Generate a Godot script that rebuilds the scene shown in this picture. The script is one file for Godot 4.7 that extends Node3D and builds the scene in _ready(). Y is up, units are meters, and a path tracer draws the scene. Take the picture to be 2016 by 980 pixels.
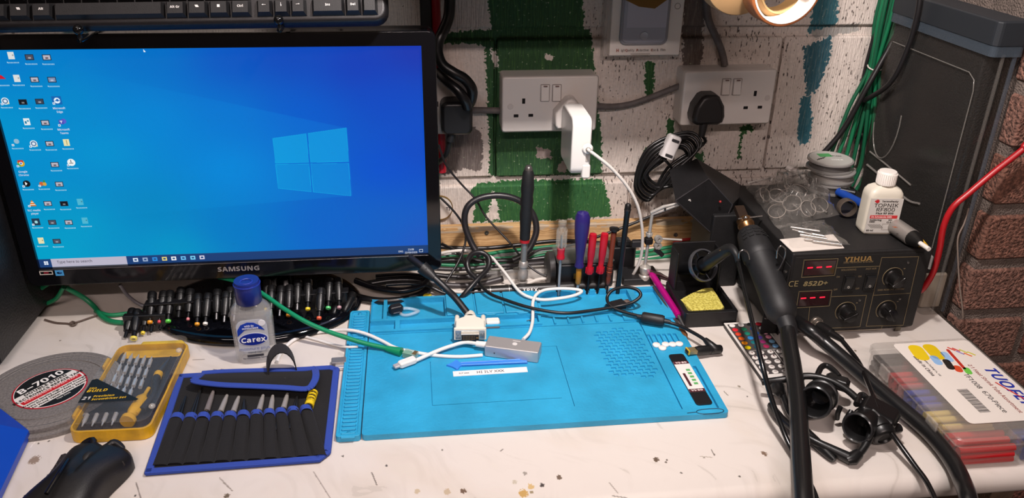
extends Node3D

# ------------------------------------------------------------------ camera frame (solved from the photograph)
const FOCAL := 1606.2
const EYE := Vector3(-0.15235, 0.5963, 1.22335)
const RIGHT := Vector3(0.993110, 0.015075, 0.116208)
const UP := Vector3(0.037865, 0.897210, -0.439979)
const BACK := Vector3(-0.110896, 0.441348, 0.890457)

var rng := RandomNumberGenerator.new()
var mats := {}
var used := {}


# ------------------------------------------------------------------ pixel -> point on a plane the thing touches
func ray(px: float, py: float) -> Vector3:
	return RIGHT * ((px - 1008.0) / FOCAL) + UP * ((490.0 - py) / FOCAL) - BACK

func D(px: float, py: float, h := 0.0) -> Vector3:
	var d := ray(px, py)
	return EYE + d * ((h - EYE.y) / d.y)

func W(px: float, py: float, z := 0.0) -> Vector3:
	var d := ray(px, py)
	return EYE + d * ((z - EYE.z) / d.z)

func PX(px: float, py: float, x: float) -> Vector3:
	var d := ray(px, py)
	return EYE + d * ((x - EYE.x) / d.x)

# [[px, py, height], ...] -> points; and the same with z
func path_d(a: Array) -> Array:
	var o := []
	for p in a:
		o.append(D(p[0], p[1], p[2]))
	return o

func path_w(a: Array) -> Array:
	var o := []
	for p in a:
		o.append(W(p[0], p[1], p[2]))
	return o

func spline(p: Array, per := 8) -> Array:
	var o := []
	for i in p.size() - 1:
		var a: Vector3 = p[maxi(i - 1, 0)]
		var b: Vector3 = p[i]
		var c: Vector3 = p[i + 1]
		var d: Vector3 = p[mini(i + 2, p.size() - 1)]
		for k in per:
			var t := float(k) / per
			o.append(0.5 * ((2.0 * b) + (c - a) * t + (2.0 * a - 5.0 * b + 4.0 * c - d) * t * t + (3.0 * b - a - 3.0 * c + d) * t * t * t))
	o.append(p[p.size() - 1])
	return o


# ------------------------------------------------------------------ mesh builder
class MB:
	var v := PackedVector3Array()
	var n := PackedVector3Array()
	var u := PackedVector2Array()

	func tri(a: Vector3, b: Vector3, c: Vector3, na: Vector3, nb: Vector3, nc: Vector3, ua := Vector2.ZERO, ub := Vector2.ZERO, uc := Vector2.ZERO) -> void:
		if (b - a).cross(c - a).dot(na + nb + nc) > 0.0:
			v.append_array([a, c, b]); n.append_array([na, nc, nb]); u.append_array([ua, uc, ub])
		else:
			v.append_array([a, b, c]); n.append_array([na, nb, nc]); u.append_array([ua, ub, uc])

	func quad(a: Vector3, b: Vector3, c: Vector3, d: Vector3, nn: Vector3, uvs := []) -> void:
		if uvs.size() == 4:
			tri(a, b, c, nn, nn, nn, uvs[0], uvs[1], uvs[2]); tri(a, c, d, nn, nn, nn, uvs[0], uvs[2], uvs[3])
		else:
			tri(a, b, c, nn, nn, nn); tri(a, c, d, nn, nn, nn)

	func quadn(a: Vector3, b: Vector3, c: Vector3, d: Vector3, na: Vector3, nb: Vector3, nc: Vector3, nd: Vector3) -> void:
		tri(a, b, c, na, nb, nc); tri(a, c, d, na, nc, nd)

	# chamfered box, centred on xf
	func box(xf: Transform3D, s: Vector3, bev := 0.0) -> MB:
		var h := s * 0.5
		var e := minf(bev, minf(h.x, minf(h.y, h.z)) * 0.98)
		var ax := [Vector3.RIGHT, Vector3.UP, Vector3.BACK]
		for i in 3:
			var j := (i + 1) % 3
			var k := (i + 2) % 3
			for sg in [-1.0, 1.0]:
				var c: Vector3 = ax[i] * (sg * h[i])
				var dj: Vector3 = ax[j] * (h[j] - e)
				var dk: Vector3 = ax[k] * (h[k] - e)
				quad(xf * (c - dj - dk), xf * (c + dj - dk), xf * (c + dj + dk), xf * (c - dj + dk), (xf.basis * (ax[i] * sg)).normalized(), [Vector2(0, 1), Vector2(1, 1), Vector2(1, 0), Vector2(0, 0)])
		if e > 0.0:
			for i in 3:
				var j := (i + 1) % 3
				var k := (i + 2) % 3
				for sj in [-1.0, 1.0]:
					for sk in [-1.0, 1.0]:
						var p: Vector3 = ax[j] * (sj * h[j]) + ax[k] * (sk * (h[k] - e))
						var q: Vector3 = ax[j] * (sj * (h[j] - e)) + ax[k] * (sk * h[k])
						var l: Vector3 = ax[i] * (h[i] - e)
						var nj: Vector3 = (xf.basis * (ax[j] * sj)).normalized()
						var nk: Vector3 = (xf.basis * (ax[k] * sk)).normalized()
						quadn(xf * (p - l), xf * (p + l), xf * (q + l), xf * (q - l), nj, nj, nk, nk)
			for sx in [-1.0, 1.0]:
				for sy in [-1.0, 1.0]:
					for sz in [-1.0, 1.0]:
						var a := Vector3(sx * h.x, sy * (h.y - e), sz * (h.z - e))
						var b := Vector3(sx * (h.x - e), sy * h.y, sz * (h.z - e))
						var c := Vector3(sx * (h.x - e), sy * (h.y - e), sz * h.z)
						tri(xf * a, xf * b, xf * c, (xf.basis * Vector3(sx, 0, 0)).normalized(), (xf.basis * Vector3(0, sy, 0)).normalized(), (xf.basis * Vector3(0, 0, sz)).normalized())
		return self

	# polygon in the local xz plane, from y0 up to y1, chamfered at the top edge
	func prism(xf: Transform3D, poly: PackedVector2Array, y0: float, y1: float, bev := 0.0, smooth := false, bottom := true) -> MB:
		var m := poly.size()
		var area := 0.0
		for i in m:
			area += poly[i].cross(poly[(i + 1) % m])
		var out := 1.0 if area > 0.0 else -1.0
		var en := []
		for i in m:
			var d: Vector2 = (poly[(i + 1) % m] - poly[i]).normalized()
			en.append(Vector2(d.y, -d.x) * out)
		var ins := PackedVector2Array()
		var vn := []
		for i in m:
			var a: Vector2 = en[(i + m - 1) % m]
			var b: Vector2 = en[i]
			var w: Vector2 = (a + b).normalized()
			vn.append(w)
			ins.append(poly[i] - w * (bev / maxf(0.4, w.dot(b))))
		var yb := y1 - bev
		for i in m:
			var j := (i + 1) % m
			var na: Vector2 = vn[i] if smooth else en[i]
			var nb: Vector2 = vn[j] if smooth else en[i]
			var A := (xf.basis * Vector3(na.x, 0, na.y)).normalized()
			var B := (xf.basis * Vector3(nb.x, 0, nb.y)).normalized()
			var UPN := (xf.basis * Vector3.UP).normalized()
			quadn(xf * Vector3(poly[i].x, y0, poly[i].y), xf * Vector3(poly[j].x, y0, poly[j].y), xf * Vector3(poly[j].x, yb, poly[j].y), xf * Vector3(poly[i].x, yb, poly[i].y), A, B, B, A)
			if bev > 0.0:
				quadn(xf * Vector3(poly[i].x, yb, poly[i].y), xf * Vector3(poly[j].x, yb, poly[j].y), xf * Vector3(ins[j].x, y1, ins[j].y), xf * Vector3(ins[i].x, y1, ins[i].y), A, B, UPN, UPN)
		var idx := Geometry2D.triangulate_polygon(ins)
		var nu := (xf.basis * Vector3.UP).normalized()
		for i in range(0, idx.size(), 3):
			tri(xf * Vector3(ins[idx[i]].x, y1, ins[idx[i]].y), xf * Vector3(ins[idx[i + 1]].x, y1, ins[idx[i + 1]].y), xf * Vector3(ins[idx[i + 2]].x, y1, ins[idx[i + 2]].y), nu, nu, nu)
		if bottom:
			idx = Geometry2D.triangulate_polygon(poly)
			for i in range(0, idx.size(), 3):
				tri(xf * Vector3(poly[idx[i]].x, y0, poly[idx[i]].y), xf * Vector3(poly[idx[i + 1]].x, y0, poly[idx[i + 1]].y), xf * Vector3(poly[idx[i + 2]].x, y0, poly[idx[i + 2]].y), -nu, -nu, -nu)
		return self

	# two outlines with equally many points: a frame between them, from y0 to y1
	func ring(xf: Transform3D, o: PackedVector2Array, q: PackedVector2Array, y0: float, y1: float, bev := 0.0) -> MB:
		var m := o.size()
		var nu := (xf.basis * Vector3.UP).normalized()
		for i in m:
			var j := (i + 1) % m
			var bo: Array = [o[i], o[j]]
			var bi: Array = [q[i], q[j]]
			var ti := []
			for k in 2:
				ti.append((bo[k] as Vector2).lerp(bi[k], minf(0.49, bev / maxf(1e-5, (bo[k] as Vector2).distance_to(bi[k])))))
			var d: Vector2 = (o[j] - o[i]).normalized()
			var nn := Vector3(d.y, 0, -d.x)
			if nn.dot(Vector3(o[i].x - q[i].x, 0, o[i].y - q[i].y)) < 0.0:
				nn = -nn
			nn = (xf.basis * nn).normalized()
			quad(xf * Vector3(o[i].x, y0, o[i].y), xf * Vector3(o[j].x, y0, o[j].y), xf * Vector3(o[j].x, y1 - bev, o[j].y), xf * Vector3(o[i].x, y1 - bev, o[i].y), nn)
			if bev > 0.0:
				quadn(xf * Vector3(o[i].x, y1 - bev, o[i].y), xf * Vector3(o[j].x, y1 - bev, o[j].y), xf * Vector3(ti[1].x, y1, ti[1].y), xf * Vector3(ti[0].x, y1, ti[0].y), nn, nn, nu, nu)
			quad(xf * Vector3(ti[0].x, y1, ti[0].y), xf * Vector3(ti[1].x, y1, ti[1].y), xf * Vector3(q[j].x, y1, q[j].y), xf * Vector3(q[i].x, y1, q[i].y), nu)
			quad(xf * Vector3(q[i].x, y0, q[i].y), xf * Vector3(q[j].x, y0, q[j].y), xf * Vector3(q[j].x, y1, q[j].y), xf * Vector3(q[i].x, y1, q[i].y), -nn)
			quad(xf * Vector3(o[i].x, y0, o[i].y), xf * Vector3(o[j].x, y0, o[j].y), xf * Vector3(q[j].x, y0, q[j].y), xf * Vector3(q[i].x, y0, q[i].y), -nu)
		return self

	# profile of Vector2(radius, y) turned round the local y axis; sx, sz squash it
	func lathe(xf: Transform3D, prof: Array, seg := 20, sx := 1.0, sz := 1.0) -> MB:
		var m := prof.size()
		var sn := []
		for i in m - 1:
			var d: Vector2 = (prof[i + 1] - prof[i]).normalized()
			sn.append(Vector2(d.y, -d.x))
		for i in m - 1:
			var n0: Vector2 = sn[i]
			var n1: Vector2 = sn[i]
			if i > 0 and n0.dot(sn[i - 1]) > 0.7:
				n0 = (n0 + sn[i - 1]).normalized()
			if i < m - 2 and n1.dot(sn[i + 1]) > 0.7:
				n1 = (n1 + sn[i + 1]).normalized()
			for k in seg:
				var a := TAU * k / seg
				var b := TAU * (k + 1) / seg
				var P := []
				var N := []
				for q in [[a, prof[i], n0], [b, prof[i], n0], [b, prof[i + 1], n1], [a, prof[i + 1], n1]]:
					var c := cos(q[0])
					var s := sin(q[0])
					P.append(xf * Vector3(c * q[1].x * sx, q[1].y, s * q[1].x * sz))
					N.append((xf.basis * Vector3(c * q[2].x / sx, q[2].y, s * q[2].x / sz)).normalized())
				if prof[i].x > 1e-6:
					tri(P[0], P[1], P[2], N[0], N[1], N[2])
				if prof[i + 1].x > 1e-6:
					tri(P[0], P[2], P[3], N[0], N[2], N[3])
		return self

	# tube along points; r is a number or an array of radii; flat squashes it sideways
	func tube(pts: Array, r, seg := 8, caps := true) -> MB:
		var m := pts.size()
		var t: Vector3 = (pts[1] - pts[0]).normalized()
		var side := t.cross(Vector3.UP)
		if side.length() < 0.05:
			side = t.cross(Vector3.RIGHT)
		side = side.normalized()
		var rings := []
		var nors := []
		for i in m:
			var tn: Vector3 = (pts[mini(i + 1, m - 1)] - pts[maxi(i - 1, 0)])
			if tn.length() < 1e-9:
				tn = t
			tn = tn.normalized()
			side = (side - tn * side.dot(tn)).normalized()
			var up := tn.cross(side)
			var rr: float = r[i] if r is Array else r
			var R := []
			var N := []
			for k in seg:
				var a := TAU * k / seg
				var d := side * cos(a) + up * sin(a)
				R.append(pts[i] + d * rr)
				N.append(d)
			rings.append(R)
			nors.append(N)
			t = tn
		for i in m - 1:
			for k in seg:
				var l := (k + 1) % seg
				quadn(rings[i][k], rings[i][l], rings[i + 1][l], rings[i + 1][k], nors[i][k], nors[i][l], nors[i + 1][l], nors[i + 1][k])
		if caps:
			for e in [0, m - 1]:
				var nn: Vector3 = (pts[0] - pts[1]).normalized() if e == 0 else (pts[m - 1] - pts[m - 2]).normalized()
				for k in range(1, seg - 1):
					tri(rings[e][0], rings[e][k], rings[e][k + 1], nn, nn, nn)
		return self

	# a sheet of points P[i][j], smooth; both ends open
	func sheet(P: Array, wrap := false) -> MB:
		var a := P.size()
		var b: int = P[0].size()
		var N := []
		for i in a:
			var row := []
			for j in b:
				var d1: Vector3 = P[mini(i + 1, a - 1)][j] - P[maxi(i - 1, 0)][j]
				var j0: int = (j + b - 1) % b if wrap else maxi(j - 1, 0)
				var j1: int = (j + 1) % b if wrap else mini(j + 1, b - 1)
				var d2: Vector3 = P[i][j1] - P[i][j0]
				row.append(d1.cross(d2).normalized())
			N.append(row)
		for i in a - 1:
			for j in (b if wrap else b - 1):
				var k := (j + 1) % b
				var uu := [Vector2(float(j) / (b - 1), float(i) / (a - 1)), Vector2(float(j + 1) / (b - 1), float(i) / (a - 1)), Vector2(float(j + 1) / (b - 1), float(i + 1) / (a - 1)), Vector2(float(j) / (b - 1), float(i + 1) / (a - 1))]
				tri(P[i][j], P[i][k], P[i + 1][k], N[i][j], N[i][k], N[i + 1][k], uu[0], uu[1], uu[2])
				tri(P[i][j], P[i + 1][k], P[i + 1][j], N[i][j], N[i + 1][k], N[i + 1][j], uu[0], uu[2], uu[3])
		return self

	func ball(xf: Transform3D, s: Vector3, seg := 12) -> MB:
		var pr := []
		for i in seg / 2 + 1:
			var a := -PI / 2 + PI * i / (seg / 2)
			pr.append(Vector2(maxf(cos(a), 0.0), sin(a)))
		return lathe(xf * Transform3D(Basis.from_scale(s), Vector3.ZERO), pr, seg)

	# lettering: height is the cap height in metres, drawn from the origin along local x, facing local z
	func text(xf: Transform3D, s: String, height: float, bold := false, serif := false, align := 0, wide := 1.0, deep := 0.0003, italic := 0.0) -> MB:
		var tm := TextMesh.new()
		var f := SystemFont.new()
		f.font_names = PackedStringArray(["Droid Serif"]) if serif else PackedStringArray(["Droid Sans"])
		f.font_weight = 700 if bold else 400
		tm.font = f
		tm.text = s
		tm.font_size = 32
		tm.pixel_size = height / 23.0
		tm.depth = deep
		tm.curve_step = 3.0
		tm.horizontal_alignment = [HORIZONTAL_ALIGNMENT_LEFT, HORIZONTAL_ALIGNMENT_CENTER, HORIZONTAL_ALIGNMENT_RIGHT][align]
		tm.vertical_alignment = VERTICAL_ALIGNMENT_CENTER
		var ar := tm.get_mesh_arrays()
		if ar.size() == 0 or ar[0] == null:
			return self
		var vv: PackedVector3Array = ar[0]
		var nn: PackedVector3Array = ar[1]
		var ii: PackedInt32Array = ar[12] if ar[12] != null else PackedInt32Array(range(vv.size()))
		var pen := Transform3D(Basis(Vector3(wide, 0, 0), Vector3(italic, 1, 0), Vector3(0, 0, 1)), Vector3.ZERO)
		for i in range(0, ii.size(), 3):
			var P := []
			var N := []
			for k in 3:
				P.append(xf * (pen * vv[ii[i + k]]))
				N.append((xf.basis * nn[ii[i + k]]).normalized())
			tri(P[0], P[1], P[2], N[0], N[1], N[2])
		return self

	func add(o: MB, xf := Transform3D.IDENTITY) -> MB:
		for i in o.v.size():
			v.append(xf * o.v[i]); n.append((xf.basis * o.n[i]).normalized()); u.append(o.u[i])
		return self

	func mesh() -> ArrayMesh:
		var a := []
		a.resize(Mesh.ARRAY_MAX)
		a[Mesh.ARRAY_VERTEX] = v
		a[Mesh.ARRAY_NORMAL] = n
		a[Mesh.ARRAY_TEX_UV] = u
		var m := ArrayMesh.new()
		m.add_surface_from_arrays(Mesh.PRIMITIVE_TRIANGLES, a)
		return m


# ------------------------------------------------------------------ small shape helpers
func at(p: Vector3, yaw := 0.0) -> Transform3D:
	return Transform3D(Basis(Vector3.UP, yaw), p)

# frame with its y axis along d
func along(p: Vector3, d: Vector3, hint := Vector3.BACK) -> Transform3D:
	var y := d.normalized()
	var x := y.cross(hint)
	if x.length() < 0.01:
		x = y.cross(Vector3.RIGHT)
	x = x.normalized()
	return Transform3D(Basis(x, y, x.cross(y)), p)

# writing frame: x runs along `dir`, the face looks along `nor`
func face(p: Vector3, dir: Vector3, nor: Vector3) -> Transform3D:
	var x := dir.normalized()
	var z := (nor - x * nor.dot(x)).normalized()
	return Transform3D(Basis(x, z.cross(x), z), p)

func rrect(w: float, d: float, r: float, seg := 4) -> PackedVector2Array:
	var o := PackedVector2Array()
	for c in [[1, 1, 0.0], [-1, 1, PI / 2], [-1, -1, PI], [1, -1, PI * 1.5]]:
		for i in seg + 1:
			var a: float = c[2] + PI / 2 * i / seg
			o.append(Vector2(c[0] * (w / 2 - r) + cos(a) * r, c[1] * (d / 2 - r) + sin(a) * r))
	return o

func circle(r: float, seg := 24) -> PackedVector2Array:
	var o := PackedVector2Array()
	for i in seg:
		o.append(Vector2(cos(TAU * i / seg), sin(TAU * i / seg)) * r)
	return o

func poly(a: Array) -> PackedVector2Array:
	var o := PackedVector2Array()
	for p in a:
		o.append(Vector2(p[0], p[1]))
	return o

func prof(a: Array) -> Array:
	var o := []
	for p in a:
		o.append(Vector2(p[0], p[1]))
	return o


# ------------------------------------------------------------------ materials
func M(hex: String, rough := 0.6, metal := 0.0, key := "") -> StandardMaterial3D:
	var k := "%s/%s/%s/%s" % [hex, rough, metal, key]
	if mats.has(k):
		return mats[k]
	var m := StandardMaterial3D.new()
	m.albedo_color = Color(hex)
	m.roughness = rough
	m.metallic = metal
	m.resource_name = "surface_" + hex
	mats[k] = m
	return m

func noise_tex(freq: float, size := 256, normal := false, strength := 4.0, octaves := 4, sd := 1, lo := 0.7, hi := 1.0) -> NoiseTexture2D:
	var f := FastNoiseLite.new()
	f.seed = sd
	f.frequency = freq
	f.fractal_octaves = octaves
	var t := NoiseTexture2D.new()
	t.width = size
	t.height = size
	t.seamless = true
	t.noise = f
	if normal:
		t.as_normal_map = true
		t.bump_strength = strength
	else:
		var g := Gradient.new()
		g.set_color(0, Color(lo, lo, lo))
		g.set_color(1, Color(hi, hi, hi))
		t.color_ramp = g
	return t

var grain_tex: NoiseTexture2D
var grain_nrm: NoiseTexture2D
var smear_tex: NoiseTexture2D

# plastic or rubber with a fine grain; scale in repeats a metre
func G(hex: String, rough := 0.6, bump := 0.3, scale := 12.0, mottle := true) -> StandardMaterial3D:
	var k := "grain%s/%s/%s/%s" % [hex, rough, bump, scale]
	if mats.has(k):
		return mats[k]
	var m := StandardMaterial3D.new()
	m.albedo_color = Color(hex)
	m.roughness = rough
	m.uv1_triplanar = true
	m.uv1_world_triplanar = true
	m.uv1_scale = Vector3.ONE * scale
	if mottle:
		m.albedo_texture = smear_tex
	m.normal_enabled = true
	m.normal_texture = grain_nrm
	m.normal_scale = bump
	m.resource_name = "grained_" + hex
	mats[k] = m
	return m

func glass(hex: String, alpha: float, rough := 0.05, spec := 0.5) -> StandardMaterial3D:
	var k := "glass%s/%s/%s/%s" % [hex, alpha, rough, spec]
	if mats.has(k):
		return mats[k]
	var m := StandardMaterial3D.new()
	m.transparency = BaseMaterial3D.TRANSPARENCY_ALPHA
	m.albedo_color = Color(Color(hex), alpha)
	m.roughness = rough
	m.metallic_specular = spec
	m.resource_name = "clear_" + hex
	mats[k] = m
	return m

func glow(hex: String, e: float) -> StandardMaterial3D:
	var k := "glow%s/%s" % [hex, e]
	if mats.has(k):
		return mats[k]
	var m := StandardMaterial3D.new()
	m.albedo_color = Color(hex).darkened(0.5)
	m.emission_enabled = true
	m.emission = Color(hex)
	m.emission_energy_multiplier = e
	m.resource_name = "glow_" + hex
	mats[k] = m
	return m

func imgtex(im: Image) -> ImageTexture:
	return ImageTexture.create_from_image(im)


# ------------------------------------------------------------------ scene tree helpers
func numbered(nm: String) -> String:
	var k: int = used.get(nm, 0)
	used[nm] = k + 1
	return nm if k == 0 else "%s_%03d" % [nm, k]

func thing(nm: String, label: String, cat: String, where := Transform3D.IDENTITY, group := "") -> Node3D:
	var o := Node3D.new()
	o.name = numbered(nm)
	add_child(o)
	o.transform = where
	o.set_meta("label", label)
	o.set_meta("category", cat)
	if group:
		o.set_meta("group", group)
	return o

# part in the thing's own frame
func part(parent: Node3D, nm: String, mb: MB, m: Material) -> MeshInstance3D:
	var o := MeshInstance3D.new()
	o.name = nm
	o.mesh = mb.mesh()
	o.mesh.surface_set_material(0, m)
	parent.add_child(o, true)
	return o

# part whose points were given in world space
func wpart(parent: Node3D, nm: String, mb: MB, m: Material) -> MeshInstance3D:
	var inv := parent.global_transform.affine_inverse()
	var q := MB.new().add(mb, inv)
	return part(parent, nm, q, m)

# a thing that is one mesh; points in world space, base at the lowest point
func single(nm: String, mb: MB, m: Material, label: String, cat: String, group := "") -> MeshInstance3D:
	var lo := Vector3.INF
	var hi := -Vector3.INF
	for p in mb.v:
		lo = lo.min(p)
		hi = hi.max(p)
	var b := Vector3((lo.x + hi.x) / 2, lo.y, (lo.z + hi.z) / 2)
	var o := MeshInstance3D.new()
	o.name = numbered(nm)
	o.mesh = MB.new().add(mb, Transform3D(Basis.IDENTITY, -b)).mesh()
	o.mesh.surface_set_material(0, m)
	add_child(o)
	o.position = b
	o.set_meta("label", label)
	o.set_meta("category", cat)
	if group:
		o.set_meta("group", group)
	return o

func structure(nm: String, mb: MB, m: Material, label := "") -> MeshInstance3D:
	var o := MeshInstance3D.new()
	o.name = nm
	o.mesh = mb.mesh()
	o.mesh.surface_set_material(0, m)
	add_child(o)
	o.set_meta("kind", "structure")
	if label:
		o.set_meta("label", label)
		o.set_meta("category", "wall" if nm.begins_with("wall") else nm.split("_")[0])
	return o

func cable(nm: String, pts: Array, r: float, m: Material, label: String, cat := "cable", group := "", seg := 8, per := 8) -> MeshInstance3D:
	return single(nm, MB.new().tube(spline(pts, per), r, seg), m, label, cat, group)


# ================================================================== scene
func _ready() -> void:
	rng.seed = 20
	camera_and_light()
	grain_tex = noise_tex(0.05, 256, false, 1.0, 4, 3, 0.55, 1.0)
	smear_tex = noise_tex(0.012, 256, false, 1.0, 4, 5, 0.78, 1.0)
	grain_nrm = noise_tex(0.11, 256, true, 5.0, 4, 7)
	build_room()
	build_desk()
	build_monitor()
	build_keyboard()
	build_left_side()
	build_sockets()
	build_wall_things()
	build_mat()
	build_mat_things()
	build_station()
	build_on_station()
	build_iron_stand()
	build_front_right()
	build_tools()
	build_back_cables()
	build_right_corner()


func camera_and_light() -> void:
	var cam := Camera3D.new()
	cam.name = "camera"
	cam.transform = Transform3D(Basis(RIGHT, UP, BACK).orthonormalized(), EYE)
	cam.fov = rad_to_deg(2.0 * atan(490.0 / FOCAL))
	cam.near = 0.05
	cam.far = 30.0
	cam.current = true
	add_child(cam)

	var env := Environment.new()
	env.background_mode = Environment.BG_COLOR
	env.background_color = Color(0.0, 0.0, 0.0)
	env.tonemap_mode = Environment.TONE_MAPPER_LINEAR
	env.tonemap_exposure = 1.0
	env.sdfgi_enabled = true
	env.ssao_enabled = true
	env.ssil_enabled = true
	var we := WorldEnvironment.new()
	we.name = "world_environment"
	we.environment = env
	add_child(we)

	# bench lamp over the work surface, and the ceiling batten of the room behind the camera
	bench_lamp(Vector3(0.07, 0.88, 0.60), 0.055, 0.05, 1.14, "white hooded work lamp hanging over the bench mat")
	ceiling_batten(Vector3(-0.62, 1.62, 0.80), 1.2, 0.10, 0.52, "fff3ee", "long white ceiling batten light above the workbench")
	ceiling_batten(Vector3(-0.15, 1.62, 2.30), 1.2, 0.10, 3.8, "ffe9e4", "long white ceiling batten light at the back of the room")


func bench_lamp(p: Vector3, w: float, d: float, e: float, label: String) -> void:
	var t := thing("bench_lamp", label, "lamp", Transform3D(Basis.IDENTITY, p))
	var hood := MB.new()
	hood.box(at(Vector3(0, 0.035, 0)), Vector3(w + 0.05, 0.012, d + 0.05), 0.003)
	for s in [-1.0, 1.0]:
		hood.box(at(Vector3(s * (w / 2 + 0.02), 0.012, 0)), Vector3(0.006, 0.045, d + 0.05), 0.001)
		hood.box(at(Vector3(0, 0.012, s * (d / 2 + 0.02))), Vector3(w + 0.05, 0.045, 0.006), 0.001)
	part(t, "hood", hood, M("e8e6e2", 0.5))
	part(t, "diffuser", MB.new().box(at(Vector3(0, 0.008, 0)), Vector3(w, 0.008, d), 0.002), glow("fff0dd", 6.0))
	part(t, "rod", MB.new().tube([Vector3(0, 0.04, 0), Vector3(0, 0.75, 0)], 0.006, 8), M("2a2a2c", 0.5))
	var l := AreaLight3D.new()
	l.name = "bench_lamp_light"
	l.area_size = Vector2(w, d)
	l.light_color = Color("fff5f1")
	l.light_energy = e
	l.shadow_enabled = true
	l.transform = Transform3D(Basis(Vector3.RIGHT, -PI / 2), Vector3(0, 0.002, 0))
	t.rotation.x = deg_to_rad(58.0)
	t.add_child(l)


func ceiling_batten(p: Vector3, w: float, d: float, e: float, tint: String, label: String) -> void:
	var t := thing("ceiling_batten", label, "light", Transform3D(Basis.IDENTITY, p))
	part(t, "housing", MB.new().box(at(Vector3(0, 0.02, 0)), Vector3(w + 0.04, 0.03, d), 0.004), M("e8e8e6", 0.5))
	part(t, "tube", MB.new().tube([Vector3(-w / 2, -0.012, 0), Vector3(w / 2, -0.012, 0)], 0.014, 12), glow("fff4e6", 4.0))
	var l := AreaLight3D.new()
	l.name = "ceiling_batten_light"
	l.area_size = Vector2(w, d)
	l.light_color = Color(tint)
	l.light_energy = e
	l.shadow_enabled = true
	l.transform = Transform3D(Basis(Vector3.RIGHT, -PI / 2), Vector3(0, -0.03, 0))
	t.add_child(l)


# ------------------------------------------------------------------ room
# the painted wall: colours as they lie on the blocks, worked out in wall coordinates
const WX0 := -0.34
const WX1 := 0.74
const WY0 := -0.06
const WY1 := 0.46

func wall_polys() -> Array:
	# [colour, outline in photo pixels on the wall plane]
	return [
		["28502d", [[958, -60], [1145, -60], [1148, 20], [1150, 58], [1165, 70], [1166, 105], [1172, 170], [1180, 240], [1185, 300], [1183, 345], [962, 347], [964, 300], [962, 255], [958, 190], [955, 95], [968, 60], [962, 20]]],
		["28502d", [[868, 66], [960, 58], [1160, 58], [1158, 88], [1000, 92], [930, 86], [868, 84]]],
		["2a5f33", [[925, 372], [940, 362], [1000, 357], [1185, 354], [1192, 375], [1198, 395], [1202, 424], [1100, 432], [1020, 434], [930, 436], [935, 400]]],
		["e2d9d2", [[968, 372], [974, 385], [980, 410], [984, 432], [960, 434], [955, 424], [962, 415], [966, 395]]],
		["e2d9d2", [[971, 402], [976, 390], [981, 412], [980, 430], [973, 430]]],
		["e2d9d2", [[962, 90], [972, 98], [981, 112], [980, 132], [974, 132], [969, 118]]],
		["e2d9d2", [[1070, 108], [1080, 104], [1090, 112], [1086, 118], [1074, 116]]],
		["9a8a84", [[1056, 288], [1084, 294], [1085, 310], [1055, 310]]],
		["a89a90", [[1098, 322], [1112, 312], [1118, 328], [1108, 340], [1096, 332]]],
		["234f26", [[1267, 122], [1276, 117], [1287, 122], [1286, 150], [1285, 178], [1280, 196], [1270, 194], [1268, 160]]],
		["234f26", [[1312, 232], [1325, 236], [1326, 262], [1318, 275], [1310, 262]]],
		["234f26", [[1456, 246], [1478, 244], [1482, 258], [1470, 256], [1462, 266], [1458, 285], [1454, 310], [1450, 310], [1454, 270]]],
		["28502d", [[1363, 302], [1384, 296], [1384, 322], [1372, 326]]],
		["234f26", [[1268, 288], [1276, 288], [1275, 312], [1272, 334], [1267, 320]]],
		["6c625e", [[868, 262], [930, 248], [946, 258], [950, 285], [948, 330], [936, 336], [915, 330], [868, 346]]],
		["675b55", [[1344, -60], [1386, -60], [1386, 50], [1378, 130], [1342, 132], [1344, 60]]],
		["2f6470", [[1592, -60], [1648, -60], [1646, 40], [1636, 62], [1592, 68], [1596, 20]]],
		["2a5866", [[1580, 92], [1636, 70], [1634, 105], [1622, 140], [1606, 180], [1586, 186], [1582, 130]]],
		["2c6270", [[1576, 190], [1594, 186], [1598, 240], [1592, 278], [1572, 286], [1568, 250]]],
		["9d9a96", [[1600, 60], [1690, 44], [1695, 62], [1604, 76]]],
	]

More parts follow.
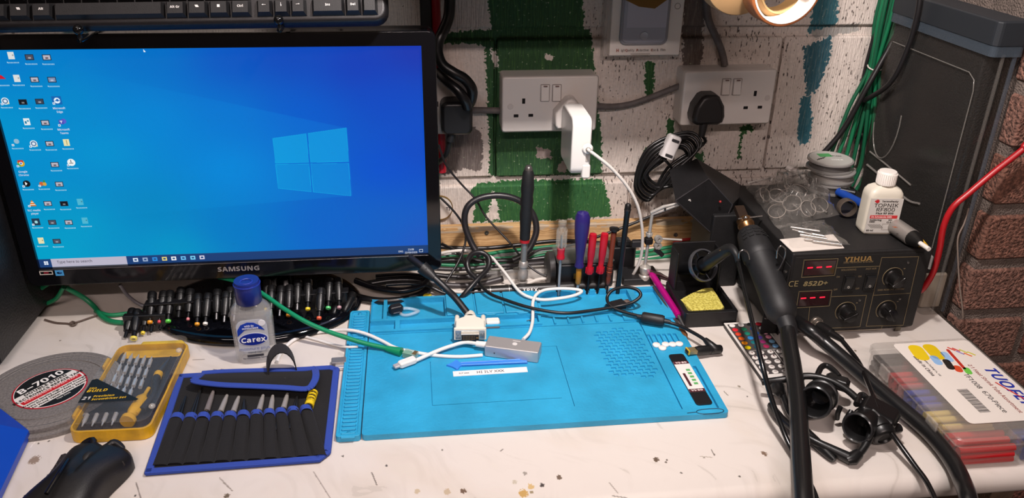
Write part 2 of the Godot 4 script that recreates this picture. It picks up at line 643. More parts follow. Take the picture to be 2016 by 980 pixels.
func build_wall_texture() -> Array:
	var w := 1536
	var h := 740
	var sx := (WX1 - WX0) / w
	var sy := (WY1 - WY0) / h
	var big := FastNoiseLite.new(); big.seed = 11; big.frequency = 9.0; big.fractal_octaves = 4
	var fine := FastNoiseLite.new(); fine.seed = 12; fine.frequency = 160.0; fine.fractal_octaves = 2
	var comb := FastNoiseLite.new(); comb.seed = 13; comb.frequency = 1.0; comb.fractal_octaves = 3
	var tick := FastNoiseLite.new(); tick.seed = 14; tick.frequency = 1.0; tick.fractal_octaves = 2
	var data := PackedByteArray(); data.resize(w * h * 3)
	var hgt := PackedByteArray(); hgt.resize(w * h)
	var mask := PackedInt32Array(); mask.resize(w * h); mask.fill(-1)
	var polys := wall_polys()
	var cols := []
	for k in polys.size():
		cols.append(Color(polys[k][0]))
		var pl := PackedVector2Array()
		var lo := Vector2.INF
		var hi := -Vector2.INF
		for q in polys[k][1]:
			var c := W(q[0], q[1])
			var g := Vector2((c.x - WX0) / sx, (WY1 - c.y) / sy)
			pl.append(g); lo = lo.min(g); hi = hi.max(g)
		for j in range(maxi(0, int(lo.y) - 8), mini(h, int(hi.y) + 8)):
			for i in range(maxi(0, int(lo.x) - 8), mini(w, int(hi.x) + 8)):
				var jit := Vector2(fine.get_noise_2d(i * 0.0006, j * 0.0006), fine.get_noise_2d(i * 0.0006 + 5.0, j * 0.0006)) * 6.0
				if Geometry2D.is_point_in_polygon(Vector2(i, j) + jit, pl):
					mask[j * w + i] = k
	for j in h:
		var y := WY1 - j * sy
		for i in w:
			var x := WX0 + i * sx
			var o := j * w + i
			var b := big.get_noise_2d(x, y)
			var c := comb.get_noise_2d(x * 420.0, y * 22.0)
			var f := fine.get_noise_2d(x, y)
			var col := Color("d2c6bd")
			var hh := 0.5 + 0.34 * c + 0.08 * f
			if b > 0.12:
				col = col.lerp(Color("c9bdb4"), clampf((b - 0.12) * 2.2, 0.0, 0.6))
			var tk := tick.get_noise_2d(x * 260.0, y * 60.0) + 0.25 * b
			if tk > 0.60 and x > 0.05:
				col = Color("453c38"); hh -= 0.35
			elif f > 0.74:
				col = Color("4c4440"); hh -= 0.25
			var k := mask[o]
			if k >= 0:
				col = cols[k]
				col = col.lerp(Color("55803f") if col.g > col.r * 1.3 and col.g > col.b else Color("9a9088"), clampf((c - 0.12) * 1.4, 0.0, 0.42))
				if f > 0.68:
					col = Color("97a088")
			var g := 1.0 + 0.05 * f + 0.05 * c
			data[o * 3] = clampi(int(col.r * g * 255.0), 0, 255)
			data[o * 3 + 1] = clampi(int(col.g * g * 255.0), 0, 255)
			data[o * 3 + 2] = clampi(int(col.b * g * 255.0), 0, 255)
			hgt[o] = clampi(int(hh * 255.0), 0, 255)
	var im := Image.create_from_data(w, h, false, Image.FORMAT_RGB8, data)
	var hm := Image.create_from_data(w, h, false, Image.FORMAT_L8, hgt)
	hm.convert(Image.FORMAT_RGBA8)
	hm.bump_map_to_normal_map(3.2)
	return [imgtex(im), imgtex(hm)]

# maps world x, y to the painted wall's texture
func wall_uv(mb: MB) -> MB:
	for i in mb.v.size():
		mb.u[i] = Vector2((mb.v[i].x - WX0) / (WX1 - WX0), (WY1 - mb.v[i].y) / (WY1 - WY0))
	return mb

func build_room() -> void:
	var wt := build_wall_texture()
	var wm := StandardMaterial3D.new()
	wm.albedo_texture = wt[0]
	wm.normal_enabled = true
	wm.normal_texture = wt[1]
	wm.normal_scale = 1.0
	wm.roughness = 0.75
	wm.texture_repeat = true
	wm.resource_name = "painted_blockwork"
	var wall := structure("wall_back", wall_uv(MB.new().box(at(Vector3(-0.7, 0.45, -0.0745)), Vector3(2.8, 2.45, 0.14))), wm, "rough painted blockwork wall, white with green and teal patches")
	# courses of blocks: [bottom, top, first joint x]
	var rows := [[-0.112, 0.1065, 0.195], [0.1205, 0.340, -0.03], [0.3555, 0.574, 0.195]]
	for r in rows:
		for k in range(-3, 3):
			var x0: float = r[2] + k * 0.45 + 0.001
			var x1: float = x0 + 0.448
			x1 = minf(x1, 0.70)
			if x0 > 0.68:
				continue
			var mb := MB.new().box(at(Vector3((x0 + x1) / 2, (r[0] + r[1]) / 2, -0.01)), Vector3(x1 - x0, r[1] - r[0], 0.024 + 0.003 * ((k + 9) % 2)), 0.004)
			part(wall, "block", wall_uv(mb), wm)
	var tm := StandardMaterial3D.new()
	tm.albedo_texture = wood_texture()
	tm.roughness = 0.7
	tm.resource_name = "pine"
	var bt := thing("timber_batten", "raw pine batten running along the foot of the painted wall", "batten", at(Vector3(0.1, 0, 0.022)))
	var b := MB.new().box(at(Vector3(0.1, 0.0235, 0.024)), Vector3(1.0, 0.047, 0.019), 0.002)
	for i in b.v.size():
		b.u[i] = Vector2((b.v[i].x + 0.4) / 1.0, (b.v[i].y + b.v[i].z) / 0.10)
	wpart(bt, "plank", b, tm)
	for q in [[958, 458], [1330, 462]]:
		var s := W(q[0], q[1], 0.0335)
		wpart(bt, "screw_head", MB.new().lathe(along(s, Vector3.BACK, Vector3.UP), prof([[0.0038, 0], [0.0036, 0.0012], [0.001, 0.0014], [0, 0.0006]]), 10), M("8d8a86", 0.35, 0.9))

	# brick pier at the right of the bench
	var pm := G("7a6c64", 0.95, 1.0, 9.0)
	var pier := structure("wall_right", MB.new().box(at(Vector3(1.206, 0.45, 0.149)), Vector3(1.19, 2.45, 0.302)), pm, "bare red brick pier beside the workbench")
	var bricks := []
	for k in 3:
		var mb := MB.new().box(Transform3D.IDENTITY, Vector3(0.215, 0.066, 0.03), 0.004)
		for i in mb.v.size():
			var p := mb.v[i]
			mb.v[i] = p + Vector3(sin(p.y * 190.0 + k * 2.0), sin(p.x * 60.0 + k), sin(p.x * 41.0 + p.y * 80.0 + k)) * 0.0012
		bricks.append(mb.mesh())
	var bm := [brick_mat("a06e5c", 1), brick_mat("965a4a", 2), brick_mat("a67868", 3), brick_mat("8a5648", 4)]
	for r in 14:
		var y := -0.475 + r * 0.0815 + 0.033
		for c in 4:
			var x := 0.612 + c * 0.227 + (0.1075 if r % 2 else -0.005)
			if x > 1.4:
				continue
			var o := MeshInstance3D.new()
			o.name = "brick"
			o.mesh = bricks[(r * 5 + c * 3) % 3]
			o.material_override = bm[(r * 7 + c * 2 + r * c) % 4]
			pier.add_child(o, true)
			o.position = Vector3(x + 0.1075, y, 0.29 + 0.0015 * sin(r * 3.1 + c * 1.7))
			if r % 2 and c == 0:
				var hb := MeshInstance3D.new()
				hb.name = "brick"
				hb.mesh = MB.new().box(Transform3D.IDENTITY, Vector3(0.102, 0.066, 0.03), 0.004).mesh()
				hb.material_override = bm[(r + 1) % 4]
				pier.add_child(hb, true)
				hb.position = Vector3(0.612 + 0.046, y, 0.2905)

	var plaster := G("8a8178", 0.9, 0.5, 3.0)
	structure("floor", MB.new().box(at(Vector3(-0.2, -0.80, 1.2)), Vector3(4.4, 0.1, 3.4)), G("4a4440", 0.85, 0.5, 2.0), "dark concrete workshop floor")
	structure("ceiling", MB.new().box(at(Vector3(-0.2, 1.72, 1.2)), Vector3(4.4, 0.1, 3.4)), plaster, "plain plaster ceiling")
	structure("wall_left", MB.new().box(at(Vector3(-1.75, 0.45, 1.2)), Vector3(0.1, 2.45, 3.4)), plaster, "plain plastered wall at the left end of the room")
	structure("wall_east", MB.new().box(at(Vector3(1.85, 0.45, 1.2)), Vector3(0.1, 2.45, 3.4)), plaster, "plain plastered wall at the right end of the room")
	structure("wall_front", MB.new().box(at(Vector3(-0.2, 0.45, 2.9)), Vector3(4.4, 2.45, 0.1)), plaster, "plain plastered wall facing the workbench")

	# cupboard on the wall above the bench, just over the top of the picture: it shades the upper wall
	var cb := thing("wall_cupboard", "grey wall cupboard fixed above the sockets", "cupboard", at(Vector3(0.067, 0.462, 0.134)))
	part(cb, "carcass", MB.new().box(at(Vector3(0, 0.35, -0.006)), Vector3(0.495, 0.70, 0.242), 0.003), M("77706a", 0.6))
	for k in 2:
		var dx := -0.124 + k * 0.248
		var dr := part(cb, "door", MB.new().box(at(Vector3(dx, 0.35, 0.122)), Vector3(0.243, 0.69, 0.014), 0.003), M("8a847c", 0.55))
		part(dr, "handle", MB.new().box(at(Vector3(dx + 0.09 * (1 - 2 * k), 0.10, 0.135)), Vector3(0.012, 0.10, 0.012), 0.003), M("b5b5b5", 0.3, 0.9))


func wood_texture() -> ImageTexture:
	var w := 1024
	var h := 128
	var f := FastNoiseLite.new(); f.seed = 31; f.frequency = 1.0; f.fractal_octaves = 3
	var im := Image.create(w, h, false, Image.FORMAT_RGB8)
	for j in h:
		for i in w:
			var warp := f.get_noise_2d(i * 0.012, j * 0.02) * 6.0
			var g := f.get_noise_2d(i * 0.006, (j + warp) * 0.30)
			var c := Color("dcb684").lerp(Color("a87c4c"), clampf(g * 1.1 + 0.25, 0.0, 1.0))
			for kn in [[250, 80], [690, 50], [860, 90]]:
				var d := Vector2((i - kn[0]) * 0.7, (j - kn[1]) * 1.6).length()
				if d < 14.0:
					c = c.lerp(Color("5a3820"), 0.7 * (1.0 - d / 14.0))
			if j > 92 and f.get_noise_2d(i * 0.02, j * 0.05 + 9.0) > -0.1:
				c = c.lerp(Color("b3a79a"), 0.7)
			im.set_pixel(i, j, c)
	return imgtex(im)

func brick_mat(hex: String, sd: int) -> StandardMaterial3D:
	var m := StandardMaterial3D.new()
	m.albedo_color = Color(hex)
	m.albedo_texture = noise_tex(0.06, 256, false, 1.0, 5, 40 + sd, 0.45, 1.0)
	m.normal_enabled = true
	m.normal_texture = noise_tex(0.09, 256, true, 5.0, 4, 50 + sd)
	m.normal_scale = 1.0
	m.uv1_triplanar = true
	m.uv1_scale = Vector3.ONE * 7.0
	m.uv1_offset = Vector3.ONE * sd * 0.37
	m.roughness = 0.92
	m.resource_name = "red_brick"
	return m


# ------------------------------------------------------------------ bench
const TX0 := -0.76
const TX1 := 0.62
const TZ1 := 0.66

func desk_texture() -> ImageTexture:
	var w := 1536
	var h := 736
	var f := FastNoiseLite.new(); f.seed = 71; f.frequency = 1.0; f.fractal_octaves = 4
	var g := FastNoiseLite.new(); g.seed = 72; g.frequency = 1.0; g.fractal_octaves = 2
	var data := PackedByteArray(); data.resize(w * h * 3)
	for j in h:
		for i in w:
			var x := TX0 + (TX1 - TX0) * i / w
			var z := TZ1 * j / h
			var a := x * 0.72 - z * 0.69
			var b := x * 0.69 + z * 0.72
			var s := f.get_noise_2d(a * 42.0 + 2.0 * g.get_noise_2d(b * 6.0, a * 6.0), b * 9.0)
			var p := f.get_noise_2d(a * 7.0 + 40.0, b * 4.0)
			var c := Color("d8d0c9")
			c = c.lerp(Color("bdb4ab"), clampf(s * 0.45 - 0.04 + p * 0.30, 0.0, 0.4))
			c = c.lerp(Color("cfc2b4"), clampf(p * 0.8, 0.0, 0.35))
			if s > 0.55:
				c = c.lerp(Color("aaa299"), 0.25)
			var o := (j * w + i) * 3
			data[o] = int(c.r * 255.0); data[o + 1] = int(c.g * 255.0); data[o + 2] = int(c.b * 255.0)
	var im := Image.create_from_data(w, h, false, Image.FORMAT_RGB8, data)
	# burns, stains and scratches, each where the photograph shows it
	for q in [[911, 966, 5, "59402e"], [1100, 939, 5, "5a4636"], [1066, 954, 4, "2c2320"], [1291, 904, 5, "4a3828"], [1312, 905, 2, "3a302a"], [1310, 909, 2, "51453c"], [1030, 970, 8, "b98f45"], [1044, 957, 6, "c8a568"], [880, 967, 6, "b8a488"], [820, 966, 5, "bba98c"], [1033, 931, 4, "8e867e"], [1012, 948, 4, "b8ad9a"], [1046, 968, 3, "8a7a5a"], [67, 905, 9, "8a7565"], [446, 975, 5, "5a4a38"], [266, 975, 2, "3a342e"], [674, 897, 2, "4a443e"], [760, 916, 2, "3c3733"], [1503, 892, 5, "6a5240"], [1454, 760, 3, "7a7060"], [1470, 780, 2, "55504a"], [1683, 690, 3, "5a4a3a"], [436, 728, 4, "6a5c50"], [1340, 930, 2, "4a443e"], [1455, 937, 2, "4a443e"], [1385, 900, 2, "8a8276"], [118, 670, 2, "6a6058"], [95, 868, 2, "4a443e"], [75, 872, 2, "4a443e"], [1405, 893, 2, "5a5048"], [870, 885, 2, "6a625a"]]:
		var c := D(q[0], q[1])
		var ci := (c.x - TX0) / (TX1 - TX0) * w
		var cj := c.z / TZ1 * h
		var rr: float = q[2] * 0.62
		for j in range(int(cj - rr - 2), int(cj + rr + 3)):
			for i in range(int(ci - rr - 2), int(ci + rr + 3)):
				if i < 0 or j < 0 or i >= w or j >= h:
					continue
				var d := Vector2(i - ci, (j - cj) * 0.8).length() / rr + 0.5 * g.get_noise_2d(i * 0.35, j * 0.35)
				if d < 1.0:
					im.set_pixel(i, j, im.get_pixel(i, j).lerp(Color(q[3]), 0.85))
	for q in [[617, 928, 650, 980, "8a8078"], [732, 930, 742, 955, "6f665e"], [1200, 950, 1216, 970, "9a9088"], [1378, 898, 1402, 900, "a79c8e"], [268, 950, 277, 980, "7a7068"], [440, 950, 458, 966, "8e847a"], [432, 940, 452, 960, "9a9086"], [380, 708, 402, 707, "5a524a"], [420, 727, 446, 730, "6a6058"], [60, 880, 86, 850, "f2ece4"], [985, 888, 990, 884, "7a726a"], [1400, 885, 1406, 896, "6a625a"], [1205, 975, 1235, 978, "7e766e"], [2004, 892, 2014, 900, "8a8078"], [1425, 770, 1433, 778, "7a7268"]]:
		var a := D(q[0], q[1])
		var b := D(q[2], q[3])
		for k in 120:
			var c := a.lerp(b, k / 119.0)
			var i := int((c.x - TX0) / (TX1 - TX0) * w)
			var j := int(c.z / TZ1 * h)
			if i >= 0 and j >= 0 and i < w and j < h:
				im.set_pixel(i, j, im.get_pixel(i, j).lerp(Color(q[4]), 0.8))
	return imgtex(im)

func build_desk() -> void:
	var t := thing("workbench", "white marbled worktop with rounded front edge, stained and scratched", "desk", at(Vector3(-0.45, -0.75, 0.3)))
	var m := StandardMaterial3D.new()
	m.albedo_texture = desk_texture()
	m.roughness = 0.55
	m.normal_enabled = true
	m.normal_texture = noise_tex(0.02, 256, true, 1.5, 4, 9)
	m.normal_scale = 0.15
	m.resource_name = "worktop_laminate"
	# section in z, y with a rolled front edge
	var sec := [Vector2(0.014, -0.032), Vector2(0.014, 0.0)]
	for k in 9:
		sec.append(Vector2(0.597, 0.0) if k == 0 else Vector2(0.597 + 0.016 * sin(PI * k / 8), -0.016 + 0.016 * cos(PI * k / 8)))
	var mb := MB.new()
	var x0 := -1.5
	var x1 := 0.587
	for i in sec.size():
		var j := (i + 1) % sec.size()
		var a: Vector2 = sec[i]
		var b: Vector2 = sec[j]
		var d := (b - a).normalized()
		var nn := Vector3(0, -d.x, d.y) if false else Vector3(0, d.x, -d.y)
		var na := nn
		var nb := nn
		if i >= 2 and i < 10:
			na = Vector3(0, cos(PI * (i - 2) / 8), sin(PI * (i - 2) / 8))
			nb = Vector3(0, cos(PI * (i - 1) / 8), sin(PI * (i - 1) / 8))
		elif i == 1:
			na = Vector3.UP
			nb = Vector3.UP
		mb.quadn(Vector3(x0, a.y, a.x), Vector3(x1, a.y, a.x), Vector3(x1, b.y, b.x), Vector3(x0, b.y, b.x), na, na, nb, nb)
	for x in [x0, x1]:
		for i in range(1, sec.size() - 1):
			mb.tri(Vector3(x, sec[0].y, sec[0].x), Vector3(x, sec[i].y, sec[i].x), Vector3(x, sec[i + 1].y, sec[i + 1].x), Vector3(signf(x - 0.1), 0, 0), Vector3(signf(x - 0.1), 0, 0), Vector3(signf(x - 0.1), 0, 0))
	for i in mb.v.size():
		mb.u[i] = Vector2((mb.v[i].x - TX0) / (TX1 - TX0), mb.v[i].z / TZ1)
	wpart(t, "worktop", mb, m)
	wpart(t, "edge_strip", MB.new().box(at(Vector3(0.5885, -0.013, 0.31)), Vector3(0.003, 0.030, 0.59), 0.0005), G("3a3029", 0.7))
	for x in [-1.4, -0.45, 0.52]:
		wpart(t, "leg_panel", MB.new().box(at(Vector3(x, -0.391, 0.30)), Vector3(0.03, 0.717, 0.52), 0.002), G("5c4a3a", 0.7))


# ------------------------------------------------------------------ monitor
const MON := Vector3(-0.397, 0.0903, 0.2045)
const SW := 0.509
const SH := 0.286

# photo pixel -> position on the screen, 0..1 from its top left corner
func scr(px: float, py: float) -> Vector2:
	var p := W(px, py, MON.z)
	return Vector2((p.x - MON.x) / SW + 0.5, 1.0 - (p.y - MON.y) / SH)

func screen_texture() -> ImageTexture:
	var w := 1280
	var h := 720
	var samples := [[10, 110, "0079c8"], [10, 250, "0098cf"], [120, 200, "008ccb"], [200, 300, "0098d2"], [150, 440, "009dc9"], [100, 500, "00a5c8"], [300, 110, "0072c6"], [300, 230, "0086d4"], [300, 400, "0084bc"], [350, 490, "009cc6"], [450, 120, "0a52c0"], [450, 220, "0074d0"], [450, 330, "0089dc"], [450, 450, "0078c4"], [560, 110, "0f42b8"], [600, 220, "005ccf"], [640, 440, "0c63c8"], [700, 130, "1637b4"], [760, 200, "0a48c4"], [760, 330, "0551d2"], [760, 440, "1260c4"], [820, 100, "2030a8"], [830, 300, "1046c0"], [835, 470, "2656be"]]
	var sp := []
	for s in samples:
		sp.append([scr(s[0], s[1]), Color(s[2])])
	var lg := []
	for q in [[536, 272], [682, 251], [691, 386], [547, 371]]:
		var g := scr(q[0], q[1])
		lg.append(Vector2(g.x * w, g.y * h))
	var data := PackedByteArray(); data.resize(w * h * 3)
	# smooth field on a coarse lattice first
	var gw := 65
	var gh := 37
	var lat := []
	for j in gh:
		for i in gw:
			var p := Vector2(float(i) / (gw - 1), float(j) / (gh - 1))
			var c := Vector3.ZERO
			var sw := 0.0
			for s in sp:
				var d: Vector2 = p - s[0]
				var k := 1.0 / (pow(d.x * d.x * 1.6 + d.y * d.y, 1.15) + 0.004)
				c += Vector3(s[1].r, s[1].g, s[1].b) * k
				sw += k
			lat.append(c / sw)
	var beam := [scr(683, 252), scr(100, 128), scr(690, 385), scr(60, 440)]
	for j in h:
		for i in w:
			var fx := float(i) / w * (gw - 1)
			var fy := float(j) / h * (gh - 1)
			var ix := mini(int(fx), gw - 2)
			var iy := mini(int(fy), gh - 2)
			var tx := fx - ix
			var ty := fy - iy
			var a: Vector3 = lat[iy * gw + ix].lerp(lat[iy * gw + ix + 1], tx)
			var b: Vector3 = lat[(iy + 1) * gw + ix].lerp(lat[(iy + 1) * gw + ix + 1], tx)
			var c := a.lerp(b, ty)
			var p := Vector2(float(i) / w, float(j) / h)
			# the window's beams of light
			if p.x < beam[0].x:
				var t1: float = lerpf(beam[0].y, beam[1].y, (beam[0].x - p.x) / (beam[0].x - beam[1].x))
				var t2: float = lerpf(beam[2].y, beam[3].y, (beam[2].x - p.x) / (beam[2].x - beam[3].x))
				if p.y > t1 and p.y < t2:
					c = c.lerp(Vector3(0.05, 0.68, 0.93), 0.14 * clampf((p.x - 0.15) * 2.0, 0.0, 1.0))
			var o := (j * w + i) * 3
			data[o] = int(clampf(c.x, 0, 1) * 255); data[o + 1] = int(clampf(c.y, 0, 1) * 255); data[o + 2] = int(clampf(c.z, 0, 1) * 255)
	var im := Image.create_from_data(w, h, false, Image.FORMAT_RGB8, data)
	# four panes of the window emblem
	for r in 2:
		for s in 2:
			var u0 := 0.0 if s == 0 else 0.475
			var u1 := 0.455 if s == 0 else 1.0
			var v0 := 0.0 if r == 0 else 0.51
			var v1 := 0.49 if r == 0 else 1.0
			var q := []
			for k in [[u0, v0], [u1, v0], [u1, v1], [u0, v1]]:
				q.append((lg[0] as Vector2).lerp(lg[1], k[0]).lerp((lg[3] as Vector2).lerp(lg[2], k[0]), k[1]))
			var pl := PackedVector2Array(q)
			for j in range(int(minf(q[0].y, q[1].y)), int(maxf(q[2].y, q[3].y)) + 1):
				for i in range(int(minf(q[0].x, q[3].x)), int(maxf(q[1].x, q[2].x)) + 1):
					if Geometry2D.is_point_in_polygon(Vector2(i, j), pl):
						var edge := 9.0
						for e in 4:
							edge = minf(edge, Vector2(i, j).distance_to(Geometry2D.get_closest_point_to_segment(Vector2(i, j), q[e], q[(e + 1) % 4])))
						im.set_pixel(i, j, im.get_pixel(i, j).lerp(Color("12b4e6"), 0.75 if edge < 1.6 else (0.55 if r == 0 else 0.34)))
	# taskbar
	var tb := int(scr(400, 512).y * h)
	tb = int(h * 0.9585)
	im.fill_rect(Rect2i(0, tb, w, h - tb), Color("1e3f74"))
	im.fill_rect(Rect2i(int(w * 0.030), tb, int(w * 0.187), h - tb), Color("b9b4c6"))
	for q in [[0.012, 0.022, "e8eef8"]]:
		for a in 2:
			for b in 2:
				im.fill_rect(Rect2i(int(w * q[0]) + a * 7, tb + 8 + b * 7, 6, 6), Color(q[2]))
	for k in [[0.239, "dfe8f4"], [0.263, "9fb2cf"], [0.287, "2f8fe0"], [0.311, "e6d27a"], [0.335, "f2f2f2"], [0.359, "6fc0ee"], [0.383, "7fd4f4"], [0.407, "d8d4e4"]]:
		var x := int(w * k[0])
		im.fill_rect(Rect2i(x - 8, tb + 8, 16, 14), Color(k[1]))
		im.fill_rect(Rect2i(x - 4, tb + 12, 8, 6), Color("2b4f86"))
	# desktop icons: [px, py, kind]
	for q in [[22, 110, 0], [58, 113, 1], [92, 113, 2], [3, 155, 3], [33, 155, 0], [68, 157, 2], [102, 157, 4], [10, 199, 5], [45, 201, 6], [78, 200, 7], [112, 198, 8], [53, 240, 9], [89, 242, 2], [123, 241, 10], [31, 280, 11], [66, 283, 5], [98, 283, 2], [131, 281, 12], [41, 322, 13], [108, 324, 2], [140, 320, 14], [52, 362, 15], [84, 361, 16], [117, 363, 2], [63, 401, 17], [94, 401, 2], [126, 401, 6], [158, 398, 18], [71, 437, 19], [103, 438, 1], [135, 438, 2], [167, 435, 18], [81, 474, 20], [112, 475, 1]]:
		icon(im, scr(q[0], q[1]), q[2])
	# cursor
	var cu := scr(282, 97)
	for k in 9:
		im.fill_rect(Rect2i(int(cu.x * w), int(cu.y * h) + k, 1 + k * 2 / 3, 1), Color("f4f6fa"))
	return imgtex(im)

func icon(im: Image, at01: Vector2, kind: int) -> void:
	var x := int(at01.x * im.get_width())
	var y := int(at01.y * im.get_height())
	var dark := Color("2a2a33")
	match kind:
		0, 18, 20:
			var c := Color("d9dcdc") if kind == 0 else (Color("4fb4d0") if kind == 18 else Color("e4dcae"))
			im.fill_rect(Rect2i(x - 9, y - 11, 18, 22), c)
			im.fill_rect(Rect2i(x + 3, y - 3, 4, 4), c.darkened(0.3))
		1, 2, 4, 6, 7:
			im.fill_rect(Rect2i(x - 12, y - 8, 24, 17), Color("1f2a3c"))
			var c1 := [dark, Color("50505e"), Color("b8b4c0"), dark, Color("7d8dae"), dark, Color("14161c"), Color("3c4252")][kind] as Color
			im.fill_rect(Rect2i(x - 10, y - 6, 20, 13), c1)
			im.fill_rect(Rect2i(x - 4, y, 8, 5), c1.lightened(0.45) if kind != 2 else Color("6a5a60"))
		3:
			for k in 12:
				im.fill_rect(Rect2i(x - 12 + k, y - k, 24 - 2 * k, 1 + k), Color("d01a2c"))
		8:
			im.fill_rect(Rect2i(x - 14, y - 13, 28, 26), Color("1565b0"))
			disc(im, x, y, 9, Color("e8f2fa")); disc(im, x + 1, y - 1, 4, Color("1565b0")); im.fill_rect(Rect2i(x - 6, y, 15, 2), Color("1565b0"))
		10:
			disc(im, x + 4, y - 4, 8, Color("5a5fc8")); im.fill_rect(Rect2i(x - 10, y - 8, 14, 14), Color("4a50b4")); im.fill_rect(Rect2i(x - 7, y - 5, 8, 2), Color.WHITE); im.fill_rect(Rect2i(x - 4, y - 5, 2, 8), Color.WHITE)
		5:
			disc(im, x, y, 11, Color("e9edf2")); disc(im, x, y, 8, Color("2b5a8c")); disc(im, x, y, 5, Color("dfe8f0")); im.fill_rect(Rect2i(x + 5, y + 5, 6, 5), Color("e8d9b0"))
		9:
			im.fill_rect(Rect2i(x - 9, y - 11, 18, 22), Color("e2e8ea")); im.fill_rect(Rect2i(x - 6, y - 2, 5, 8), Color("1878a0")); im.fill_rect(Rect2i(x + 1, y - 5, 5, 5), Color("2a90b4"))
		11:
			disc(im, x + 2, y - 3, 8, Color("8fb8d0"))
		12:
			im.fill_rect(Rect2i(x - 9, y - 11, 18, 22), Color("e8dfae")); im.fill_rect(Rect2i(x, y - 8, 2, 16), Color("9a8a5a"))
		13:
			disc(im, x, y, 11, Color("d8a828")); im.fill_rect(Rect2i(x - 8, y - 10, 16, 8), Color("cc3a2c")); im.fill_rect(Rect2i(x - 10, y, 9, 8), Color("2f9a4a")); disc(im, x, y, 5, Color("f0f2f4")); disc(im, x, y, 3, Color("2f6ad0"))
		14:
			disc(im, x, y, 12, Color("eef2f2")); im.fill_rect(Rect2i(x - 1, y - 8, 2, 9), Color("3a3a44")); im.fill_rect(Rect2i(x - 6, y + 2, 12, 2), Color("3a3a44"))
		15:
			disc(im, x, y, 11, Color("14161a"))
			for k in 7:
				im.fill_rect(Rect2i(x - 4 + k, y - 6 + k, 1, 13 - 2 * k), Color("eef0f0"))
		16:
			disc(im, x - 4, y + 2, 7, Color("c8603a")); disc(im, x + 5, y + 3, 6, Color("d8a040")); im.fill_rect(Rect2i(x + 3, y - 9, 5, 7), Color("3a8a3a"))
		17:
			for k in 16:
				im.fill_rect(Rect2i(x - 1 - k * 8 / 16, y - 10 + k, 3 + k, 1), Color("f0e8e0") if k % 8 > 4 else Color("e07818"))
			im.fill_rect(Rect2i(x - 11, y + 6, 22, 4), Color("d06a14"))
		19:
			im.fill_rect(Rect2i(x - 12, y - 12, 24, 24), Color("23384e")); disc(im, x, y, 5, Color("9fd8dc"))
	if kind in [5, 8, 10, 11, 13, 14, 15, 16, 17, 19]:
		im.fill_rect(Rect2i(x - 14, y + 6, 7, 7), Color("eef2f6")); im.fill_rect(Rect2i(x - 12, y + 8, 3, 3), Color("2a5a9a"))
	# caption: a smudge of small letters, as soft as the photograph shows it
	if not kind in [8, 10, 13, 17]:
		var k := -16
		while k < 16:
			im.fill_rect(Rect2i(x + k, y + 18 + (absi(k * 7) % 2), 2, 4), Color("c8dce8"))
			k += 3 + (absi(k * 5) % 2)

func disc(im: Image, x: int, y: int, r: int, c: Color) -> void:
	for j in range(-r, r + 1):
		var l := int(sqrt(float(r * r - j * j)))
		im.fill_rect(Rect2i(x - l, y + j, 2 * l + 1, 1), c)

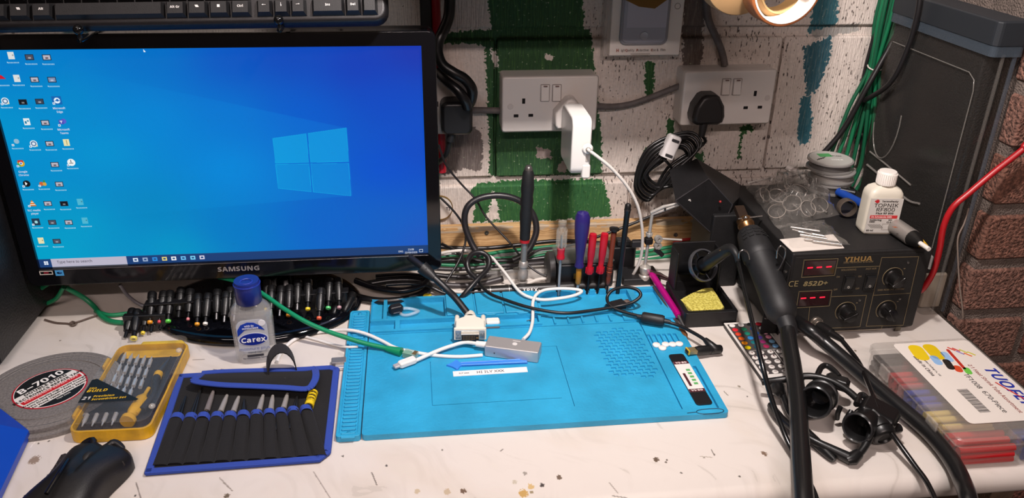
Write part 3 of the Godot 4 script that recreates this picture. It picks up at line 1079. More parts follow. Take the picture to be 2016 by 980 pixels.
func build_monitor() -> void:
	var t := thing("monitor", "black glossy widescreen monitor showing a blue desktop with icons", "monitor", at(Vector3(MON.x, 0, MON.z - 0.05)))
	var black := M("0b0b0e", 0.09)
	var satin := M("101013", 0.35)
	var f := Transform3D(Basis(Vector3.RIGHT, PI / 2), MON + Vector3(0, SH / 2, 0))   # local xz lies in the screen plane, y to the viewer
	var o := rrect(SW + 0.036, SH + 0.044, 0.010, 4)
	for i in o.size():
		o[i] += Vector2(0, 0.004)
	var q := rrect(SW, SH, 0.0006, 4)
	wpart(t, "bezel", MB.new().ring(f, o, q, -0.012, 0.004, 0.002), black)
	wpart(t, "housing", MB.new().prism(Transform3D(Basis(Vector3.RIGHT, -PI / 2), MON + Vector3(0, SH / 2, 0)), rrect(SW + 0.032, SH + 0.036, 0.010, 4), 0.012, 0.05, 0.02, false), satin)
	var sm := StandardMaterial3D.new()
	sm.albedo_color = Color("05060a")
	sm.roughness = 0.45
	sm.metallic_specular = 0.25
	sm.emission_enabled = true
	sm.emission_texture = screen_texture()
	sm.emission_operator = BaseMaterial3D.EMISSION_OP_ADD
	sm.emission = Color.BLACK
	sm.emission_energy_multiplier = 1.0
	sm.resource_name = "lit_screen"
	var s := MB.new()
	s.quad(MON + Vector3(-SW / 2, SH, -0.0005), MON + Vector3(SW / 2, SH, -0.0005), MON + Vector3(SW / 2, 0, -0.0005), MON + Vector3(-SW / 2, 0, -0.0005), Vector3.BACK, [Vector2(0, 0), Vector2(1, 0), Vector2(1, 1), Vector2(0, 1)])
	var screen := wpart(t, "screen", s, sm)
	var lt := MB.new()
	var cap := func(px: float, py: float, a: String, b := "") -> void:
		var c := W(px, py, MON.z + 0.0002)
		lt.text(face(c, Vector3.RIGHT, Vector3.BACK), a, 0.0024, false, false, 1, 1.0, 0.0001)
		if b:
			lt.text(face(c + Vector3(0, -0.0045, 0), Vector3.RIGHT, Vector3.BACK), b, 0.0024, false, false, 1, 1.0, 0.0001)
	cap.call(116, 213, "Microsoft", "Edge")
	cap.call(125, 255, "Microsoft", "Teams")
	cap.call(45, 338, "Google", "Chrome")
	cap.call(67, 414, "VLC media", "player")
	cap.call(789, 495, "ENG")
	cap.call(809, 491, "23:08", "22/05/2020")
	wpart(screen, "captions", lt, glow("e6eef8", 0.8))
	wpart(screen, "search_prompt", MB.new().text(face(W(112, 516, MON.z + 0.0002), Vector3.RIGHT, Vector3.BACK), "Type here to search", 0.0036, false, false, 0, 1.0, 0.0001), glow("4a4658", 0.25))
	var nb := MB.new()
	var nc := W(829, 493, MON.z + 0.0002)
	nb.ring(Transform3D(Basis(Vector3.RIGHT, PI / 2), nc), rrect(0.005, 0.0042, 0.0004, 2), rrect(0.0042, 0.0034, 0.0003, 2), 0.0, 0.0002)
	wpart(screen, "notice_mark", nb, glow("e6eef8", 0.8))
	wpart(t, "logo", MB.new().text(face(W(470, 529, MON.z + 0.005), Vector3.RIGHT, Vector3.BACK), "SAMSUNG", 0.0066, true, false, 1, 1.25, 0.0006), M("b9b4b2", 0.3, 0.7))
	wpart(t, "trim_line", MB.new().box(at(MON + Vector3(0, -0.0016, 0.0045)), Vector3(SW, 0.0012, 0.001), 0.0003), M("8c8684", 0.25, 0.9))
	wpart(t, "power_light", MB.new().box(at(W(829, 519, MON.z + 0.0045)), Vector3(0.007, 0.0018, 0.001), 0.0004), glow("1fb2ff", 1.6))
	var st := MB.new()
	var c1 := W(91, 537, MON.z + 0.0045)
	st.ring(Transform3D(Basis(Vector3.RIGHT, PI / 2), c1), rrect(0.0165, 0.0055, 0.0003, 1), rrect(0.0145, 0.0035, 0.0002, 1), 0.0, 0.0003)
	wpart(t, "emblem_sticker", st, M("cfc9c0", 0.4))
	wpart(t, "emblem_mark", MB.new().box(at(c1), Vector3(0.006, 0.002, 0.0004)), M("8c2030", 0.4))
	var en := wpart(t, "energy_sticker", MB.new().box(at(W(117, 537, MON.z + 0.0045)), Vector3(0.0105, 0.0085, 0.0003)), M("4aa0dc", 0.4))
	wpart(en, "sticker_mark", MB.new().ball(at(W(117, 537, MON.z + 0.0047)), Vector3(0.0035, 0.0018, 0.0002), 10), M("1c5c9c", 0.4))
	# neck and oval foot
	wpart(t, "neck", MB.new().box(at(Vector3(-0.385, 0.10, MON.z - 0.078)), Vector3(0.085, 0.19, 0.03), 0.006), black)
	var base := MB.new()
	base.lathe(at(Vector3(-0.383, 0, 0.178)), prof([[0, 0.0005], [0.95, 0.0005], [1.0, 0.002], [1.0, 0.006], [0.965, 0.011], [0.90, 0.0125], [0, 0.016]]).map(func(p): return Vector2(p.x * 0.142, p.y)), 56, 1.0, 0.735)
	wpart(t, "stand_foot", base, M("0a0b10", 0.07))


# ------------------------------------------------------------------ keyboard on its hooks above the monitor
func build_keyboard() -> void:
	var e0 := W(40, 47, 0.242)
	var e1 := W(700, 36, 0.242)
	var xd := (e1 - e0).normalized()
	var right := W(765, 33, 0.242)
	var tilt := deg_to_rad(66.0)
	var up := Vector3(0, sin(tilt), -cos(tilt))
	var zf := xd.cross(up).normalized()
	var f := Transform3D(Basis(xd, zf.cross(xd), zf), right - xd * 0.2255 - Vector3(0, 0.006, 0))
	var t := thing("keyboard", "black full size computer keyboard propped above the monitor", "keyboard", f)
	var body := G("1b191b", 0.42, 0.25, 30.0)
	part(t, "case", MB.new().prism(Transform3D(Basis(Vector3.RIGHT, Vector3(0, 0, 1), Vector3(0, -1, 0)), Vector3(0, 0.08, -0.02)), rrect(0.451, 0.160, 0.016, 5), 0.0, 0.020, 0.007, true), body)
	var keym := G("151416", 0.5, 0.2, 30.0)
	var legend := M("d8d4d2", 0.5)
	var shapes := {}
	var u := 0.01905
	# rows from the bottom; widths in key units, 0 < gap
	var rows := [
		[["Ctrl", 1.25], ["win", 1.25], ["Alt", 1.25], ["", 6.25], ["Alt Gr", 1.25], ["win", 1.25], ["menu", 1.25], ["Ctrl", 1.25], [null, 0.25], ["left", 1], ["down", 1], ["right", 1], [null, 0.25], ["Ins", 2], ["Del", 1], ["", 1]],
		[["Shift", 1.25], ["", 1], ["Z", 1], ["X", 1], ["C", 1], ["V", 1], ["B", 1], ["N", 1], ["M", 1], ["", 1], ["", 1], ["", 1], ["Shift", 2.75], [null, 1.25], ["up", 1], [null, 1.25], ["1", 1], ["2", 1], ["3", 1], ["", 1]],
		[["Caps", 1.75], ["A", 1], ["S", 1], ["D", 1], ["F", 1], ["G", 1], ["H", 1], ["J", 1], ["K", 1], ["L", 1], ["", 1], ["", 1], ["", 1], ["", 1.25], [null, 3.5], ["4", 1], ["5", 1], ["6", 1], ["+", 1]],
		[["Tab", 1.5], ["Q", 1], ["W", 1], ["E", 1], ["R", 1], ["T", 1], ["Y", 1], ["U", 1], ["I", 1], ["O", 1], ["P", 1], ["", 1], ["", 1], ["", 1.5], [null, 0.25], ["", 1], ["", 1], ["", 1], [null, 0.25], ["7", 1], ["8", 1], ["9", 1], ["", 1]],
		[["", 1], ["1", 1], ["2", 1], ["3", 1], ["4", 1], ["5", 1], ["6", 1], ["7", 1], ["8", 1], ["9", 1], ["0", 1], ["", 1], ["", 1], ["", 2], [null, 0.25], ["", 1], ["", 1], ["", 1], [null, 0.25], ["", 1], ["", 1], ["", 1], ["", 1]],
		[["Esc", 1], [null, 1], ["", 1], ["", 1], ["", 1], ["", 1], [null, 0.5], ["", 1], ["", 1], ["", 1], ["", 1], [null, 0.5], ["", 1], ["", 1], ["", 1], ["", 1], [null, 0.25], ["", 1], ["", 1], ["", 1]],
	]
	for r in rows.size():
		var x := -0.2145
		for k in rows[r]:
			var w: float = k[1] * u
			if k[0] != null:
				var key := "%.2f" % k[1]
				if not shapes.has(key):
					var mb := MB.new()
					var a := w / 2 - 0.0006
					var b := w / 2 - 0.0034
					var lo := [Vector3(-a, -0.0090, 0), Vector3(a, -0.0090, 0), Vector3(a, 0.0090, 0), Vector3(-a, 0.0090, 0)]
					var hi := [Vector3(-b, -0.0052, 0.0085), Vector3(b, -0.0052, 0.0085), Vector3(b, 0.0078, 0.0072), Vector3(-b, 0.0078, 0.0072)]
					for i in 4:
						var j := (i + 1) % 4
						var nn: Vector3 = (lo[j] - lo[i]).cross(hi[i] - lo[i]).normalized()
						mb.quad(lo[i], lo[j], hi[j], hi[i], nn)
					mb.quad(hi[0], hi[1], hi[2], hi[3], Vector3.BACK)
					shapes[key] = mb.mesh()
				var o := MeshInstance3D.new()
				o.name = "key"
				o.mesh = shapes[key]
				o.material_override = keym
				t.add_child(o, true)
				o.position = Vector3(x + w / 2, 0.0172 + r * u, 0.0)
				if r < 2 and k[0]:
					var lb := MB.new()
					var fp := face(Vector3(0, 0.002, 0.0083), Vector3.RIGHT, Vector3(0, 0.1, 1))
					match k[0]:
						"win":
							lb.prism(Transform3D(Basis(Vector3.RIGHT, Vector3(0, 0, 1), Vector3(0, -1, 0)), Vector3(0, 0.0025, 0.0079)), poly([[-0.0022, -0.0014], [0.0012, -0.0014], [0.0024, 0.0012], [-0.001, 0.0012]]), 0.0, 0.0004)
						"menu":
							lb.box(at(Vector3(0, 0.0025, 0.0081)), Vector3(0.003, 0.003, 0.0004))
						"left", "right", "down", "up":
							var d: Vector3 = {"left": Vector3.LEFT, "right": Vector3.RIGHT, "down": Vector3.DOWN, "up": Vector3.UP}[k[0]]
							lb.tube([Vector3(0, 0.003, 0.0082) - d * 0.0022, Vector3(0, 0.003, 0.0082) + d * 0.0005], 0.0003, 5)
							lb.tube([Vector3(0, 0.003, 0.0082) + d * 0.0005, Vector3(0, 0.003, 0.0082) + d * 0.0022], [0.001, 0.0001], 5)
						_:
							lb.text(fp, k[0], 0.0027 if k[0].length() > 1 else 0.0034, true, false, 1, 1.0, 0.0003)
					part(o, "legend", lb, legend)
			x += w
	# the two long hooks it rests on
	for q in [[155, 62], [549, 43]]:
		var tip := W(q[0], q[1], 0.252)
		var hk := thing("hook", "black ball ended hook holding the keyboard below its " + ("Alt key" if q[0] < 300 else "arrow keys"), "hook", at(Vector3(tip.x, tip.y - 0.008, 0.13)), "keyboard hooks above the monitor")
		var y := tip.y - 0.0095
		wpart(hk, "rod", MB.new().tube(spline([Vector3(tip.x, y, 0.002), Vector3(tip.x, y, 0.12), Vector3(tip.x, y, 0.243), Vector3(tip.x, y + 0.002, 0.250), tip], 6), 0.003, 8), M("0c0c0d", 0.25))
		wpart(hk, "ball_tip", MB.new().ball(at(tip + Vector3(0, 0.002, 0)), Vector3.ONE * 0.0058, 14), M("0a0a0b", 0.08))


# ------------------------------------------------------------------ things at the left end of the bench
func build_left_side() -> void:
	# black tower at the frame's edge
	var tw := thing("computer_tower", "tall matt black computer case standing beside the monitor", "computer", at(Vector3(-0.785, 0, 0.135)))
	part(tw, "case", MB.new().box(at(Vector3(0, 0.215, -0.01)), Vector3(0.214, 0.41, 0.38), 0.004), G("161618", 0.5, 0.2, 8.0))
	part(tw, "side_panel", MB.new().box(at(Vector3(0.1085, 0.208, -0.01)), Vector3(0.003, 0.392, 0.37), 0.001), G("1a1a1d", 0.45, 0.15, 8.0))
	for z in [-0.15, 0.13]:
		for x in [-0.08, 0.08]:
			part(tw, "foot", MB.new().box(at(Vector3(x, 0.005, z)), Vector3(0.03, 0.0098, 0.03), 0.002), M("0c0c0c", 0.8))
	part(tw, "front_panel", MB.new().box(at(Vector3(0, 0.215, 0.186)), Vector3(0.20, 0.39, 0.012), 0.004), M("0e0e10", 0.3))

	# creased blue folder in the bottom left corner
	var A := Vector3(-0.735, 0.045, 0.336)
	var B := D(57, 847, 0.010)
	var C := D(-70, 822, 0.052)
	var E := D(-70, 1115, 0.010)
	var fold := MB.new()
	var q := Vector3(0, 0.008, 0)
	var n1 := (B - A).cross(C - A).normalized()
	var n2 := (B - C).cross(E - C).normalized()
	n1 = n1 if n1.y > 0 else -n1
	n2 = n2 if n2.y > 0 else -n2
	fold.tri(A, B, C, n1, n1, n1)
	fold.tri(C, B, E, n2, n2, n2)
	fold.tri(A - q, B - q, C - q, -n1, -n1, -n1)
	fold.tri(C - q, B - q, E - q, -n2, -n2, -n2)
	for s in [[A, B], [B, E], [E, C], [C, A]]:
		var nn: Vector3 = (s[1] - s[0]).cross(Vector3.UP).normalized()
		nn = nn if nn.x > 0 else -nn
		fold.quad(s[0], s[1], s[1] - q, s[0] - q, nn)
	single("folder", fold, M("0b43b4", 0.38), "bright blue plastic folder with a creased corner beside the tape rolls", "folder")

	# two flat rolls of adhesive tape
	var c0 := D(99, 764, 0.011)
	c0.y = 0.0
	var R: float = (D(238, 722, 0.010) - Vector3(c0.x, 0.010, c0.z)).length()
	var rl: float = (D(173, 748, 0.011) - Vector3(c0.x, 0.011, c0.z)).length()
	var grey := tape_mat()
	for k in 2:
		var y0 := 0.0006 + 0.0052 * k
		var cc := c0 + (Vector3(0.004, 0, 0.007) if k == 0 else Vector3.ZERO)
		var t := thing("tape_roll", "flat grey tape roll with a printed round label, upper of two" if k else "flat grey tape roll lying under the printed one", "tape roll", at(Vector3(cc.x, y0, cc.z)))
		part(t, "wound_tape", MB.new().lathe(Transform3D.IDENTITY, prof([[0.0, 0], [1.0, 0], [1.0, 0.0045 / R], [0.965, 0.0049 / R], [0.960, 0.0045 / R], [0.953, 0.0049 / R], [0.905, 0.0049 / R], [0.900, 0.0045 / R], [0.893, 0.0049 / R], [0.852, 0.0049 / R], [0.846, 0.0044 / R], [0.838, 0.0048 / R], [0.80, 0.0047 / R], [0.765, 0.0048 / R], [0.76, 0.0036 / R], [0.745, 0.0036 / R], [0.74, 0.0049 / R], [0.72, 0.005 / R], [0.60, 0.005 / R], [0, 0.005 / R]]).map(func(p): return Vector2(p.x * R, p.y * R)), 64), grey)
		if k == 1:
			tape_label(t, rl)

	screwdriver_case()
	mouse()
	tool_roll()
	gel_bottle()
	connector_tips()

	# little metal clip by the roll
	var cl := D(668, 722, 0.0)
	var cp := thing("metal_clip", "small grey metal clip lying between tool roll and blue mat", "clip", at(cl, 0.05))
	part(cp, "body", MB.new().box(at(Vector3(0, 0.0045, -0.004)), Vector3(0.019, 0.008, 0.013), 0.001), M("8f8c8a", 0.4, 0.5))
	part(cp, "jaw", MB.new().box(at(Vector3(0.001, 0.003, 0.006)), Vector3(0.012, 0.005, 0.008), 0.001), M("d8d4d0", 0.3, 0.6))


func tape_mat() -> StandardMaterial3D:
	var m := StandardMaterial3D.new()
	m.albedo_color = Color("8a8480")
	m.albedo_texture = noise_tex(0.08, 256, false, 1.0, 5, 21, 0.68, 1.0)
	m.uv1_triplanar = true
	m.uv1_scale = Vector3.ONE * 14.0
	m.roughness = 0.7
	m.resource_name = "tape_edges"
	return m

func segment(r: float, y0: float, y1: float, inset := 0.0) -> PackedVector2Array:
	# slice of a disc between two chords; here +y runs up the label (local -z)
	var o := PackedVector2Array()
	var n := 14
	for i in n + 1:
		var y: float = lerpf(y0, y1, float(i) / n)
		o.append(Vector2(sqrt(maxf(0.0, r * r - y * y)) - inset, -y))
	for i in n + 1:
		var y: float = lerpf(y1, y0, float(i) / n)
		o.append(Vector2(-sqrt(maxf(0.0, r * r - y * y)) + inset, -y))
	return o

func tape_label(t: Node3D, r: float) -> void:
	var d := D(150, 722, 0.011) - D(30, 782, 0.011)
	var yaw := atan2(-d.z, d.x)
	var f := Transform3D(Basis(Vector3.UP, yaw), Vector3(0, 0.005, 0))
	var lb := part(t, "label", MB.new().prism(f, circle(r, 48), 0.0, 0.0004), M("b01c2c", 0.45))
	part(lb, "white_ground", MB.new().prism(f, circle(r * 0.955, 48), 0.0003, 0.0006), M("e4dfd8", 0.5))
	part(lb, "black_field", MB.new().prism(f, segment(r * 0.93, r * 0.32, r * 0.925), 0.0005, 0.0008), M("141212", 0.5))
	part(lb, "red_band", MB.new().prism(f, segment(r * 0.93, -r * 0.19, -r * 0.02, r * 0.03), 0.0005, 0.0008), M("c01c24", 0.5))
	part(lb, "black_foot", MB.new().prism(f, segment(r * 0.93, -r * 0.925, -r * 0.60), 0.0005, 0.0008), M("141212", 0.5))
	var g := func(y: float, s: String, h: float, bold: bool, wide: float) -> MB:
		return MB.new().text(f * face(Vector3(0, 0.0008, -y * r), Vector3.RIGHT, Vector3.UP), s, h, bold, false, 1, wide, 0.0003)
	part(lb, "title", g.call(0.50, "B\u20137010", r * 0.24, true, 1.25), M("f0ece6", 0.5))
	var bl: MB = g.call(0.235, "DOUBLE SIDED", r * 0.115, true, 1.15)
	bl.add(g.call(0.07, "ELECTRONICS REPAIR TAPE", r * 0.105, true, 1.12))
	bl.add(g.call(-0.27, "Premium Quality High Tensile Strength", r * 0.07, true, 1.05))
	bl.add(g.call(-0.39, "Very Strong Adhesive Easy to Install", r * 0.07, true, 1.05))
	bl.add(g.call(-0.51, "For Phone, Tablet, Camera, Repairs", r * 0.07, true, 1.0))
	part(lb, "print", bl, M("26221f", 0.5))
	var sm: MB = g.call(-0.07, "ELECTRONICS REPAIR TAPE", r * 0.045, true, 1.6)
	part(lb, "band_print", sm, M("efc9c4", 0.5))
	var ft: MB = g.call(-0.68, "Tape 2mm", r * 0.06, true, 1.0)
	part(lb, "foot_print", ft, M("d8d4ce", 0.5))


func screwdriver_case() -> void:
	var f := at(Vector3(-0.499, 0, 0.3745), deg_to_rad(-1.0))
	var w := 0.088
	var l := 0.176
	var t := thing("screwdriver_set", "yellow hard case of precision screwdriver bits under a clear lid", "tool case", f)
	var yel := G("e0ab08", 0.35, 0.1, 10.0)
	part(t, "tray", MB.new().ring(Transform3D.IDENTITY, rrect(w, l, 0.012, 4), rrect(w - 0.005, l - 0.005, 0.010, 4), 0.001, 0.016, 0.001).prism(Transform3D.IDENTITY, rrect(w - 0.003, l - 0.003, 0.011, 4), 0.0005, 0.004), yel)
	part(t, "insert", MB.new().prism(Transform3D.IDENTITY, rrect(w - 0.008, l - 0.012, 0.008, 3), 0.004, 0.010, 0.001), G("1a1820", 0.6))
	part(t, "yellow_shelf", MB.new().box(at(Vector3(0.0, 0.0085, -l / 2 + 0.016)), Vector3(w - 0.014, 0.007, 0.018), 0.003), yel)
	# clear lid
	var lid := MB.new()
	lid.ring(at(Vector3(0, 0, 0)), rrect(w + 0.001, l + 0.001, 0.012, 4), rrect(w - 0.002, l - 0.002, 0.0105, 4), 0.0165, 0.027, 0.001)
	lid.prism(Transform3D.IDENTITY, rrect(w - 0.001, l - 0.001, 0.0115, 4), 0.0262, 0.0275, 0.0008)
	part(t, "lid", lid, glass("f4f0ea", 0.02, 0.12, 0.22))
	for z in [-0.045, 0.0, 0.052]:
		part(t, "hinge", MB.new().box(at(Vector3(-w / 2 - 0.002, 0.0155, z)), Vector3(0.005, 0.008, 0.020), 0.002), yel)
	part(t, "hang_tab", MB.new().box(at(Vector3(0.008, 0.010, -l / 2 - 0.004)), Vector3(0.056, 0.012, 0.010), 0.004), G("f0c800", 0.35, 0.1, 10.0))
	for z in [-0.06, 0.055]:
		part(t, "catch", MB.new().ball(at(Vector3(w / 2 - 0.006, 0.022, z)), Vector3(0.004, 0.003, 0.004), 12), glass("f8f4ee", 0.25, 0.05))
	# bits: silver hex shanks laid in four slanting rows
	var steel := M("d2cfcc", 0.32, 0.6)
	var b := MB.new().tube([Vector3(0, 0, -0.0095), Vector3(0, 0, 0.004), Vector3(0, 0, 0.0045), Vector3(0, 0, 0.0115)], [0.0027, 0.0027, 0.0015, 0.0008], 6).mesh()
	var slope := 0.0
	for r in 4:
		for c in 5:
			if r == 3 and c == 4:
				continue
			var o := MeshInstance3D.new()
			o.name = "bit"
			o.mesh = b
			o.mesh.surface_set_material(0, steel)
			t.add_child(o, true)
			o.position = Vector3(-0.031 + c * 0.0088 + r * 0.0016, 0.0128, -0.062 + r * 0.0225 + c * 0.003)
			o.rotation = Vector3(0, PI + 0.10, 0)
	for c in 4:
		var o := MeshInstance3D.new()
		o.name = "bit"
		o.mesh = b
		t.add_child(o, true)
		o.position = Vector3(-0.034 + c * 0.0105, 0.0128, 0.063)
		o.rotation = Vector3(0, 0.08, 0)
	# black print under the lid
	var fl := func(x: float, z: float) -> Transform3D:
		return face(Vector3(x, 0.0277, z), Vector3(1, 0, -0.05), Vector3.UP)
	var lb := part(t, "label", MB.new().prism(Transform3D.IDENTITY, poly([[-0.043, 0.050], [-0.043, 0.006], [-0.038, 0.004], [0.022, 0.048], [0.020, 0.050]]), 0.0274, 0.0277), M("14120f", 0.5))
	part(lb, "brand", MB.new().text(fl.call(-0.040, 0.0235), "PRO", 0.0028, true, false, 0, 1.1, 0.0002).text(fl.call(-0.041, 0.0285), "BUILD", 0.0048, true, false, 0, 1.15, 0.0002, 0.2), M("e6b80c", 0.5))
	part(lb, "count", MB.new().text(fl.call(-0.041, 0.0425), "21", 0.0056, true, false, 0, 1.1, 0.0002, 0.15), M("d8d6d0", 0.5))
	part(lb, "words", MB.new().text(fl.call(-0.030, 0.0395), "Precision", 0.0034, true, false, 0, 1.1, 0.0002, 0.15).text(fl.call(-0.030, 0.0452), "Screwdriver Set", 0.0034, true, false, 0, 1.05, 0.0002, 0.15), M("e6b80c", 0.5))
	# handles in the right of the tray
	var blk := G("1b1a1c", 0.45)
	var dv := part(t, "driver_handle", MB.new().lathe(along(Vector3(0.016, 0.017, 0.076), Vector3(0.10, 0.02, -1), Vector3.UP), prof([[0, 0], [0.0082, 0.0005], [0.0085, 0.006], [0.006, 0.008], [0.0052, 0.012], [0.0068, 0.018], [0.0068, 0.040], [0.004, 0.046], [0.0022, 0.050], [0.0022, 0.062], [0, 0.062]]), 16), yel)
	var pl := part(t, "plier_handle", MB.new().tube(spline([Vector3(0.026, 0.0165, 0.055), Vector3(0.031, 0.0165, 0.025), Vector3(0.025, 0.0165, 0.000), Vector3(0.024, 0.016, -0.020)], 6), 0.0048, 10), blk)
	part(pl, "plier_jaw", MB.new().tube([Vector3(0.024, 0.016, -0.020), Vector3(0.026, 0.016, -0.036), Vector3(0.0285, 0.016, -0.055)], [0.0042, 0.0035, 0.001], 8), M("4a4a4c", 0.3, 0.8))
	part(pl, "collar", MB.new().tube([Vector3(0.0245, 0.0165, -0.010), Vector3(0.0242, 0.0165, -0.018)], 0.0052, 10), yel)
	part(t, "cutter_handle", MB.new().tube(spline([Vector3(0.037, 0.0165, 0.050), Vector3(0.0375, 0.0165, 0.015), Vector3(0.0355, 0.0165, -0.018)], 6), 0.0046, 10), blk)
	part(t, "cutter_grip", MB.new().tube(spline([Vector3(0.0215, 0.0175, 0.062), Vector3(0.0235, 0.0175, 0.048), Vector3(0.0265, 0.0175, 0.036)], 5), 0.0030, 8), yel)


func mouse() -> void:
	var c := D(170, 935, 0.028)
	var t := thing("mouse", "black sculpted computer mouse with ribbed rubber side grips", "mouse", at(Vector3(c.x - 0.016, 0, 0.553), deg_to_rad(-14.0)))
	var P := []
	var n := 22
	for i in n + 1:
		var z := -0.058 + 0.118 * i / n
		var s := float(i) / n
		# waisted outline: broad at the front, pinched in the middle
		var hw := 0.0360 - 0.0070 * exp(-pow((s - 0.42) / 0.22, 2)) - 0.020 * pow(maxf(0.0, s - 0.82) / 0.18, 2) - 0.004 * pow(maxf(0.0, 0.08 - s) / 0.08, 2)
		var top := 0.020 + 0.017 * sin(PI * clampf(0.10 + s * 0.86, 0, 1)) - 0.004 * pow(maxf(0.0, s - 0.85) / 0.15, 2) * 4.0
		var row := []
		for j in 25:
			var a := PI * j / 24.0
			var cx := -cos(a)
			var sy := pow(maxf(sin(a), 0.0), 0.50)
			var groove := 0.0
			if s < 0.50 and absf(cx) < 0.07:
				groove = 0.004
			row.append(Vector3(signf(cx) * pow(absf(cx), 0.85) * hw + 0.004 * sin(s * 4.0), 0.002 + sy * top - groove, z))
		P.append(row)
	# close the ends
	var front := []
	var back := []
	for j in 25:
		front.append(Vector3(P[0][j].x * 0.9, 0.002, P[0][j].z + 0.001))
		back.append(Vector3(P[n][j].x * 0.6, 0.002, P[n][j].z + 0.001))
	P.insert(0, front)
	P.append(back)
	part(t, "shell", MB.new().sheet(P), G("1a1818", 0.46, 0.12, 20.0))
	part(t, "underside", MB.new().prism(Transform3D.IDENTITY, rrect(0.050, 0.108, 0.018, 5), 0.0003, 0.004), M("0e0e0e", 0.6))
	for s in [-1.0, 1.0]:
		var lip := MB.new()
		lip.tube(spline([Vector3(s * 0.007, 0.024, -0.052), Vector3(s * 0.012, 0.026, -0.0605), Vector3(s * 0.024, 0.021, -0.058)], 5), [0.0025, 0.003, 0.0035, 0.0036, 0.004, 0.0042, 0.0042, 0.004, 0.0036, 0.003, 0.002], 8)
		part(t, "button_lip", lip, M("141214", 0.35))
		var grip := part(t, "side_grip", MB.new().tube(spline([Vector3(s * 0.0300, 0.018, -0.040), Vector3(s * 0.0250, 0.017, -0.008), Vector3(s * 0.0300, 0.015, 0.030)], 6), 0.0062, 8), G("2b2422", 0.75, 0.4, 30.0))
		for k in 10:
			var z := -0.038 + k * 0.0075
			var x: float = s * (0.0335 - 0.0050 * exp(-pow((z + 0.008) / 0.025, 2)))
			part(grip, "rib", MB.new().box(Transform3D(Basis(Vector3.BACK, s * 0.35), Vector3(x, 0.0195, z)), Vector3(0.0025, 0.010, 0.0028), 0.001), G("3a302d", 0.75, 0.4, 30.0))
	part(t, "scroll_wheel", MB.new().lathe(Transform3D(Basis(Vector3.FORWARD, PI / 2), Vector3(0.003, 0.026, -0.030)), prof([[0, -0.003], [0.009, -0.003], [0.010, -0.002], [0.010, 0.002], [0.009, 0.003], [0, 0.003]]), 18), M("201e1e", 0.6))
	part(t, "ridge", MB.new().tube(spline([Vector3(-0.004, 0.0425, -0.012), Vector3(0.002, 0.0445, 0.012), Vector3(0.004, 0.0415, 0.034)], 6), 0.0022, 8), M("0f0e0f", 0.2))


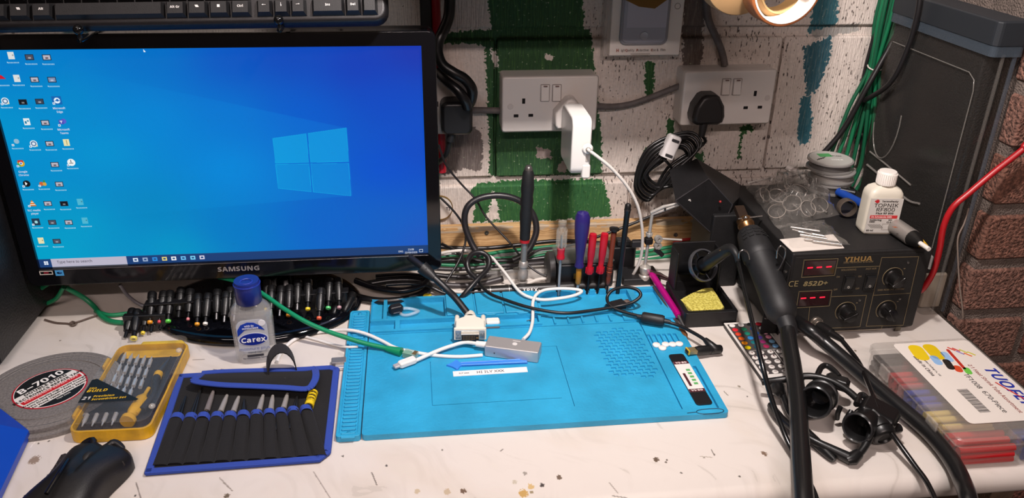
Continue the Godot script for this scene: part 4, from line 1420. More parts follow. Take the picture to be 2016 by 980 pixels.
func tool_roll() -> void:
	var y := 0.004
	var tl := D(352, 738, y)
	var bl := D(286, 932, y)
	var br := D(640, 905, y)
	var tr := D(664, 722, y)
	var blue := fabric("3354c0", 90.0)
	var black := fabric("161517", 70.0)
	var t := thing("tool_roll", "open black fabric tool roll with blue piping and flap", "tool roll", at(Vector3((tl.x + br.x) / 2, 0, (tl.z + br.z) / 2)))
	# corners with a slack outline
	var out := []
	var edge := [tl, bl, br + Vector3(-0.006, 0, 0), br + Vector3(0.004, 0, -0.012), tr + Vector3(0.002, 0, 0.004), tr + Vector3(-0.008, 0, -0.002)]
	var pl := PackedVector2Array()
	for p in edge:
		pl.append(Vector2(p.x, p.z))
	wpart(t, "cloth", MB.new().prism(Transform3D.IDENTITY, pl, 0.0006, y, 0.001), black)
	var pip := MB.new()
	var loop := []
	for i in edge.size():
		var a: Vector3 = edge[i]
		var b: Vector3 = edge[(i + 1) % edge.size()]
		var d := (b - a).normalized()
		var nn := d.cross(Vector3.UP)
		pip.box(Transform3D(Basis(d, Vector3.UP, d.cross(Vector3.UP)), (a + b) / 2 + Vector3(0, -0.0006, 0) + nn * (-0.0030)), Vector3((b - a).length() + 0.002, 0.0048, 0.0085), 0.0014)
	wpart(t, "piping", pip, blue)
	# row of pockets
	var hx := [349, 376, 401, 428, 454, 480, 506, 531, 554, 579, 604]
	var hy := [828, 828, 827, 826, 825, 823, 822, 820, 818, 815, 812]
	var bx := [300, 330, 361, 392, 423, 455, 487, 519, 551, 583, 616]
	for i in 11:
		var a := D(hx[i], hy[i], 0.006)
		var b := D(bx[i] + 14, 918 - i * 1.9, 0.004)
		var step: Vector3 = (D(hx[mini(i + 1, 10)], hy[mini(i + 1, 10)], 0.006) - D(hx[maxi(i - 1, 0)], hy[maxi(i - 1, 0)], 0.006))
		var half: float = step.length() / (2.0 if i > 0 and i < 10 else 1.0) * 0.57
		var sd := Vector3(1, 0, 0.02)
		var P := []
		for k in 9:
			var s := k / 8.0
			var c := a.lerp(b, s)
			var row := []
			for j in 9:
				var e := j / 8.0 * 2.0 - 1.0
				var bulge := (0.0092 - 0.0062 * s) * pow(maxf(0.0, 1.0 - pow(absf(e), 4.0)), 0.6) * (1.0 + 0.12 * sin(i * 2.3 + s * 5.0))
				row.append(Vector3(c.x, 0.0042, c.z) + sd * (e * half * 0.97) + Vector3(0, bulge, 0))
			P.append(row)
		var pk := wpart(t, "pocket", MB.new().sheet(P), black)
		# blue hem on the mouth of the pocket
		var H := []
		var back := (a - b).normalized()
		for k in 4:
			var c2 := a + Vector3(back.x, 0, back.z) * (0.0005 + 0.0085 * k / 3.0) - Vector3(back.x, 0, back.z) * 0.004
			var row2 := []
			for j in 9:
				var e := j / 8.0 * 2.0 - 1.0
				row2.append(Vector3(c2.x, 0.0046, c2.z) + sd * (e * half * 0.985) + Vector3(0, 0.0100 * pow(maxf(0.0, 1.0 - pow(absf(e), 3.0)), 0.6), 0) + Vector3(0, 0, 0.0015 * e * e))
			H.append(row2)
		wpart(pk, "hem", MB.new().sheet(H), blue)
	# flap folded over the top
	var fp := []
	var fe := [[[398, 736], [390, 742], [383, 750]], [[440, 733], [436, 744], [432, 757]], [[500, 731], [500, 744], [500, 760]], [[560, 730], [562, 743], [562, 763]], [[600, 729], [604, 742], [604, 765]], [[620, 726], [622, 738], [618, 752]]]
	for c in fe:
		fp.append([D(c[0][0], c[0][1], 0.006), D(c[1][0], c[1][1], 0.016), D(c[2][0], c[2][1], 0.017)])
	var P2 := []
	for i in fp.size():
		P2.append(spline(fp[i], 4))
	var flap := wpart(t, "flap", MB.new().sheet(P2), black)
	var rim := MB.new()
	var lo := []
	for i in fp.size():
		lo.append(fp[i][2])
	rim_strip(rim, spline([fp[0][0], fp[0][1]] + lo + [fp[5][1], fp[5][0]], 5), 0.0088)
	wpart(flap, "flap_piping", rim, blue)
	var hi := []
	for i in fp.size():
		hi.append(fp[i][0] + Vector3(0, 0.0015, 0))
	var rim2 := MB.new()
	rim_strip(rim2, spline(hi, 4), 0.0075)
	wpart(flap, "fold_piping", rim2, blue)
	# webbing strap standing up in a loop
	var st := MB.new()
	var arc := []
	for k in 13:
		var a := PI * k / 12.0
		var c := D(557, 735, 0.006)
		arc.append(c + Vector3(-0.002 - 0.017 * cos(a), 0.034 * sin(a), -0.006 - 0.006 * cos(a) * -1.0))
	for k in 12:
		for s in [[0.0, 1.0]]:
			var w := Vector3(0.005, 0, 0.021)
			var nn: Vector3 = (arc[k + 1] - arc[k]).cross(w).normalized()
			st.quad(arc[k] - w * 0.5, arc[k + 1] - w * 0.5, arc[k + 1] + w * 0.5, arc[k] + w * 0.5, nn)
			var q := nn * 0.0015
			st.quad(arc[k] - w * 0.5 + q, arc[k + 1] - w * 0.5 + q, arc[k + 1] + w * 0.5 + q, arc[k] + w * 0.5 + q, nn)
			st.quad(arc[k] + w * 0.5, arc[k + 1] + w * 0.5, arc[k + 1] + w * 0.5 + q, arc[k] + w * 0.5 + q, Vector3.BACK)
			st.quad(arc[k] - w * 0.5, arc[k + 1] - w * 0.5, arc[k + 1] - w * 0.5 + q, arc[k] - w * 0.5 + q, Vector3.FORWARD)
	wpart(t, "strap", st, fabric("232022", 120.0))
	# the tools in the pockets
	var kinds := ["thin", "dark", "grey", "clear", "clear", "bent", "clear", "angled", "clear", "dark", "knife"]
	var tips := [[366, 780], [396, 762], [420, 770], [447, 778], [470, 781], [481, 786], [518, 778], [537, 779], [566, 775], [585, 780], [617, 772]]
	var says := ["slim black tweezers with a needle tip", "flat black tweezers reaching under the flap", "black tweezers with a grey sleeve under the flap", "black tweezers with a clear tip sleeve beside the grey sleeved pair", "black tweezers with clear sleeve left of the bent pair", "black tweezers with a bent bare tip", "black tweezers with a clear tip sleeve, right of the bent pair", "black tweezers with an angled clear tip sleeve", "black tweezers with clear sleeve right of the angled pair", "all black tweezers beside the striped knife", "black and yellow striped precision knife"]
	for i in 11:
		var a := D(hx[i], hy[i], 0.007)
		var e := D(tips[i][0], tips[i][1], 0.008)
		var m := a.lerp(e, 0.45)
		var inn := a + (a - e).normalized() * 0.025
		inn.y = 0.0052
		var o := thing("precision_knife" if i == 10 else "tweezers", says[i] + " in the tool roll", "knife" if i == 10 else "tweezers", at(Vector3(inn.x, 0.006, inn.z)), "hand tools in the tool roll")
		if i == 10:
			wpart(o, "handle", MB.new().tube([a, a.lerp(e, 0.1), e], [0.0035, 0.0050, 0.0045], 8), M("1b1a1a", 0.5))
			for k in 5:
				var c := a.lerp(e, 0.30 + k * 0.155)
				wpart(o, "yellow_band" , MB.new().tube([c, c + (e - a).normalized() * (0.009 if k == 0 else 0.0024)], 0.0058, 10), M("e8c81a", 0.45))
		else:
			var arms := MB.new()
			var sd := Vector3(0.0022, 0, 0)
			if kinds[i] == "bent":
				arms.tube([inn, a, m, e], [0.0045, 0.0042, 0.0030, 0.0012], 6)
			else:
				arms.tube([inn - sd, a - sd, e - sd * 0.2], [0.0022, 0.0022, 0.0008], 6).tube([inn + sd, a + sd, e + sd * 0.2], [0.0022, 0.0022, 0.0008], 6)
			wpart(o, "arms", arms, M("1a1a1b", 0.45) if kinds[i] != "thin" else M("2a2a2b", 0.3, 0.5))
			if kinds[i] in ["clear", "angled", "grey"]:
				wpart(o, "tip_sleeve", MB.new().tube([a.lerp(e, 0.30), a.lerp(e, 0.75), e], [0.0036, 0.0030, 0.0018], 8), M("918d89", 0.3) if kinds[i] != "grey" else M("77706e", 0.5))

func rim_strip(mb: MB, pts: Array, w: float) -> void:
	# flat binding tape along a path, thick enough to see from the side
	for i in pts.size() - 1:
		var a: Vector3 = pts[i]
		var b: Vector3 = pts[i + 1]
		var d := (b - a)
		if d.length() < 1e-5:
			continue
		d = d.normalized()
		var s := d.cross(Vector3.UP).normalized()
		mb.box(Transform3D(Basis(d, s.cross(d) * -1.0 if s.cross(d).y < 0 else s.cross(d), s), (a + b) / 2), Vector3((b - a).length() + 0.0012, 0.0026, w), 0.0008)

func fabric(hex: String, scale: float) -> StandardMaterial3D:
	var k := "fabric" + hex
	if mats.has(k):
		return mats[k]
	var m := StandardMaterial3D.new()
	m.albedo_color = Color(hex)
	m.roughness = 0.9
	var im := Image.create(64, 64, false, Image.FORMAT_RGB8)
	for j in 64:
		for i in 64:
			var g := 0.72 + 0.28 * absf(sin(PI * (i + (4 if (j / 8) % 2 else 0)) / 8.0)) * absf(sin(PI * j / 8.0))
			im.set_pixel(i, j, Color(g, g, g))
	var hn := im.duplicate()
	hn.convert(Image.FORMAT_RGBA8)
	hn.bump_map_to_normal_map(3.0)
	m.albedo_texture = imgtex(im)
	m.normal_enabled = true
	m.normal_texture = imgtex(hn)
	m.normal_scale = 0.8
	m.uv1_triplanar = true
	m.uv1_world_triplanar = true
	m.uv1_scale = Vector3.ONE * scale
	m.rim_enabled = true
	m.rim = 0.25
	m.resource_name = "woven_" + hex
	mats[k] = m
	return m


func gel_bottle() -> void:
	var f := at(D(507, 704, 0.0), deg_to_rad(7.0))
	var t := thing("gel_bottle", "clear bottle of hand gel with dark blue flip cap", "bottle", f)
	var rows := []
	var pf := [[0.0, 0.80], [0.0015, 0.93], [0.006, 0.98], [0.020, 0.97], [0.050, 1.0], [0.066, 1.0], [0.074, 0.95], [0.080, 0.80], [0.0845, 0.60], [0.086, 0.50]]
	for p in pf:
		var row := []
		for k in 36:
			var a := TAU * k / 36
			var c := cos(a)
			var s := sin(a)
			row.append(Vector3(signf(c) * pow(absf(c), 0.75) * 0.026 * p[1], p[0] + 0.0004, signf(s) * pow(absf(s), 0.75) * 0.015 * lerpf(p[1], 1.0, 0.3 if p[0] < 0.07 else 0.0)))
		rows.append(row)
	var gel := StandardMaterial3D.new()
	gel.albedo_color = Color(Color("e8e8e4"), 0.16)
	gel.transparency = BaseMaterial3D.TRANSPARENCY_ALPHA
	gel.roughness = 0.12
	gel.resource_name = "clear_bottle"
	part(t, "bottle", MB.new().sheet(rows, true).prism(Transform3D.IDENTITY, rrect(0.041, 0.026, 0.009, 4), 0.0004, 0.0012), gel)
	var rows2 := []
	for p in pf:
		if p[0] < 0.080:
			var row := []
			for k in 36:
				var a := TAU * k / 36
				var c := cos(a)
				var s := sin(a)
				row.append(Vector3(signf(c) * pow(absf(c), 0.75) * 0.0242 * p[1], p[0] + 0.0016, signf(s) * pow(absf(s), 0.75) * 0.0132 * lerpf(p[1], 1.0, 0.3 if p[0] < 0.07 else 0.0)))
			rows2.append(row)
	part(t, "gel", MB.new().sheet(rows2, true), glass("dcd8d2", 0.20, 0.2))
	var cap := part(t, "cap", MB.new().lathe(at(Vector3(0, 0.084, 0)), prof([[0.0, 0], [0.0148, 0.0], [0.0158, 0.001], [0.0158, 0.026], [0.0150, 0.030], [0.012, 0.0305], [0.0, 0.0295]]), 32), M("1d2a78", 0.28))
	part(cap, "thumb_dip", MB.new().lathe(at(Vector3(0, 0.1142, 0.005)), prof([[0.0065, 0.0004], [0.0072, 0.001], [0.0080, 0.0004]]), 24), M("2a3aa0", 0.25))
	part(cap, "lip", MB.new().ring(at(Vector3(0, 0.109, 0)), circle(0.0165, 28), circle(0.0152, 28), 0.0, 0.0016, 0.0004), M("24349a", 0.25))
	# printed front
	var z := 0.0158
	var ff := func(x: float, y: float, dz := 0.0) -> Transform3D:
		return face(Vector3(x, y, z + dz), Vector3.RIGHT, Vector3.BACK)
	var flat := Basis(Vector3.RIGHT, Vector3(0, 0, 1), Vector3(0, -1, 0))
	var lb := part(t, "label", MB.new().prism(Transform3D(flat, Vector3(0, 0.043, z - 0.0006)), rrect(0.037, 0.046, 0.009, 4), 0.0, 0.0006), glass("d8dce4", 0.55, 0.2))
	part(lb, "blue_arch", MB.new().prism(Transform3D(flat, Vector3(-0.001, 0.047, z)), poly([[-0.017, 0.003], [-0.0165, -0.006], [-0.012, -0.013], [-0.004, -0.016], [0.004, -0.015], [0.012, -0.009], [0.016, -0.003], [0.008, -0.0062], [0.0, -0.0072], [-0.008, -0.0052]]), 0.0, 0.0005), M("1c3da8", 0.35))
	part(lb, "brand_oval", MB.new().lathe(Transform3D(flat, Vector3(0, 0.038, z)), prof([[0.0, 0.0008], [0.0165, 0.0007], [0.0168, 0.0]]), 32, 1.0, 0.50), M("12288c", 0.35))
	part(lb, "oval_rim", MB.new().lathe(Transform3D(flat, Vector3(0, 0.038, z)), prof([[0.0165, 0.0], [0.0180, 0.0004], [0.0182, 0.0]]), 32, 1.0, 0.50), M("d0d6e4", 0.35))
	part(lb, "brand_word", MB.new().text(ff.call(0.0, 0.0378, 0.001), "Carex", 0.0068, true, false, 1, 1.15, 0.0004), M("eef0f4", 0.4))
	part(lb, "roundel", MB.new().lathe(Transform3D(flat, Vector3(0.0125, 0.0605, z)), prof([[0, 0.0005], [0.0042, 0.0005], [0.0043, 0]]), 20), M("e8e8ec", 0.4))
	part(lb, "small_print", MB.new().text(ff.call(0.0, 0.0245, 0.0), "moisture plus", 0.0040, false, false, 1, 1.1, 0.0003), M("7480a8", 0.4))
	part(lb, "kind_print", MB.new().text(ff.call(0.0, 0.0188, 0.0), "Hand Gel", 0.0026, false, false, 1, 1.1, 0.0003).text(ff.call(0.0, 0.0105, 0.0), "To moisturise hands", 0.0018, true, false, 1, 1.0, 0.0003), M("4a4a58", 0.4))
	part(lb, "panel", MB.new().box(at(Vector3(0, 0.0140, z)), Vector3(0.020, 0.0030, 0.0006)), M("34343c", 0.5))
	part(lb, "arch_print", MB.new().text(ff.call(-0.003, 0.0580, 0.0008), "with 2x", 0.0018, true, false, 1, 1.0, 0.0003).text(ff.call(-0.002, 0.0548, 0.0008), "moisturisers", 0.0018, true, false, 1, 1.0, 0.0003), M("e6eaf4", 0.4))


func connector_tips() -> void:
	var black := G("141416", 0.35, 0.1, 20.0)
	var rail := thing("tip_rail", "long black rail of charger tips on the monitor foot", "holder", at(D(480, 620, 0.03) * Vector3(1, 0, 1)))
	var r0 := D(289, 606, 0.040)
	var r1 := D(672, 581, 0.040)
	var d := (r1 - r0).normalized()
	wpart(rail, "bar", MB.new().box(Transform3D(Basis(d, Vector3.UP, d.cross(Vector3.UP)), (r0 + r1) / 2 + Vector3(0, -0.016, -0.020)), Vector3((r1 - r0).length() + 0.012, 0.024, 0.010), 0.002), black)
	wpart(rail, "lip", MB.new().box(Transform3D(Basis(d, Vector3.UP, d.cross(Vector3.UP)), (r0 + r1) / 2 + Vector3(0, -0.003, -0.019)), Vector3((r1 - r0).length() + 0.016, 0.002, 0.014), 0.0005), M("17171a", 0.3))
	for s in [0.08, 0.5, 0.92]:
		var p := r0.lerp(r1, s) + Vector3(0, -0.022, -0.013)
		wpart(rail, "post", MB.new().box(at(Vector3(p.x, (p.y + 0.0135) / 2, p.z)), Vector3(0.01, maxf(0.004, p.y - 0.0135 + 0.008), 0.008), 0.001), black)
	var small := thing("tip_rail", "short black rail of charger tips beside the monitor foot", "holder", at(D(290, 640, 0.0)))
	var s0 := D(243, 628, 0.026)
	var s1 := D(318, 624, 0.026)
	wpart(small, "bar", MB.new().box(at((s0 + s1) / 2 + Vector3(0, -0.012, -0.010)), Vector3((s1 - s0).length() + 0.008, 0.026, 0.010), 0.002), black)
	# [px, py of the barrel's end, height, barrel radius, colour of its ring ("" = bare), words]
	var tips := [
		[295, 636, 0.017, 0.0034, "f0a020", "orange"], [313, 635, 0.017, 0.0022, "d04050", "small red"], [331, 634, 0.017, 0.0036, "62d850", "bright green"], [351, 627, 0.018, 0.0036, "", "bare black"], [370, 630, 0.018, 0.0022, "d88088", "pink"], [388, 640, 0.016, 0.0033, "e8a028", "orange"], [404, 639, 0.016, 0.0032, "e8e6e0", "white"], [426, 631, 0.018, 0.0026, "", "bare silver"], [441, 636, 0.017, 0.0025, "", "bare silver"], [450, 627, 0.019, 0.0036, "", "bare black"], [460, 635, 0.017, 0.0024, "", "bare silver"], [471, 624, 0.019, 0.0032, "", "bare black"],
		[525, 611, 0.021, 0.0035, "ecd02c", "yellow"], [533, 623, 0.019, 0.0026, "", "bare silver"], [550, 624, 0.019, 0.0024, "", "bare silver"], [568, 622, 0.019, 0.0034, "d88a28", "orange"], [585, 612, 0.021, 0.0030, "", "flat silver"], [606, 610, 0.021, 0.0034, "ecd02c", "yellow"], [628, 628, 0.018, 0.0034, "e06040", "red"], [646, 608, 0.021, 0.0036, "58c878", "green"], [668, 607, 0.021, 0.0030, "b89098", "pale pink"],
	]
	var low := [[246, 666, 0.004, 0.0034, "", "bare black"], [263, 668, 0.006, 0.0046, "e8d84a", "large yellow"], [281, 657, 0.006, 0.0028, "e8d040", "small yellow"], [297, 655, 0.006, 0.0032, "", "bare black"], [315, 650, 0.006, 0.0034, "", "bare black"], [650, 632, 0.006, 0.0030, "4aa8d8", "blue"], [672, 626, 0.006, 0.0030, "", "bare silver"]]
	var barrel := M("1d1d20", 0.25, 0.3)
	var steel := M("9a989a", 0.25, 0.9)
	for k in tips.size() + low.size():
		var q: Array = tips[k] if k < tips.size() else low[k - tips.size()]
		var e := D(q[0], q[1], q[2])
		var dir := Vector3(rng.randf_range(-0.05, 0.05), -0.60 if k < tips.size() else -0.42, 0.80).normalized()
		if k >= tips.size() + 5:
			dir = Vector3(-0.30, -0.32, 0.80).normalized()
		var root := e - dir * 0.042
		var bare: bool = q[4] == ""
		var where := "on the long rail" if k < tips.size() else ("on the short rail" if k < tips.size() + 5 else "at the end of the long rail")
		var t := thing("charger_tip", tip_label(tips, low, k, where), "charger tip", at(Vector3(e.x, e.y - q[3] * 0.5, e.z)), "black charger tips under the monitor")
		var f := along(root, dir)
		wpart(t, "body", MB.new().lathe(f, prof([[0, -0.004], [0.0050, -0.0036], [0.0060, -0.002], [0.0062, 0.006], [0.0054, 0.0065], [0.0054, 0.0085], [0.0062, 0.009], [0.0062, 0.024], [0.0046, 0.029], [0.0046, 0.031], [0, 0.031]]), 14), black)
		wpart(t, "barrel", MB.new().lathe(f, prof([[q[3] * 0.72, 0.030], [q[3] * 0.74, 0.0405], [q[3] * 0.45, 0.0408], [q[3] * 0.40, 0.034]]), 12), steel if q[5].contains("silver") else barrel)
		if not bare:
			wpart(t, "ring", MB.new().lathe(f, prof([[q[3] * 0.70, 0.0385], [q[3], 0.0390], [q[3] * 1.02, 0.0412], [q[3] * 0.92, 0.0422], [q[3] * 0.55, 0.0422], [q[3] * 0.5, 0.039]]), 14), M(q[4], 0.4))

func tip_label(tips: Array, low: Array, k: int, where: String) -> String:
	var d := func(q: Array) -> String:
		return q[5] + ("" if q[4] == "" else " ringed")
	if k >= tips.size():
		var j := k - tips.size()
		if j in [0, 3, 4]:
			return ["black charger tip with bare black barrel at the outer end of the short rail", "", "", "black charger tip with bare black barrel beside the small yellow ringed tip", "black charger tip with bare black barrel at the inner end of the short rail"][j]
		return "black charger tip with %s barrel %s" % [d.call(low[j]), where]
	if k == 0:
		return "black charger tip with %s barrel next to the small red ringed tip" % d.call(tips[k])
	if k == tips.size() - 1:
		return "black charger tip with %s barrel next to the green ringed tip" % d.call(tips[k])
	return "black charger tip with %s barrel between %s and %s tips" % [d.call(tips[k]), d.call(tips[k - 1]), d.call(tips[k + 1])]


# ------------------------------------------------------------------ sockets, plugs and cables on the wall
func socket(x0: float, y0: float, roll: float, label: String, plan: Dictionary) -> Node3D:
	var f := Transform3D(Basis(Vector3.BACK, roll), Vector3(x0, y0, 0))
	var t := thing("wall_socket", label, "socket", f)
	var white := M("d9d2cc", 0.3)
	var flat := Basis(Vector3.RIGHT, Vector3(0, 0, 1), Vector3(0, -1, 0))
	part(t, "back_box", MB.new().prism(Transform3D(flat, Vector3(0.073, 0.043, 0.002)), rrect(0.1445, 0.0845, 0.004, 3), 0.0, 0.034), M("cfc8c2", 0.45))
	part(t, "faceplate", MB.new().prism(Transform3D(flat, Vector3(0.073, 0.043, 0.0362)), rrect(0.146, 0.086, 0.005, 3), 0.0, 0.009, 0.0035, true), white)
	var inv := f.affine_inverse()
	for q in plan.slots:
		var c: Vector3 = inv * W(q[0], q[1], 0.0455)
		var tall: bool = q[2]
		part(t, "slot", MB.new().ring(Transform3D(flat, Vector3(c.x, c.y, 0.0445)), rrect(0.0062 if tall else 0.0088, 0.0098 if tall else 0.0062, 0.0005, 1), rrect(0.0046 if tall else 0.0072, 0.0082 if tall else 0.0046, 0.0004, 1), 0.0, 0.0010), white).name = "slot_rim"
		part(t, "slot", MB.new().box(at(Vector3(c.x, c.y, 0.0448)), Vector3(0.0046 if tall else 0.0072, 0.0082 if tall else 0.0046, 0.0012)), M("0d0a0a", 0.9))
	for q in plan.switches:
		var c: Vector3 = inv * W(q[0], q[1], 0.0455)
		part(t, "switch_frame", MB.new().ring(Transform3D(flat, Vector3(c.x, c.y, 0.0447)), rrect(0.0142, 0.0262, 0.0008, 1), rrect(0.0126, 0.0246, 0.0006, 1), 0.0, 0.0008), M("8f8682", 0.5))
		var sw := part(t, "switch", MB.new().box(Transform3D(Basis(Vector3.RIGHT, -0.10), Vector3(c.x, c.y, 0.0455)), Vector3(0.0122, 0.0242, 0.004), 0.0008), M("e0d9d3", 0.25))
		part(sw, "red_mark", MB.new().box(Transform3D(Basis(Vector3.RIGHT, -0.10), Vector3(c.x, c.y + 0.0108, 0.0486)), Vector3(0.0058, 0.0016, 0.0006)), M("6a4a44", 0.5))
	for q in plan.caps:
		var c: Vector3 = inv * W(q[0], q[1], 0.0455)
		part(t, "screw_cap", MB.new().lathe(along(Vector3(c.x, c.y, 0.0448), Vector3.BACK, Vector3.UP), prof([[0, 0.0009], [0.0040, 0.0009], [0.0046, 0.0002]]), 18), M("cbc3bd", 0.4))
	return t

func build_sockets() -> void:
	socket(-0.0248, 0.2084, 0.0, "white double wall socket with a white power adapter plugged in", {"slots": [[1031, 199, true], [1016, 228, false], [1045, 227, false]], "switches": [[1073, 183], [1096, 183]], "caps": [[1005, 210]]})
	socket(0.2525, 0.2125, 0.006, "white double wall socket with a black plug in its left outlet", {"slots": [[1487, 184, true], [1468, 212, false], [1496, 211, false]], "switches": [[1429, 171], [1451, 171]], "caps": [[1511, 193]]})
	socket(-0.2195, 0.2080, 0.0, "white double wall socket half hidden behind the monitor", {"slots": [[860, 205, true]], "switches": [[838, 190]], "caps": []})
	var grey := G("6c6462", 0.6, 0.2, 20.0)
	cable("mains_cable", path_w([[915, 217, 0.014], [950, 217, 0.012], [992, 218, 0.016]]), 0.0052, grey, "short grey mains cable left of the adapter socket")
	cable("mains_cable", path_w([[1172, 208, 0.016], [1205, 210, 0.011], [1245, 204, 0.010], [1290, 188, 0.012], [1340, 168, 0.018]]), 0.0050, grey, "grey mains cable running between the two white sockets")
	cable("mains_cable", path_w([[1384, -60, 0.010], [1390, 0, 0.010], [1396, 42, 0.011], [1412, 78, 0.013], [1422, 105, 0.014], [1427, 130, 0.018]]), 0.0056, grey, "grey mains cable entering the top of the right socket")

	# white laptop adapter on its plug head
	var wt := M("e9e6e1", 0.22)
	var c := W(1146, 268, 0.15)
	var x := c.x
	var t := thing("power_adapter", "white laptop power adapter hanging from the left socket", "adapter", at(Vector3(x, 0.176, 0.10), 0.0))
	var flat := Basis(Vector3.RIGHT, Vector3(0, 0, 1), Vector3(0, -1, 0))
	wpart(t, "plug_head", MB.new().prism(Transform3D(flat, Vector3(x - 0.001, 0.238, 0.0455)), poly([[-0.0235, 0.014], [-0.0195, 0.020], [0.0195, 0.020], [0.0235, 0.014], [0.0235, -0.006], [0.006, -0.0265], [0, -0.0285], [-0.006, -0.0265], [-0.0235, -0.006]]), 0.0, 0.022, 0.005, true), M("dcd5cf", 0.3))
	var br := MB.new()
	br.prism(Transform3D(Basis(Vector3(0, 0, -1), Vector3(1, 0, 0), Vector3(0, -1, 0)), Vector3(x - 0.0145, 0.2195, 0.1085)), rrect(0.083, 0.084, 0.012, 5), 0.0145, 0.029, 0.003, true, false)
	br.prism(Transform3D(Basis(Vector3(0, 0, -1), Vector3(-1, 0, 0), Vector3(0, 1, 0)), Vector3(x + 0.0145, 0.2195, 0.1085)), rrect(0.083, 0.084, 0.012, 5), 0.0145, 0.029, 0.003, true, false)
	wpart(t, "brick", br, wt)
	var pc := W(1157, 293, 0.1515)
	wpart(t, "cord_port", MB.new().lathe(along(pc, Vector3.BACK, Vector3.UP), prof([[0.0035, 0.003], [0.0062, 0.0025], [0.0078, 0.0]]), 20), wt)
	wpart(t, "cord_wing", MB.new().box(at(W(1153, 336, 0.147)), Vector3(0.0135, 0.022, 0.010), 0.003), wt)
	wpart(t, "wing_slot", MB.new().box(at(W(1156, 309, 0.1502)), Vector3(0.0042, 0.014, 0.0014), 0.0005), M("b5aca4", 0.5))
	var wc := M("d9d3cc", 0.4)
	var pts := [pc + Vector3(0, 0, 0.002), pc + Vector3(0.001, 0, 0.008)]
	pts.append_array(path_w([[1176, 308, 0.163], [1205, 332, 0.165], [1236, 368, 0.165], [1255, 404, 0.165], [1263, 440, 0.163], [1265, 470, 0.160], [1262, 505, 0.155]]))
	pts.append_array([Vector3(0.172, 0.020, 0.150), Vector3(0.165, 0.006, 0.145), Vector3(0.135, 0.004, 0.150)])
	wpart(t, "cord", MB.new().tube(spline(pts, 8), 0.0024, 8), wc)
	wpart(t, "strain_relief", MB.new().tube([pc + Vector3(0, 0, 0.002), pc + Vector3(0.003, -0.001, 0.010)], [0.0036, 0.0026], 8), M("8a8580", 0.5))

	# black mains plug in the right socket with its coiled cord
	var pk := M("1e1b1b", 0.45)
	var pl := thing("mains_plug", "black mains plug with coiled cord in the right wall socket", "plug", at(W(1386, 215, 0.05)))
	var pcc := W(1386, 209, 0.0455)
	wpart(pl, "body", MB.new().prism(Transform3D(flat, pcc), poly([[-0.0255, 0.010], [-0.0235, 0.0185], [-0.016, 0.0225], [0.016, 0.0225], [0.0235, 0.0185], [0.0255, 0.010], [0.023, -0.006], [0.014, -0.021], [0.008, -0.024], [-0.008, -0.024], [-0.014, -0.021], [-0.023, -0.006]]), 0.0, 0.030, 0.007, true), pk)
	wpart(pl, "cord_grip", MB.new().tube(path_w([[1387, 232, 0.063], [1384, 252, 0.064], [1381, 268, 0.064]]), [0.0075, 0.0062, 0.0048], 10), pk)
	# the hank: long loops folded over themselves
	var hank := []
	var ax0 := Vector2(1372, 270)
	var ax1 := Vector2(1258, 392)
	hank.append(W(1381, 266, 0.064))
	for k in 7:
		var off := (k - 3) * 5.5
		var z := 0.056 + 0.010 * (k % 3)
		hank.append(W(ax0.x + 12 - k * 5, ax0.y + 26 + off * 0.7, z))
		hank.append(W(lerpf(ax0.x, ax1.x, 0.5) + 16 + off, lerpf(ax0.y, ax1.y, 0.5) + 14 + off * 0.9, z + 0.004))
		hank.append(W(ax1.x + 20 + k * 3, ax1.y + 2 - k * 5, z))
		hank.append(W(ax1.x - 8 + k * 4, ax1.y - 26 - k * 4, z))
		hank.append(W(lerpf(ax0.x, ax1.x, 0.5) - 26 + off * 0.8, lerpf(ax0.y, ax1.y, 0.5) - 26 + off * 0.8, z + 0.004))
		hank.append(W(ax0.x - 18 - k * 4, ax0.y - 10 + k * 6, z))
	wpart(pl, "cord", MB.new().tube(spline(hank, 6), 0.0026, 7), M("161516", 0.35))
	var fc := W(1320, 288, 0.082)
	var fd := (W(1328, 270, 0.080) - W(1311, 308, 0.084)).normalized()
	var fr := wpart(pl, "ferrite", MB.new().prism(along(fc - fd * 0.018, fd), rrect(0.021, 0.018, 0.005, 4), 0.0, 0.036, 0.003, true), M("c9c4c2", 0.35))
	for s in [-0.012, 0.012]:
		wpart(fr, "clip_latch", MB.new().box(along(fc + fd * s + Vector3(0, 0, 0.0095), fd), Vector3(0.012, 0.004, 0.003), 0.0008), M("2b2a2c", 0.4))
	wpart(pl, "tie", MB.new().tube(spline(path_w([[1300, 308, 0.075], [1312, 318, 0.082], [1322, 330, 0.075]]), 5), 0.0022, 6), M("121113", 0.4))

	# black plug behind the monitor with its heavy lead
	var p3 := thing("mains_plug", "black mains plug with a thick lead beside the monitor", "plug", at(W(898, 225, 0.05)))
	wpart(p3, "body", MB.new().prism(Transform3D(flat, W(897, 222, 0.0455)), rrect(0.046, 0.050, 0.010, 4), 0.0, 0.034, 0.006, true), M("101012", 0.4))
	wpart(p3, "cord_grip", MB.new().tube(path_w([[893, 244, 0.066], [889, 262, 0.066], [886, 278, 0.066]]), [0.0085, 0.0075, 0.006], 10), M("141416", 0.5))
	wpart(p3, "cord", MB.new().tube(spline(path_w([[886, 276, 0.066], [880, 300, 0.06], [872, 312, 0.05], [850, 330, 0.03]]), 6), 0.0042, 8), M("141416", 0.5))
	cable("power_lead", path_w([[888, -70, 0.050], [886, -10, 0.050], [884, 30, 0.050], [874, 58, 0.055], [864, 80, 0.060], [862, 104, 0.070], [872, 128, 0.080], [893, 143, 0.085], [915, 156, 0.085], [929, 176, 0.085], [927, 198, 0.080], [917, 214, 0.070]]), 0.0078, M("121213", 0.35), "thick black lead looping beside the monitor's upper corner")
